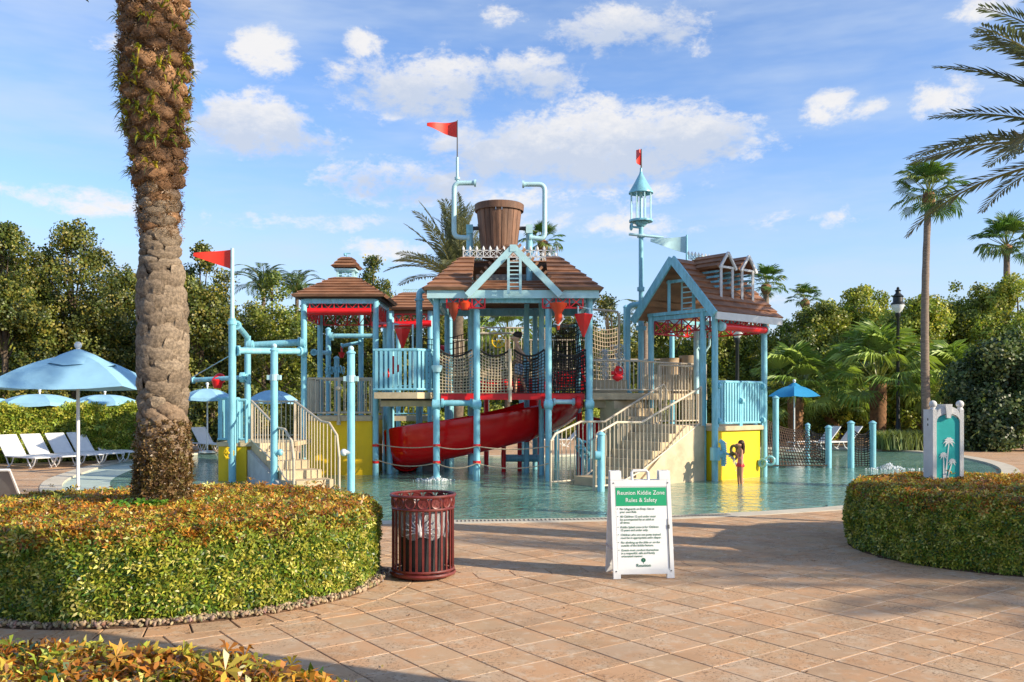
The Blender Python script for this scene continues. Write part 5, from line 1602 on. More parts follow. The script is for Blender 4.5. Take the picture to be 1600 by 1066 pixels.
b = MB(); b.tube([(X(668 + 420, 23), 23, zu), (X(1088, 23), 23, Z(517, 23))], .07, 10); b.ball((X(1088, 23), 23, Z(513, 23)), .09); b.tube([(X(1092, 23), 22.95, Z(545, 23)), (X(1102, 23), 22.95, Z(550, 23)), (X(1108, 23), 22.95, Z(540, 23)), (X(1108, 23), 22.95, Z(520, 23))], .03, 8); obj('shower_post', b, PALE, UD)

SR2 = thing('staircase', 'wide beige concrete stair with double tan bar railings rising to the dormered tower', 'staircase', (X(960, 19.5), 19.6, WZ))
p0f = V3(X(929, 18.2), 18.2, WZ); dirh = V3(.763, .646, 0).normalized(); wd = V3(-dirh.y, dirh.x, 0)     # wd points to the far rail
WS = 1.30; p0 = p0f + wd * 0.02
NSTEP, RUN, S0 = 7, .27, .70; zt3 = 1.26; rise = (zt3 - WZ) / NSTEP
for k in range(NSTEP):
    s0 = S0 + (0 if k == 0 else .42) + RUN * k; s1 = S0 + .42 + RUN * (k + 1) if k < NSTEP - 1 else 3.75
    q = [p0 + dirh * s0 + wd * .07, p0 + dirh * s1 + wd * .07, p0 + dirh * s1 + wd * WS, p0 + dirh * s0 + wd * WS]
    obj('step', MB().prism([(p.x, p.y) for p in q], -.15, WZ + rise * (k + 1)), CONC, SR2, False)
for k in range(4):          # upper flight turning back to the deck
    w0_ = WS + .03 + .24 * k
    q = [p0 + dirh * 2.55 + wd * w0_, p0 + dirh * 3.75 + wd * w0_, p0 + dirh * 3.75 + wd * (w0_ + .24), p0 + dirh * 2.55 + wd * (w0_ + .24)]
    obj('step', MB().prism([(p.x, p.y) for p in q], -.15, 1.26 + .19 * (k + 1)), CONC, SR2, False)
# outer stringer wall
def sz(s): return WZ + max(0, min(zt3 - WZ, (s - S0 - .45) / (RUN * (NSTEP - 1) + .15) * (zt3 - WZ)))
a0, a1 = S0 + .75, S0 + .42 + RUN * NSTEP
A, B = p0 + dirh * a0, p0 + dirh * a1; B2 = p0 + dirh * 3.70; off = wd * .06
vs = []
for o_ in (V3(0, 0, 0), off): vs += [V3(A.x, A.y, -.15) + o_, V3(B2.x, B2.y, -.15) + o_, V3(B2.x, B2.y, zt3 - .02) + o_, V3(B.x, B.y, zt3 - .02) + o_, V3(A.x, A.y, .06) + o_]
obj('stringer', MB().add(vs, [(0, 1, 2, 3, 4), (9, 8, 7, 6, 5)] + [(i, 5 + i, 5 + (i + 1) % 5, (i + 1) % 5) for i in range(5)]), mat('sandy_concrete', (.62, .50, .33), .85, .12, 3, .25, 50, dirt=(.40, .31, .20), dirt_amt=.6), SR2, False)


def onrail(s, z, o_): q = p0 + dirh * s + wd * o_; return V3(q.x, q.y, z)


def railz(py, s, o_): q = p0 + dirh * s + wd * o_; return Z(py, q.y)


Lr = 3.57
# near rail: rises, runs level, then climbs to the tower
pts = [(0.0, 690), (.12, 677), (.69, 660), (1.49, 660), (Lr, 605)]
stair_rail(SR2, [onrail(s, railz(py, s, 0), -.0) for s, py in pts], [WZ, WZ, WZ, sz(1.49), sz(Lr) - .03], TAN)
o_ = WS + .02
pts = [(0.0, 690), (.14, 678), (.93, 659), (1.70, 659), (3.70, 603)]
stair_rail(SR2, [onrail(s, railz(py, s, o_), o_) for s, py in pts], [WZ, WZ, WZ, sz(1.7), sz(3.7)], TAN)
b = MB(); q = [onrail(3.70, railz(603, 3.7, o_), o_), onrail(3.80, railz(601, 3.8, o_), o_), onrail(3.88, railz(608, 3.88, o_), o_), onrail(3.88, railz(640, 3.88, o_), o_)]
b.tube(q, .027, 8); obj('rail_loop', b, TAN, SR2)
t = thing('spray_post', 'short aqua spray post with side nozzle at the foot of the wide stair', 'spray post', (X(939, 18.1), 18.1, WZ))
post(t, X(939, 18.1), 18.1, Z(679, 18.1), .075, cap=.01); b = MB(); b.cyl((X(930, 18.05), 18.05, Z(712, 18)), (X(939, 18.05), 18.05, Z(712, 18)), .09, None, 12); obj('nozzle', b, AQUA, t)
b = MB(); xx, yy = X(912, 20.3), 20.6
t = thing('crawl_spinner', 'clustered aqua water toy half hidden behind the stair bars', 'water toy', (xx, yy, WZ))
for k in range(5): b.torus((xx + random.uniform(-.15, .15), yy + random.uniform(-.1, .1), .55 + .07 * k), .12, .03, 12, 6, (random.random(), random.random(), .4))
b.cyl((xx, yy, -.1), (xx, yy, .9), .04); obj('coil', b, AQUA, t)

# ================= lighthouse mast =================
dm = 23.0; xm_ = X(1001.5, dm)
LM = thing('lighthouse_mast', 'tall aqua mast with a caged lantern and cone cap topped by a red flag', 'mast', (xm_, dm, zu))
b = MB(); b.tube([(xm_, dm, zu - .1), (xm_, dm, Z(470, dm))], .075, 14); b.tube([(xm_, dm, Z(470, dm)), (xm_, dm, Z(345, dm))], .06, 14); b.lathe([(.10, -.05), (.10, .05)], (xm_, dm, Z(452, dm)), 14); b.lathe([(.14, -.05), (.14, .05)], (xm_, dm, Z(513, dm)), 14); obj('mast', b, AQUA, LM)
b = MB(); b.lathe([(.001, 0), (.31, 0), (.31, .05), (.001, .055)], (xm_, dm, Z(347, dm)), 28); b.lathe([(.09, -.12), (.2, -.01)], (xm_, dm, Z(347, dm)), 16); obj('lantern_floor', b, AQUA, LM)
for k in range(8):
    a = 2 * PI * k / 8 + .2; b = MB(); b.cyl((xm_ + .27 * math.cos(a), dm + .27 * math.sin(a), Z(345, dm)), (xm_ + .27 * math.cos(a), dm + .27 * math.sin(a), Z(301, dm)), .017, None, 6); obj('lantern_bar', b, PALE, LM)
b = MB(); b.lathe([(.32, -.01), (.32, .02), (.19, .24), (.05, .50), (.03, .58), (.03, .66)], (xm_, dm, Z(302, dm)), 28); obj('lantern_cap', b, AQUA, LM)
b = MB(); b.cyl((xm_, dm, Z(346, dm)), (xm_, dm, Z(300, dm)), .04); obj('lantern_core', b, PALE, LM)
flag(LM, X(1002, dm), dm, Z(268, dm), Z(233, dm), .02, Z(234, dm), .32, .42, FLAGRED, -1, .10, 1.0, pm=DGREY)
b = MB(); b.tube([(X(982, dm), dm - .08, Z(367, dm)), (X(1036, dm), dm - .08, Z(372.5, dm))], .035, 10); b.lathe([(.1, -.04), (.1, .04)], (xm_, dm, Z(369, dm)), 12); obj('cross_arm', b, PALE, LM)
b = MB(); b.torus((X(986, dm), dm - .05, Z(355, dm)), .08, .025, 12, 6, (1, .2, 0)); b.cyl((X(986, dm), dm - .05, Z(355, dm)), (xm_, dm, Z(356, dm)), .03); obj('valve_wheel', b, AQUA, LM)
pipe(LM, [(xm_ + .05, dm, Z(475, dm)), (X(981, dm), dm, Z(477, dm)), (X(981, dm), dm, zu)], .07)
pipe(LM, [(xm_, dm, Z(474, dm)), (X(1024, dm), dm, Z(474, dm))], .055)
WF = thing('flag_mast', 'pale aqua pennant on a short pole rising from the gabled roof ridge', 'flag', (X(1072, 22.5), 22.5, Z(415, 22.5)))
flag(WF, X(1073, 22.5), 22.5, Z(420, 22.5), Z(367, 22.5), .028, Z(369, 22.5), 57 / FPX * 22.5, 27 / FPX * 22.5, PALE, -1, .05, pm=AQUA)

# ================= dormered tower (right) =================
C0 = V3(X(1117, 20.45), 20.45, 0); C2 = V3(X(1194, 21.7), 21.7, 0); u_ = (C2 - C0).normalized(); w_ = V3(-u_.y, u_.x, 0); Ls = (C2 - C0).length
T3 = thing('play_tower', 'gabled tower with two white-framed dormers and picket fence over a bright yellow wall', 'play tower', ((C0 + u_ * Ls / 2 + w_ * Ls / 2).x, (C0 + u_ * Ls / 2 + w_ * Ls / 2).y, WZ))
C1, C3 = C0 + w_ * Ls, C0 + w_ * Ls + u_ * Ls
ze = Z(487, 20.6)
for p in (C0, C1, C2, C3, C0 + w_ * .34): post(T3, p.x, p.y, ze, .075)
b = MB()
for p, q in ((C0, C2), (C1, C3), (C0, C1), (C2, C3)):
    d_ = (q - p).normalized() * .09; b.bar(p + d_ + V3(0, 0, ze - .06), q - d_ + V3(0, 0, ze - .06), .07, .1)
obj('roof_beam', b, AQUA, T3, False)


def L3(u, w, z): p = C0 + u_ * u + w_ * w; return V3(p.x, p.y, z)


zE, zR = ze + .0, Z(407, 21.2); ovu, ovw = .34, .24; mid = Ls / 2
rf = obj('roof', MB().bar(L3(-ovu + .1, mid, zR - .06), L3(Ls + ovu - .1, mid, zR - .06), .06, .08), DARKROOF, T3, False)
zEo = zE - .08
roof_plane(rf, L3(-ovu, -ovw, zEo), L3(Ls + ovu + .05, -ovw, zEo), L3(-ovu, mid, zR), L3(Ls * .93, mid, zR), 9)
roof_plane(rf, L3(-ovu, Ls + ovw, zEo), L3(Ls + ovu + .05, Ls + ovw, zEo), L3(-ovu, mid, zR), L3(Ls * .93, mid, zR), 9)
b = MB(); b.bar(L3(-ovu + .02, -ovw - .03, zEo - .06), L3(Ls + ovu, -ovw - .03, zEo - .06), .05, .17); obj('fascia', b, WHITE, T3, False)
b = MB()
for u in (-ovu - .03,):
    b.bar(L3(u, -ovw - .03, zEo - .04), L3(u, mid, zR + .0), .06, .19); b.bar(L3(u - .003, Ls + ovw + .03, zEo - .04), L3(u - .003, mid, zR + .0), .06, .19)
obj('bargeboard', b, AQUA, T3, False)
b = MB(); b.bar(L3(-.04, -.05, ze + .04), L3(-.04, Ls + .05, ze + .04), .08, .08)
zk = ze + (zR - ze) * .62
b.bar(L3(-.04, mid - .42, zk), L3(-.04, mid + .42, zk), .06, .07)
for w2 in (mid - .40, mid + .36): b.bar(L3(-.05, w2, ze + .08), L3(-.05, w2, zk + .05), .07, .07)
obj('gable_frame', b, AQUA, T3, False)
b = MB()
for w2 in (mid - .24, mid + .12): b.bar(L3(.15, w2, ze + .08), L3(.15, w2, zk), .04, .04)
for k in range(6): zz = ze + .15 + k * .13; b.bar(L3(.15, mid - .22, zz), L3(.15, mid + .1, zz), .03, .03)
obj('ladder', b, PALE, T3, False)
# dormers
for uc, nm in ((Ls * .30, 1), (Ls * .72, 2)):
    wf = .28; hw_ = .22
    slope = (zR - zEo) / (mid + ovw); zfb = zEo + slope * (wf + ovw) * .62 - .0
    zfb = zEo + slope * (wf * .3 + ovw); zh = zfb + .78
    zp_ = zh + .34
    dr = obj('dormer', MB().bar(L3(uc, wf - .20, zp_ - .05), L3(uc, mid - .05, zp_ - .05), .05, .05), WHITE, T3, False)
    b = MB()
    for s in (-hw_, hw_): b.bar(L3(uc + s, wf - .18, zfb), L3(uc + s, wf - .18, zh), .055, .055)
    b.bar(L3(uc - hw_ - .05, wf - .18, zh + .02), L3(uc + hw_ + .05, wf - .18, zh + .02), .055, .05)
    for s in (-1, 1): b.bar(L3(uc + s * (hw_ + .10), wf - .22, zh - .02), L3(uc, wf - .22, zp_ + .03), .05, .055)
    obj('dormer_frame', b, WHITE, dr, False)
    for s in (-1, 1): roof_plane(dr, L3(uc + s * (hw_ + .12), wf - .20, zh - .02), L3(uc + s * (hw_ + .12), mid + .05, zh - .02), L3(uc, wf - .20, zp_), L3(uc, mid + .05, zp_), 3)
    b = MB()
    for s in (-hw_, hw_):
        for k in range(4): zz = zh - .08 - k * .12; b.bar(L3(uc + s, wf - .12, zz), L3(uc + s, min(mid, wf + .55 - k * .12), zz), .02, .05)
    obj('louvre_slats', b, AQUA, dr, False)
truss(T3, L3(.25, mid, zR + .07), L3(Ls * .8, mid, zR + .07), .12, 10, PALE, .02, .02, 'cresting')
for k in range(11): p = L3(.25 + (Ls * .8 - .25) * k / 10, mid, zR + .16); obj('cresting_finial', MB().lathe([(.02, 0), (.03, .05), (.001, .11)], tuple(p), 6), WHITE, T3)
zt0, zt1 = ze - .42, ze - .10
truss(T3, L3(0, .14, zt0), L3(0, Ls - .12, zt0), zt1 - zt0, 4, mat('dark_red_paint', (.36, .012, .018), .4, .2, 4, .05), .035, .035)
truss(T3, L3(.14, 0, zt0), L3(Ls - .12, 0, zt0), zt1 - zt0, 4, None, .035, .035)
truss(T3, L3(.14, Ls, zt0), L3(Ls - .12, Ls, zt0), zt1 - zt0, 4, None, .035, .035)
truss(T3, L3(Ls, .14, zt0), L3(Ls, Ls - .12, zt0), zt1 - zt0, 4, None, .035, .035)
pp = [L3(.12, -.10, zt0 + .06), L3(Ls - .08, -.10, zt0 + .06)]; pipe(T3, pp, .085, RED, 'spray_pipe', False)
for p in pp: clamp(T3, p.x, p.y, p.z, u_, .11, PALE, .04)
zp3 = Z(667, 20.8) + .02
b = MB(); b.prism([(p.x, p.y) for p in (L3(.0, -.03, 0), L3(Ls, -.03, 0), L3(Ls, Ls, 0), L3(.0, Ls, 0))], zp3 - .11, zp3); obj('platform', b, CONC, T3, False)
b = MB(); b.prism([(p.x, p.y) for p in (L3(.09, .05, 0), L3(Ls - .09, .05, 0), L3(Ls - .09, Ls - .1, 0), L3(.09, Ls - .1, 0))], -.15, zp3 - .113); obj('wall_panel', b, YEL, T3, False)
picket(T3, [L3(.10, 0.0, zp3), L3(Ls / 2 - .03, 0, zp3)], Z(597, 20.8) - zp3); picket(T3, [L3(Ls / 2 + .03, 0.0, zp3), L3(Ls - .10, 0, zp3)], Z(597, 20.8) - zp3)
rail(T3, [L3(.3, Ls, zp3), L3(Ls - .1, Ls, zp3)], 1.5, TAN)
for p in (L3(.1, -.03, zp3 + .12), L3(Ls - .1, -.03, zp3 + .12), L3(.1, -.03, zp3 + .95), L3(Ls - .1, -.03, zp3 + .95), L3(Ls / 2, -.03, zp3 + .6)): clamp(T3, p.x, p.y, p.z, u_, .075, w=.04)
post(T3, X(1086, 21.4), 21.5, Z(640, 21), .0) if False else None
# water cannon on the front post, hand wheel on the rear one
WG = thing('water_cannon', 'ribbed aqua water cannon jutting from the corner post before the yellow wall', 'water toy', (C0.x + .12, C0.y - .15, Z(710, 20.2)))
b = MB(); yy = C0.y - .12; b.cyl((C0.x, yy, Z(712, 20.2)), (X(1131, 20.2), yy, Z(710, 20.2)), .10, None, 12); b.cyl((C0.x - .02, yy, Z(720, 20.2)), (C0.x - .02, yy, Z(700, 20.2)), .12, None, 12); obj('mount', b, AQUA, WG)
b = MB(); q = [(X(1126, 20.2), yy, Z(689, 20.2)), (X(1131, 20.2), yy - .02, Z(692, 20.2)), (X(1133, 20.2), yy - .02, Z(705, 20.2)), (X(1132, 20.2), yy - .02, Z(729, 20.2))]; b.tube(q, [.05, .06, .062, .05], 10)
for k in range(12): b.lathe([(.062, -.012), (.078, 0), (.062, .012)], (X(1133, 20.2), yy - .02, Z(693 + k * 2.9, 20.2)), 10)
obj('ribbed_barrel', b, AQUA, WG)
b = MB(); xg, yg_ = X(1146, 20.0), 19.95
b.torus((xg, yg_, Z(703, 20)), .10, .035, 14, 6, (1, .5, 0)); b.torus((xg + .01, yg_, Z(713, 20)), .07, .03, 14, 6, (1, .5, 0)); b.cyl((X(1139, 20), yg_, Z(711, 20)), (xg, yg_, Z(708, 20)), .045); obj('grip_wheel', b, mat('olive_plastic', (.20, .17, .05), .5, .2, 5, .05), WG)
b = MB(); b.cyl((X(1133, 20.2), yy, Z(710, 20)), (X(1140, 20), yg_, Z(710, 20)), .03); obj('nozzle', b, AQUA, WG)
p = C2 - u_ * .0; t = thing('hand_wheel', 'round aqua hand wheel on the outer post beside the yellow wall', 'hand wheel', (C2.x, C2.y - .12, Z(721, 21.5)))
b = MB(); b.torus((C2.x + .09, C2.y - .2, Z(720, 21.5)), .10, .035, 16, 6, (.3, 1, 0)); b.torus((C2.x - .08, C2.y - .15, Z(724, 21.5)), .09, .035, 16, 6, (.7, 1, 0)); b.cyl((C2.x - .05, C2.y - .12, Z(722, 21.5)), (C2.x + .08, C2.y - .18, Z(720, 21.5)), .03); obj('wheel', b, AQUA, t)

# ================= rear structures =================
d6 = 27.5
xa, xb, ya, yb = X(612, d6), X(672, d6), d6, d6 + 1.6; cx, cy = (xa + xb) / 2, (ya + yb) / 2
T4 = thing('play_tower', 'small rear tower with a dark and brown hip roof behind the cupola tower', 'play tower', (cx, cy, WZ))
ze = Z(486, d6)
for x, y in ((xa, ya), (xb, ya), (xa, yb), (xb, yb)): post(T4, x, y, ze, .08)
rf = obj('roof', MB().bbox(cx - .7, cx + .7, cy - .7, cy + .7, ze, ze + .03), DARKROOF, T4, False); E, Tp = 1.05, .3; z1 = Z(460, cy)
for k in range(4):
    (ax, ay), (bx_, by_) = cor[k], cor[(k + 1) % 4]
    roof_plane(rf, (cx + ax * E, cy + ay * E, ze + .03), (cx + bx_ * E, cy + by_ * E, ze + .03), (cx + ax * Tp, cy + ay * Tp, z1), (cx + bx_ * Tp, cy + by_ * Tp, z1), 6)
truss(T4, (cx - .33, cy, z1), (cx + .33, cy, z1), .16, 5, PALE, .03, .03, 'cresting')
truss(T4, (xa + .1, ya, Z(512, d6)), (xb - .1, ya, Z(512, d6)), .42, 4); truss(T4, (xa, ya + .1, Z(512, d6)), (xa, yb - .1, Z(512, d6)), .42, 4)
pipe(T4, [(xa + .1, ya - .12, Z(508, d6)), (xb + .05, ya - .12, Z(506, d6))], .1, RED, 'spray_pipe', False)
b = MB(); b.bbox(xa, xb, ya, yb, 1.2, 1.35); obj('platform', b, CONC, T4, False); rail(T4, [(xa, ya, 1.35), (xb, ya, 1.35)], .95, AQUA, .14)
PM = thing('pipe_frame', 'aqua uprights and crossing pipes seen inside the cupola tower', 'pipe frame', (X(540, 25), 25.2, WZ))
for px, py in ((513, 515), (564, 470), (602, 480), (526, 560)): post(PM, X(px, 25.4), 25.4, Z(py, 25.4), .075, cap=.01)
pipe(PM, [(X(518, 25.2), 25.2, Z(525, 25.2)), (X(588, 25.2), 25.2, Z(525, 25.2))], .065); clamp(PM, X(518, 25.2), 25.2, Z(525, 25), (1, 0, 0), .12)
pipe(PM, [(X(533, 25), 25, Z(541, 25)), (X(562, 25), 25.2, Z(534, 25))], .05); pipe(PM, [(X(490, 24.2), 24.2, Z(550, 24)), (X(511, 25), 25.2, Z(551, 25))], .06)
for k in range(7): b = MB(); b.torus((X(510 + k * 4.4, 24.6), 24.6, Z(579 - (k % 2) * 2, 24.6)), .10, .016, 12, 5, (1, .5, 0)); obj('spray_hoop', b, AQUA, PM)
b = MB(); b.cyl((X(534, 25), 25, Z(541, 25)), (X(534, 25), 25, Z(552, 25)), .03); b.lathe([(.05, -.15), (.1, 0)], (X(534, 25), 25, Z(551, 25)), 10); obj('shower_head', b, RED, PM)
PU = thing('pipe_frame', 'tall aqua uprights with elbows just left of the central roof', 'pipe frame', (X(657, 23), 23.2, WZ))
post(PU, X(655, 23.3), 23.3, Z(462, 23.3), .085, z0=-.15); pipe(PU, [(X(655, 23.3), 23.3, Z(470, 23.3)), (X(655, 23.3), 23.3, Z(455, 23.3)), (X(672, 23.3), 23.3, Z(452, 23.3))], .08)
post(PU, X(608, 24.5), 24.5, Z(490, 24.5), .08)
PR = thing('pipe_frame', 'aqua uprights and sprays behind the black bridge nets', 'pipe frame', (X(845, 26), 26, WZ))
for px, py in ((822, 470), (836, 476), (918, 500), (978, 480), (1050, 520), (703, 500)): post(PR, X(px, 26.2), 26.2, Z(py, 26.2), .075, cap=.01)
pipe(PR, [(X(822, 26), 26, Z(498, 26)), (X(846, 26), 26, Z(490, 26))], .06)
b = MB(); b.tube([(X(700, 25), 25, 1.0), (X(700, 25), 25, Z(560, 25))], .04, 8); b.ball((X(690, 25), 25, Z(548, 25)), .16, 10, 7); b.torus((X(693, 25), 24.9, Z(555, 25)), .17, .05, 14, 6, (.2, 1, 0)); obj('water_toy', b, RED, PR)
RD = thing('upper_deck', 'rear deck with a double-railed tan bar screen and round yellow wheel', 'play platform', (X(785, 26.5), 27, WZ))
zz0 = Z(580, 26.5)
b = MB(); b.bbox(X(700, 26.5), X(925, 26.5), 26.6, 28.6, zz0 - .16, zz0); obj('platform', b, CONC, RD, False)
rail(RD, [(X(744, 26.6), 26.65, zz0), (X(824, 26.6), 26.65, zz0)], Z(512, 26.6) - zz0, TAN, .115)
b = MB(); b.tube([(X(744, 26.6), 26.6, Z(521, 26.6)), (X(820, 26.6), 26.6, Z(521, 26.6))], .03, 8); obj('mid_rail', b, TAN, RD)
rail(RD, [(X(700, 26.6), 26.65, zz0), (X(742, 26.6), 26.65, zz0)], .95, TAN, .13); rail(RD, [(X(826, 26.6), 26.65, zz0), (X(925, 26.6), 26.65, zz0)], .95, TAN, .13)
vec_wheel(RD, (X(779, 26.4), 26.5, Z(533, 26.5)), .20, YEL); 
for px in (705, 760, 815, 870, 920): post(RD, X(px, 27), 27, zz0 - .17, .08)
# red tumble tubes and blocks glimpsed under the bridge
TT = thing('crawl_tube', 'red crawl tube and blocks glimpsed low behind the rope nets', 'crawl tube', (X(800, 25), 25, WZ))
b = MB(); b.tube([(X(745, 25), 25.0, Z(607, 25)), (X(800, 25), 25.3, Z(604, 25)), (X(850, 25), 25, Z(602, 25))], .22, 14); obj('tube', b, SR, TT)
b = MB(); b.tube([(X(865, 25.5), 25.4, Z(596, 25)), (X(910, 25.5), 25.6, Z(590, 25))], .28, 14); b.bbox(X(900, 25.5), X(912, 25.5), 25.2, 25.4, Z(610, 25), Z(545, 25)); obj('tube', b, SR, TT)
for px in (760, 840, 905): b = MB(); b.cyl((X(px, 25.4), 25.4, -.1), (X(px, 25.4), 25.4, Z(605, 25.4)), .07); obj('support_leg', b, RED, TT)
# second slide, right of centre under the deck
S2 = thing('water_slide', 'second red flume glimpsed through the bars of the wide stair', 'slide', (X(960, 22.5), 22.6, WZ))
b = MB(); q = []
for i in range(11): t_ = i / 10; q.append(V3(X(925 + 110 * t_, 22.6), 22.9 - .5 * math.sin(PI * t_), 1.0 - .45 * t_))
b.tube(q, .42, 16); obj('flume', b, SR, S2)
for px in (905, 985, 1040): b = MB(); b.cyl((X(px, 23.4), 23.2, -.1), (X(px, 23.4), 23.2, 1.5 if px == 905 else .8), .065, None, 10); obj('support_leg', b, RED, S2)
t = thing('floor_pipe', 'thick aqua pipe lying low over the water behind the right bridge post', 'pipe', (X(822, 23), 23, .2))
pipe(t, [(X(783, 23.5), 23.6, Z(716, 23.6)), (X(850, 23.5), 23.6, Z(716, 23.6))], .10)

# ================= rope net play at the far right =================
RN1 = thing('climbing_net', 'brown rope net slung low over the water from aqua posts beside the yellow wall', 'climbing net', (X(1245, 24.5), 25, WZ))
d7 = DW(731)
for px, py, pb in ((1212, 622, 731), (1294.5, 668, 731), (1262, 664, 716), (1180, 650, 716)): dd = DW(pb); post(RN1, X(px, dd), dd, Z(py, dd), .085 if pb > 720 else .075, cap=.01)
dn = d7; db = DW(716)
net(RN1, (X(1200, dn), dn - .1, .02), (X(1290, dn), dn - .1, .02), (X(1258, db), db, Z(672, db)), (X(1196, db), db, Z(655, db)), 20, 13, mat('brown_rope', (.10, .06, .035), .9, .3, 15, .2), .014, .12)
net(RN1, (X(1262, db), db - .2, .02), (X(1291, dn), dn, .02), (X(1293, dn), dn, Z(676, dn)), (X(1262, db), db, Z(668, db)), 9, 11, BROPE, .012, .12)
RN2 = thing('climbing_net', 'small sagging net ladder between two aqua posts standing in the water', 'climbing net', (X(1347, d7), d7, WZ))
for px in (1329.5, 1363.5): post(RN2, X(px, d7), d7, Z(661, d7), .09, cap=.01)
net(RN2, (X(1333, d7), d7, .0), (X(1360, d7), d7, .0), (X(1360, d7), d7, Z(672, d7)), (X(1333, d7), d7, Z(672, d7)), 6, 14, BROPE, .013, .14, top=BROPE)
# splashes
for (px, py, s, lab) in ((1390, 733, .25, 'low white fountain bubble in the shallow water by the net ladder'), (682, 750, .16, 'small splash where the post beside the slide meets the water')):
    d = DW(py); n = 260; a = RN.uniform(0, 2 * PI, n); r = np.abs(RN.normal(0, s, n)); P = np.stack([X(px, d) + r * np.cos(a) * 1.4, d + r * np.sin(a), WZ + np.clip(s * .7 - r * .6, 0, 1) * RN.uniform(0, 1, n)], 1)
    o = scatter('splash', ico.v, [f for f in ico.f if len(f) == 4], P, frames(RN.normal(size=(n, 3))), RN.uniform(.008, .03, n), np.ones((n, 3)) * .8, FOAM, None, off=(X(px, d), d, WZ)); tag(o, lab, 'splash')
for (px, zlo, zhi, d, s, lab) in ((945, zu, Z(545, 23.2), 23.2, .05, 'thin white water jet rising behind the tan deck railing'), (968, zu, Z(538, 23.2), 23.3, .09, 'thicker white water jet beside the thin one behind the deck railing')):
    n = 900; t_ = RN.uniform(0, 1, n); P = np.stack([X(px, d) + RN.normal(0, s, n) * (.3 + t_), d + RN.normal(0, s, n), zlo + (zhi - zlo) * t_], 1)
    o = scatter('water_jet', ico.v, [f for f in ico.f if len(f) == 4], P, frames(RN.normal(size=(n, 3))), RN.uniform(.006, .018, n), np.ones((n, 3)) * .8, FOAM, None, off=(X(px, d), d, zlo)); tag(o, lab, 'water jet')
d = 20.0; n = 420; t_ = RN.uniform(0, 1, n) ** .7; P = np.stack([X(1136, d) + t_ * .32 + RN.normal(0, .015 + .02 * t_.mean(), n), d - .1 + RN.normal(0, .02, n), Z(712, d) - t_ ** 2 * .62 - .0], 1)
o = scatter('water_jet', ico.v, [f for f in ico.f if len(f) == 4], P, frames(RN.normal(size=(n, 3))), RN.uniform(.004, .012, n), np.ones((n, 3)) * .8, FOAM, None, off=(X(1136, d), d, .3)); tag(o, 'thin stream falling from the water cannon in front of the girl', 'water jet')


# ------------------------------------------------------------------ umbrellas and loungers
def umbrella(x, y, R, zr_, zt_, m, label, n=8, vent=True, pole_m=None, rot=0.0):
    root = thing('patio_umbrella', label, 'umbrella', (x, y, 0))
    b = MB(); b.cyl((x, y, 0), (x, y, zt_ + .02), .028, None, 10); b.lathe([(.28, 0), (.28, .05), (.05, .09)], (x, y, 0), 16); obj('pole', b, pole_m or WHITE, root)
    for k in range(n):
        a0, a1 = 2 * PI * (k + rot) / n, 2 * PI * (k + 1 + rot) / n; vs, fs = [], []; M_ = 5
        for i in range(M_ + 1):
            t = i / M_; r = R * (.12 + .88 * t); zz = zt_ - .08 - (zt_ - .08 - zr_) * (t ** 1.12) + .05 * math.sin(PI * t)
            for j in range(5):
                q = j / 4; px_ = r * (math.cos(a0) * (1 - q) + math.cos(a1) * q); py_ = r * (math.sin(a0) * (1 - q) + math.sin(a1) * q)
                vs.append((x + px_, y + py_, zz - .05 * R / 1.3 * math.sin(PI * q) * t))
        for i in range(M_):
            for j in range(4): o = i * 5 + j; fs.append((o, o + 1, o + 6, o + 5))
        # valance
        if not vent: o = len(vs)
        else: o = -1
        for j in range(5 if o > 0 else 0): v = vs[M_ * 5 + j]; vs.append((v[0], v[1], v[2] - .11))
        for j in range(4 if o > 0 else 0): fs.append((M_ * 5 + j, M_ * 5 + j + 1, o + j + 1, o + j))
        obj('canopy_panel', MB().add(vs, fs), m, root)
        b = MB(); c0_, s0_ = math.cos(a0), math.sin(a0)
        b.tube([(x, y, zt_ - .12), (x + R * .97 * c0_, y + R * .97 * s0_, zr_ - .01)], .011, 5); b.tube([(x, y, zr_ + .02), (x + R * .5 * c0_, y + R * .5 * s0_, (zr_ + zt_) / 2 - .08)], .011, 5); obj('rib', b, BINRED if False else mat('tan_rib', (.35, .27, .18), .5, .1, 5, 0), root)
    if vent:
        vs = []; N_ = n * 4; fs = []
        for i, (r, z_) in enumerate(((.05, zt_ + .02), (.18 * R, zt_ - .07), (.36 * R, zt_ - .22), (.40 * R, zt_ - .25))):
            for k in range(N_):
                a = 2 * PI * k / N_ + 2 * PI * rot / n; ripple = (.03 * math.sin(k * 1.57 * 2) + .02 * math.sin(k * 2.3)) * (i / 3)
                vs.append((x + r * math.cos(a), y + r * math.sin(a), z_ + ripple))
        for i in range(3):
            for k in range(N_): fs.append((i * N_ + k, i * N_ + (k + 1) % N_, (i + 1) * N_ + (k + 1) % N_, (i + 1) * N_ + k))
        obj('vent_cap', MB().add(vs, fs), m, root)
    b = MB(); b.ball((x, y, zt_ + .09), .06, 12, 8); b.lathe([(.05, 0), (.03, .04)], (x, y, zt_), 10); obj('finial', b, WHITE, root)
    return root


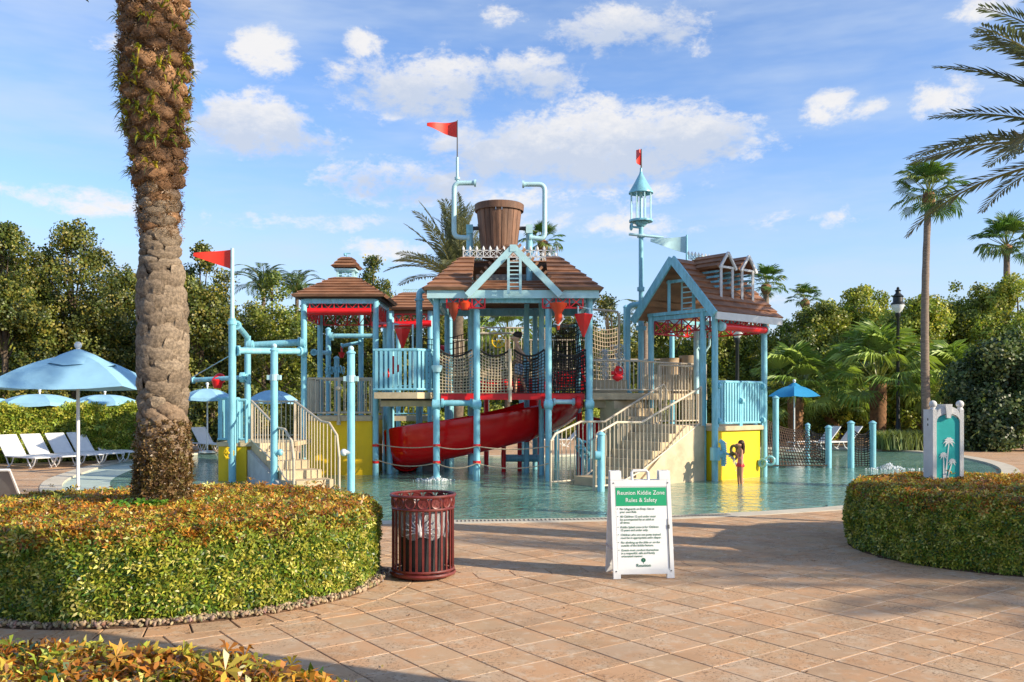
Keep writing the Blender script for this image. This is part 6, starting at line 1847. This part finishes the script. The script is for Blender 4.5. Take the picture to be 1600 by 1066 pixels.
du = 14.6
umbrella(X(122, du), du, 1.48, Z(605, du), Z(548, du), CANV, 'largest aqua umbrella with white ball finial above the near hedge', 4, rot=.57)
for px, pt, pr, d, hw, lab in ((62, 612, 628, 27, 58, 'aqua umbrella behind the largest one, over the middle of the lounger row'),
                               (164, 613, 628, 28, 50, 'aqua umbrella just left of the thick palm trunk behind the lounger row'),
                               (-12, 618, 632, 27, 34, 'aqua umbrella cut off by the frame edge with only its tip showing'),
                               (324, 604, 621, 31, 40, 'aqua umbrella above the lone white lounger past the palm trunk'),
                               (426, 606, 625, 30, 38, 'aqua umbrella seen through the tan bars of the first landing')):
    umbrella(X(px, d), d, hw / FPX * d, Z(pr, d), Z(pt, d), CANV, lab, 6, vent=False, rot=.2)
umbrella(X(1241, 32), 32, 44 / FPX * 32, Z(619, 32), Z(599, 32), CANV2, 'bright blue umbrella beyond the rope net near the fan palms', 6, vent=True, rot=.2)


def lounger(label, seat=None):
    """foot towards +X, head towards -X"""
    seat = seat or CREAM
    r = thing('sun_lounger', label, 'sun lounger', (0, 0, 0), group='sun loungers round the pool')
    W_ = .27
    b = MB()
    for s in (-W_, W_):
        b.tube([(-.35, s, .30), (1.25, s, .30)], .02, 6); b.tube([(-.32, s, .30), (-.88, s, .86)], .02, 6)
    b.tube([(1.25, -W_, .30), (1.25, W_, .30)], .02, 6); b.tube([(-.88, -W_, .86), (-.88, W_, .86)], .02, 6); obj('frame', b, WHITE, r)
    b = MB(); vs = []
    n = 14
    b.add([(-.30 + 1.52 * i / n, s, .315 - .015 * math.sin(PI * i / n) + dz_) for i in range(n + 1) for s, dz_ in ((-W_ + .015, 0), (W_ - .015, 0))], [(2 * i, 2 * i + 2, 2 * i + 3, 2 * i + 1) for i in range(n)]); obj('seat_sling', b, seat, r)
    b = MB(); n = 6
    b.add([(-.33 - .55 * i / n, s, .315 + .55 * i / n - .02 * math.sin(PI * i / n)) for i in range(n + 1) for s in (-W_ + .015, W_ - .015)], [(2 * i, 2 * i + 1, 2 * i + 3, 2 * i + 2) for i in range(n)]); obj('backrest_sling', b, seat, r)
    for xx in (-.1, 1.05):
        for s in (-W_, W_):
            b = MB(); b.tube([(xx + .22, s, .30), (xx + .12, s, .12), (xx - .05, s, .02), (xx - .12, s, .015)], .018, 6); b.tube([(xx - .22, s, .30), (xx - .1, s, .12), (xx + .0, s, .02)], .015, 6); obj('leg', b, WHITE, r)
    return r


proto = lounger('white lounger of the row nearest the frame edge, half cut off')
proto.location = (X(34, 24.2), 24.2, 0); proto.rotation_euler = (0, 0, -.6)
LG = [(143, 26.2, -.6, 'white lounger third in the row, left of the pole of the largest umbrella'), (178, 27.0, -.6, 'white lounger whose back shows right beside the pole of the largest umbrella'),
      (236, 27.8, -.62, 'white lounger with its foot hidden by the thick palm trunk'), 
      (110, 25.5, -.6, 'white lounger whose back stands midway between the frame edge and the umbrella pole'),
      (72, 24.8, -.6, 'white lounger second in the row from the frame edge'),
      (330, 31.5, -.7, 'lone white lounger between the palm trunk and the picket landing'), (300, 32.4, -.7, 'white lounger just emerging from behind the thick palm trunk'),
      (1278, 33.0, PI + .45, 'lounger with raised back nearest the blue umbrella pole'), (1312, 33.0, PI + .45, 'lounger with raised back between the low nets'),
      (878, 35, PI + .2, 'pale lounger glimpsed past the slide under the bridge')]
for px, d, rz, lab in LG: copy_thing(proto, (X(px, d), d, 0), rz, lab)
nearl = lounger('large lounger with shade-coloured grey back behind the near hedge at the frame edge', mat('shaded_sling', (.22, .23, .24), .8, .06, 5, .2, 200))  # grey paints in the shade on the rear of its sling
nearl.location = (X(18, 12.9), 12.9, 0); nearl.rotation_euler = (0, 0, math.radians(101))

# ------------------------------------------------------------------ street lamp, bins
def street_lamp(x, y, h, label, globe=True):
    r = thing('street_lamp', label, 'street lamp', (x, y, 0)); k = h / 6.5
    b = MB(); b.lathe([(.20, -.02), (.20, .25), (.13, .35), (.10, .9), (.075, 1.0), (.06, h - 1.25), (.10, h - 1.2), (.11, h - 1.1), (.07, h - 1.05)], (x, y, 0), 14); obj('post', b, IRON, r)
    b = MB(); b.lathe([(.08, h - 1.05), (.19, h - .92), (.26, h - .75), (.26, h - .70)], (x, y, 0), 16); obj('globe', b, LGLASS, r)
    b = MB(); b.lathe([(.28, h - .72), (.28, h - .66), (.20, h - .60), (.19, h - .42), (.23, h - .38), (.10, h - .25), (.09, h - .18), (.13, h - .14), (.05, h - .08), (.06, h - .03), (.001, h + .03)], (x, y, 0), 16); obj('hood', b, IRON, r)
    return r


street_lamp(X(1403, 36), 36, Z(449, 36), 'black post lamp with tiered hood standing in front of the sunlit trees')
street_lamp(X(1152, 30), 30, Z(480, 30), 'black post lamp seen through the dormered tower')
street_lamp(9.9, 11.15, 4.6, 'black post lamp outside the view whose thin shadow crosses the paving')


def litter_bin(x, y, label, s=1.0, full=True):
    r = thing('litter_bin', label, 'litter bin', (x, y, 0)); R = .315; h = .845
    b = MB()
    for z_, rr, t in ((h, R + .015, .016), (h - .13, R, .014), (.09, R, .014), (.05, R + .01, .018)): obj('hoop', MB().torus((x, y, z_), rr, t, 36, 6), BINRED, r)
    me = MB().box((0, 0, .395), (.022, .010, .62)).mesh('slat', BINRED)
    for k in range(30):
        a = 2 * PI * k / 30; o = obj('slat', me, BINRED, r, at=(x + R * math.cos(a), y + R * math.sin(a), 0)); o.rotation_euler = (0, 0, a + PI / 2)
    mb_ = MB(); mb_.torus((0, 0, 0), .050, .010, 16, 5, (0, 1, 0)); mb_.cyl((0, -.002, 0), (0, .002, 0), .046, None, 16); mb_.cyl((0, -.008, 0), (0, .008, 0), .014, None, 8)
    for k in range(5): a = 2 * PI * k / 5 + PI / 2; mb_.bar((.012 * math.cos(a), 0, .012 * math.sin(a)), (.046 * math.cos(a), 0, .046 * math.sin(a)), .012, .008)
    me = mb_.mesh('medallion', BINRED, True)
    for k in range(15):
        a = 2 * PI * (k + .5) / 15; o = obj('medallion', me, BINRED, r, at=(x + R * math.cos(a), y + R * math.sin(a), h - .065)); o.rotation_euler = (0, 0, a + PI / 2)
    b = MB()
    for k in range(15): a = 2 * PI * k / 15; b.box((x + R * math.cos(a), y + R * math.sin(a), h - .065), (.012, .008, .12), a + PI / 2)
    obj('rim_struts', b, BINRED, r, False)
    b = MB(); b.lathe([(.001, .02), (R * .96, .02), (R * 1.02, .045), (R * .94, .055), (.001, .055)], (x, y, 0), 32); obj('base', b, BINRED, r)
    b = MB(); b.lathe([(.001, .06), (.22, .06), (.235, .50), (.24, .76), (.225, .76), (.21, .4)], (x, y, 0), 24); obj('liner', b, BLACK, r)
    if full:
        n = 48; vs, fs = [], []
        prof_ = [(.268, .775), (.262, .70), (.258, .60), (.264, .52), (.255, .45), (.246, .42)]
        for i, (rr, z_) in enumerate(prof_):
            for k in range(n): a = 2 * PI * k / n; q = .012 * math.sin(k * 3.9 + i) * math.sin(k * 1.3) ; vs.append((x + (rr + q) * math.cos(a), y + (rr + q) * math.sin(a), z_ + .02 * math.sin(k * .9)))
        for i in range(len(prof_) - 1):
            for k in range(n): fs.append((i * n + k, i * n + (k + 1) % n, (i + 1) * n + (k + 1) % n, (i + 1) * n + k))
        obj('plastic_bag', MB().add(vs, fs), BAG, r)
        b = MB(); kx = x + .0
        for k in range(11): a = -.2 + k * .36; b.tube([(kx, y - .275, .50), (kx + .10 * math.cos(a), y - .272, .50 + .10 * math.sin(a)), (kx + .19 * math.cos(a), y - .235, .50 + .22 * math.sin(a))], [.010, .007, .002], 5)
        b.ball((kx, y - .275, .48), .022, 8, 6, (1, .6, 1.6)); obj('bag_knot', b, mat('bag_fold', (.62, .64, .66), .3, .1, 8, .1), r)
    return r


litter_bin(X(661, 9.05), 9.05, 'oxblood slatted litter bin with a knotted clear bag beside the hedge end')
litter_bin(X(1593, 50), 50, 'distant oxblood litter bin by the road at the frame edge', full=False)


# ------------------------------------------------------------------ rules board
def text_mesh(s, size, m, parent, M, align='LEFT', bold=.0, name='lettering', shear=0.0, sx=1.0):
    cu_ = bpy.data.curves.new(name, 'FONT'); cu_.body = s; cu_.size = size; cu_.align_x = align; cu_.extrude = .0006; cu_.offset = bold; cu_.resolution_u = 2; cu_.shear = shear
    tmp = bpy.data.objects.new('tmp', cu_); C.objects.link(tmp)
    dg = bpy.context.evaluated_depsgraph_get(); me = bpy.data.meshes.new_from_object(tmp.evaluated_get(dg)); bpy.data.objects.remove(tmp)
    me.transform(Matrix.Diagonal((sx, 1, 1, 1))); me.transform(M); me.materials.clear(); me.materials.append(m); me.name = name
    o = bpy.data.objects.new(name, me); C.objects.link(o); o.parent = parent; return o


SB = thing('rules_board', 'white folding A-frame board with green header listing pool rules', 'sign board', (X(1006, 8.93), 8.93, 0), math.radians(5))
tilt = math.radians(9.5); Hb, Wb = 1.10, .63
FM_ = Matrix.Translation((0, 0, 0)) @ Matrix.Rotation(-tilt, 4, 'X')      # board plane: x across, z up the board, leaning back
def panel(M, name, detail):
    b = MB(); t = .03
    def bb(x0, x1, z0, z1, y0=-.018, y1=.018): b.bbox(x0, x1, y0, y1, z0, z1)
    bb(-Wb / 2 + .035, Wb / 2 - .035, .055, Hb - .145, -.010, .010)
    bb(-Wb / 2, -Wb / 2 + .04, .06, Hb - .10); bb(Wb / 2 - .04, Wb / 2, .06, Hb - .10)
    bb(-Wb / 2 + .041, Wb / 2 - .041, .045, .085, -.017, .017); bb(-Wb / 2 + .041, Wb / 2 - .041, Hb - .165, Hb - .10, -.017, .017)
    bb(-Wb / 2, -Wb / 2 + .075, 0, .059, -.0185, .0185); bb(Wb / 2 - .075, Wb / 2, 0, .059, -.0185, .0185)
    bb(-Wb / 2, -Wb / 2 + .115, Hb - .099, Hb - .002, -.0185, .0185); bb(Wb / 2 - .115, Wb / 2, Hb - .099, Hb - .002, -.0185, .0185)
    b.xform(M); o = bpy.data.objects.new(name, b.mesh(name, WHITE, False)); C.objects.link(o); o.parent = SB; return o


fp = panel(FM_, 'front_panel', True)
depth = 2 * math.sin(tilt) * Hb
RM_ = Matrix.Translation((0, depth + .045, 0)) @ Matrix.Rotation(tilt, 4, 'X')
panel(RM_, 'rear_panel', False)
b = MB(); b.tube([(-.085, 0, Hb - .10), (-.085, 0, Hb - .02), (-.07, 0, Hb), (.07, 0, Hb), (.085, 0, Hb - .02), (.085, 0, Hb - .10)], .015, 8); b.xform(FM_); o = bpy.data.objects.new('carry_handle', b.mesh('carry_handle', WHITE, True)); C.objects.link(o); o.parent = SB
b = MB()
for s in (-1, 1): b.bbox(s * (Wb / 2 - .05) - .02, s * (Wb / 2 - .05) + .02, .17, .22, Hb - .035, Hb - .012); b.bar((s * (Wb / 2 + .006), .045, .30), (s * (Wb / 2 + .006), depth - .0, .30), .006, .02)
o = bpy.data.objects.new('hinge', b.mesh('hinge', mat('grey_hinge', (.4, .4, .42), .4, .1, 5, 0), False)); C.objects.link(o); o.parent = SB
def flat(x0, x1, z0, z1, m, name, parent, y=-.0125, t=.0015):
    b = MB(); b.bbox(x0, x1, y - t, y, z0, z1); b.xform(FM_); o = bpy.data.objects.new(name, b.mesh(name, m)); C.objects.link(o); o.parent = parent; return o
flat(-Wb / 2 + .05, Wb / 2 - .05, .09, Hb - .17, mat('sheet_white', (.74, .76, .75), .4, .02, 3, 0), 'poster_sheet', fp, -.0108, .002)
HW = Wb / 2 - .05
flat(-HW, HW, Hb - .365, Hb - .175, GREEN, 'header_band', fp, -.0132, .002)
TM = FM_ @ Matrix.Rotation(PI / 2, 4, 'X')
def put(s, x, z, size, m, al='LEFT', bold=0, sx=1.0, y=-.0165): return text_mesh(s, size, m, fp, FM_ @ Matrix.Translation((x, y, z)) @ Matrix.Rotation(PI / 2, 4, 'X'), al, bold, sx=sx)
put('Reunion Kiddie Zone', 0, Hb - .250, .062, WHITE, 'CENTER', .0, .93)
put('Rules & Safety', 0, Hb - .325, .062, WHITE, 'CENTER', .0, .93)
zq = Hb - .405
for lines in (('No Lifeguards on Duty. Use at', 'your own Risk.'), ('All Children 12 and under must', 'be accompanied by an adult at', 'all times.'), ('Kiddie Splash zone is for Children', '12 years and under only.'),
              ('Children who are not potty trained', 'must be in appropriate swim diaper.'), ('No climbing up the slide or on the', 'outside of the kiddie feature.'), ('Guests must conduct themselves', 'in a respectful, safe and family', 'orientated manner.')):
    put('\u2022', -HW + .010, zq, .034, INK)
    for ln in lines: put(ln, -HW + .040, zq, .0315, INK, 'LEFT', .0002, .92); zq -= .0305
    zq -= .0165
put('Reunion', 0, .118, .045, INK, 'CENTER', .0002)
b = MB()
for k in range(7): a = 2 * PI * k / 7; c = V3(.014 * math.cos(a), -.0145, .185 + .014 * math.sin(a)); b.lathe([(.001, 0), (.011, 0)], (0, 0, 0), 8) if False else b.add([c + V3(.012 * math.cos(q * PI / 4), 0, .009 * math.sin(q * PI / 4)) for q in range(8)], [tuple(range(8))[::-1]])
b.add([(-.003, -.0148, .150), (.003, -.0148, .150), (.002, -.0148, .185), (-.002, -.0148, .185)], [(0, 1, 2, 3)])
b.xform(FM_); o = bpy.data.objects.new('tree_emblem', b.mesh('tree_emblem', INK)); C.objects.link(o); o.parent = fp
b = MB()
for x, z in ((-HW - .02, Hb - .13), (HW + .02, Hb - .13), (-HW - .02, .075), (HW + .02, .075)): b.cyl((x, -.019, z), (x, -.023, z), .007, None, 10)
b.xform(FM_); o = bpy.data.objects.new('rivet', b.mesh('rivet', DGREY)); C.objects.link(o); o.parent = fp
b = MB(); b.bar((Wb / 2 - .045, -.0195, .10), (Wb / 2 - .045, -.0195, .60), .005, .003); b.bbox(Wb / 2 - .052, Wb / 2 - .03, -.023, -.0185, .50, .54); b.xform(FM_); o = bpy.data.objects.new('edge_clip', b.mesh('edge_clip', DGREY)); C.objects.link(o); o.parent = fp

# ------------------------------------------------------------------ palm-emblem pillar
pd = 11.55; pxc = X(1474, pd)
PL = thing('garden_pillar', 'white framed pillar with teal panel and white palm emblem in the hedge', 'pillar', (pxc, pd, 0), math.radians(-3))
h_ = Z(640, pd); W2, D2 = .172, .15
def lobj(name, b, m, smooth=False):
    o = bpy.data.objects.new(name, b.mesh(name, m, smooth)); C.objects.link(o); o.parent = PL; return o
STW = mat('grey_white_stucco', (.66, .66, .64), .8, .08, 3, .3, 60, dirt=(.45, .44, .42), dirt_amt=.6)
for s in (-1, 1):
    b = MB(); b.bbox(s * W2 - .024, s * W2 + .024, -D2, D2, 0, h_); lobj('side_post', b, STW)
    b = MB(); b.ball((s * W2, -D2 + .06, h_ + .07), .05, 12, 8); b.lathe([(.045, 0), (.03, .03)], (s * W2, -D2 + .06, h_), 10); lobj('ball_finial', b, STW, True)
b = MB(); b.bbox(-W2 + .025, W2 - .025, -D2 + .05, D2 - .02, 0, h_ - .18); lobj('core', b, STW)
b = MB(); n = 12; vs = []
hw = W2 - .026
for yy in (-D2 + .02, -D2 + .049):
    vs += [(-hw, yy, .05), (hw, yy, .05)] + [(hw * math.cos(PI * k / n), yy, h_ - .17 + .10 * math.sin(PI * k / n)) for k in range(n + 1)]
m_ = len(vs) // 2
lobj('teal_panel', MB().add(vs, [tuple(range(m_)), tuple(range(m_, 2 * m_))[::-1]] + [(i, m_ + i, m_ + (i + 1) % m_, (i + 1) % m_) for i in range(m_)]), TEAL)
b = MB()
for k in range(n):
    a0, a1 = PI * k / n, PI * (k + 1) / n
    q = []
    for yy in (-D2 + .0, -D2 + .05): q += [(hw * math.cos(a0), yy, h_ - .15 + .10 * math.sin(a0)), (hw * math.cos(a1), yy, h_ - .15 + .10 * math.sin(a1)), (hw * math.cos(a1), yy, h_ - .06 + .10 * math.sin(a1)), (hw * math.cos(a0), yy, h_ - .06 + .10 * math.sin(a0))]
    b.add(q, [(0, 1, 2, 3), (7, 6, 5, 4), (0, 4, 5, 1), (3, 2, 6, 7), (1, 5, 6, 2), (0, 3, 7, 4)])
lobj('arch', b, STW)
b = MB(); b.add([(-.025, -D2 - .02, h_ - .11), (.025, -D2 - .02, h_ - .11), (.045, -D2 - .02, h_ + .07), (-.045, -D2 - .02, h_ + .07), (-.025, D2, h_ - .11), (.025, D2, h_ - .11), (.045, D2, h_ + .07), (-.045, D2, h_ + .07)], [(0, 1, 2, 3), (7, 6, 5, 4), (0, 4, 5, 1), (3, 2, 6, 7), (1, 5, 6, 2), (0, 3, 7, 4)]); lobj('keystone', b, STW)
b = MB()
for (x0, z0, x1, z1, s) in ((-.035, .78, .015, h_ - .42, 1.0), (-.05, .78, -.055, h_ - .60, .75), (-.01, .78, .055, h_ - .68, .72)):
    yy = -D2 + .014
    b.add([(x0 - .011, yy, z0), (x0 + .011, yy, z0), (x1 + .006, yy, z1), (x1 - .006, yy, z1)], [(0, 1, 2, 3)])
    for k in range(8):
        a = -.75 + k * (PI + 1.5) / 7; L = .078 * s; c, sn = math.cos(a), math.sin(a)
        p1 = (x1 + L * .55 * c, z1 + L * .55 * sn + .012 * s); p2 = (x1 + L * c, z1 + L * sn - .018 * s); nx_, nz_ = -sn * .013 * s, c * .013 * s
        yk = yy - .0004 * (k + 1)
        b.add([(x1, yk, z1), (p1[0] - nx_, yk, p1[1] - nz_), (p2[0], yk, p2[1]), (p1[0] + nx_, yk, p1[1] + nz_)], [(0, 1, 2, 3)])
lobj('palm_emblem', b, WHITE)
b = MB()
for zz in (h_ - .13, h_ - .20): b.cyl((-W2 - .0255, -D2 + .16, zz), (-W2 - .020, -D2 + .16, zz), .018, None, 12)
lobj('bolt_hole', b, IRON)


# ------------------------------------------------------------------ people
def skin(name, V, E_, R, m, parent, root=0, sub=2):
    me = bpy.data.meshes.new(name); base = rootpos(parent)
    me.from_pydata([tuple(Vector(v)) for v in V], E_, [])
    o = bpy.data.objects.new(name, me); C.objects.link(o)
    md = o.modifiers.new('skin', 'SKIN'); md.use_smooth_shade = True
    sv = me.skin_vertices[0].data
    for i, r in enumerate(R):
        sv[i].radius = (r, r) if isinstance(r, (int, float)) else r; sv[i].use_root = (i == root)
    o.modifiers.new('sub', 'SUBSURF').levels = sub; o.modifiers['sub'].render_levels = sub
    dg = bpy.context.evaluated_depsgraph_get(); me2 = bpy.data.meshes.new_from_object(o.evaluated_get(dg)); bpy.data.objects.remove(o)
    me2.materials.clear(); me2.materials.append(m); me2.name = name
    for p in me2.polygons: p.use_smooth = True
    o = bpy.data.objects.new(name, me2); C.objects.link(o); o.parent = parent; return o


# both children are modelled facing -X, height 1, then scaled
def child_body(m, parent, arms, legs, lean=0.0, s=1.0):
    V = [(0, 0, .50), (.0, 0, .60), (-lean * .5, 0, .70), (-lean, 0, .79), (-lean - .005, 0, .845), (-lean - .012, 0, .885), (-lean - .012, 0, .945),
         (-lean, -.085, .785), (-lean, .085, .785)]
    E_ = [(0, 1), (1, 2), (2, 3), (3, 4), (4, 5), (5, 6), (3, 7), (3, 8)]
    R = [(.062, .085), (.052, .070), (.058, .075), (.05, .062), .026, .052, .055, .033, .033]
    R[5], R[6] = .078, .084
    V += [(0, -.045, .47), (0, .045, .47)]; E_ += [(0, 9), (0, 10)]; R += [.058, .058]
    for k, (side, chain) in enumerate(((-1, arms[0]), (1, arms[1]))):
        prev = 7 if side < 0 else 8
        for (p, r) in chain: V.append(p); E_.append((prev, len(V) - 1)); R.append(r); prev = len(V) - 1
    for side, chain in ((9, legs[0]), (10, legs[1])):
        prev = side
        for (p, r) in chain: V.append(p); E_.append((prev, len(V) - 1)); R.append(r); prev = len(V) - 1
    V.append((-lean - .098, 0, .905)); E_.append((5, len(V) - 1)); R.append(.012)      # nose
    return skin('body', [(a * s, b_ * s, c * s) for a, b_, c in V], E_, [tuple(q * s for q in r) if isinstance(r, tuple) else r * s for r in R], m, parent)


def fingers(parent, hand, dirv, m, s):
    """five short bent fingers at the hand point"""
    b = MB(); d = Vector(dirv).normalized(); side = d.cross(V3(0, 0, 1)).normalized()
    for k, (l, o_) in enumerate(((.032, -.014), (.037, -.005), (.035, .005), (.028, .014))):
        p = Vector(hand) + side * o_; b.tube([p * s, (p + d * l * .6) * s, (p + d * l + V3(0, 0, -.012)) * s], [.0055 * s, .005 * s, .0035 * s], 6)
    p = Vector(hand) + side * -.016; b.tube([(p - d * .01) * s, (p - side * .016 + d * .008) * s, (p - side * .018 + d * .02) * s], [.006 * s, .0055 * s, .004 * s], 6)
    o = bpy.data.objects.new('fingers', b.mesh('fingers', m, True)); C.objects.link(o); o.parent = parent


def eyes(parent, c, s):
    b = MB()
    for k in (-1, 1): b.ball((c[0] * s, (c[1] + k * .022) * s, c[2] * s), .007 * s, 6, 5)
    o = bpy.data.objects.new('eyes', b.mesh('eyes', IRON, True)); C.objects.link(o); o.parent = parent


# boy walking on the bridge
s = 1.50; bx0, by0 = X(811, d4 + .45), d4 + .45
lean = .035
BOY = thing('person', 'shirtless dark-haired boy in blue plaid shorts crossing the rope bridge', 'person', (bx0, by0, zd))
lean = .035
armL = [((.045, -.11, .68), .024), ((.11, -.115, .60), .019), ((.165, -.105, .53), .015), ((.18, -.10, .50), .016)]
armR = [((-.02, .12, .68), .024), ((-.04, .12, .58), .019), ((-.09, .10, .52), .015), ((-.115, .09, .50), .016)]
legL = [((-.06, -.05, .27), .036), ((-.055, -.05, .06), .022), ((-.06, -.05, .02), .020), ((-.12, -.05, .012), .015)]
legR = [((.03, .05, .27), .036), ((.11, .05, .075), .022), ((.115, .05, .035), .020), ((.07, .05, .012), .015)]
child_body(SKINB, BOY, (armL, armR), (legL, legR), lean, s)
fingers(BOY, (.18, -.10, .50), (.3, 0, -1), SKINB, s); fingers(BOY, (-.118, .09, .50), (-.8, 0, -.5), SKINB, s); eyes(BOY, (-lean - .078, 0, .922), s)
skin('shorts', [(a * s, b_ * s, c * s) for a, b_, c in ((0, 0, .535), (0, 0, .49), (-.02, -.05, .40), (-.05, -.05, .285), (.01, .05, .40), (.025, .05, .285))], [(0, 1), (1, 2), (2, 3), (1, 4), (4, 5)], [(.068 * s, .09 * s), (.07 * s, .09 * s), .062 * s, .058 * s, .062 * s, .058 * s], PLAID, BOY, 1, 1)
b = MB(); b.ball(((-lean + .012) * s, 0, .956 * s), .072 * s, 16, 10, (1.05, 1.08, .85))
for k in range(26): a = random.uniform(0, 2 * PI); b.ball(((-lean + .018 + .048 * math.cos(a)) * s, .052 * math.sin(a) * s, random.uniform(.955, .995) * s), .020 * s, 6, 4)
o = bpy.data.objects.new('hair', b.mesh('hair', HAIR, True)); C.objects.link(o); o.parent = BOY

# girl standing at the water cannon
s = 1.07; gx, gy = X(1157, 19.75), 19.75
GIRL = thing('person', 'little girl with wet brown hair in pink frilled swimwear holding the cannon wheel', 'person', (gx, gy, WZ - .09), math.radians(12))
armL = [((-.035, -.10, .66), .024), ((-.075, -.085, .63), .019), ((-.11, -.04, .72), .015), ((-.13, -.03, .745), .016)]
armR = [((-.03, .085, .66), .024), ((-.07, .06, .64), .019), ((-.09, .03, .70), .015), ((-.105, .02, .735), .016)]
legL = [((-.01, -.047, .27), .040), ((0, -.048, .07), .024), ((0, -.048, .03), .022), ((-.06, -.05, .014), .016)]
legR = [((-.02, .047, .27), .040), ((-.01, .048, .07), .024), ((-.01, .048, .03), .022), ((-.07, .05, .014), .016)]
child_body(SKING, GIRL, (armL, armR), (legL, legR), .01, s)
fingers(GIRL, (-.135, -.03, .748), (-.9, 0, .3), SKING, s); fingers(GIRL, (-.11, .02, .738), (-.9, 0, .3), SKING, s); eyes(GIRL, (-.088, 0, .922), s)
b = MB(); b.lathe([(.070, .53), (.085, .50), (.105, .455), (.10, .45), (.078, .485), (.065, .52)], (0, 0, 0), 20, .9 * s, 1.05 * s); b.v = [(x, y, z * s) for x, y, z in b.v]
b.v = [(x * (1 + .10 * math.sin(9 * math.atan2(y, x)) * (z < .52 * s)), y * (1 + .10 * math.sin(9 * math.atan2(y, x)) * (z < .52 * s)), z) for x, y, z in b.v]
o = bpy.data.objects.new('frilled_bottoms', b.mesh('frilled_bottoms', mat('coral_cloth', (.72, .06, .07), .8, .1, 20, .1), True)); C.objects.link(o); o.parent = GIRL
b = MB(); b.lathe([(.066, .51), (.060, .56), (.057, .60), (.063, .66), (.067, .70), (.060, .72)], (0, 0, 0), 18, .92 * s, 1.18 * s); b.v = [(x - .004, y, z * s) for x, y, z in b.v]
o = bpy.data.objects.new('swim_top', b.mesh('swim_top', PINK, True)); C.objects.link(o); o.parent = GIRL
b = MB(); b.ball((.018 * s, 0, .952 * s), .068 * s, 16, 10, (1.0, 1.04, .9))
for k in range(16):
    a = -1.2 + 2.4 * k / 15; x0 = (.012 + .058 * math.cos(a)) * s; y0 = .062 * math.sin(a) * s
    b.tube([(x0, y0, .94 * s), (x0 * 1.12, y0 * 1.1, .87 * s), (x0 * 1.15 + random.uniform(-.01, .01), y0 * 1.1, .79 * s), (x0 * 1.1 + random.uniform(-.015, .015), y0, random.uniform(.70, .74) * s)], [.018 * s, .019 * s, .014 * s, .003], 5)
o = bpy.data.objects.new('hair', b.mesh('hair', HAIRG, True)); C.objects.link(o); o.parent = GIRL
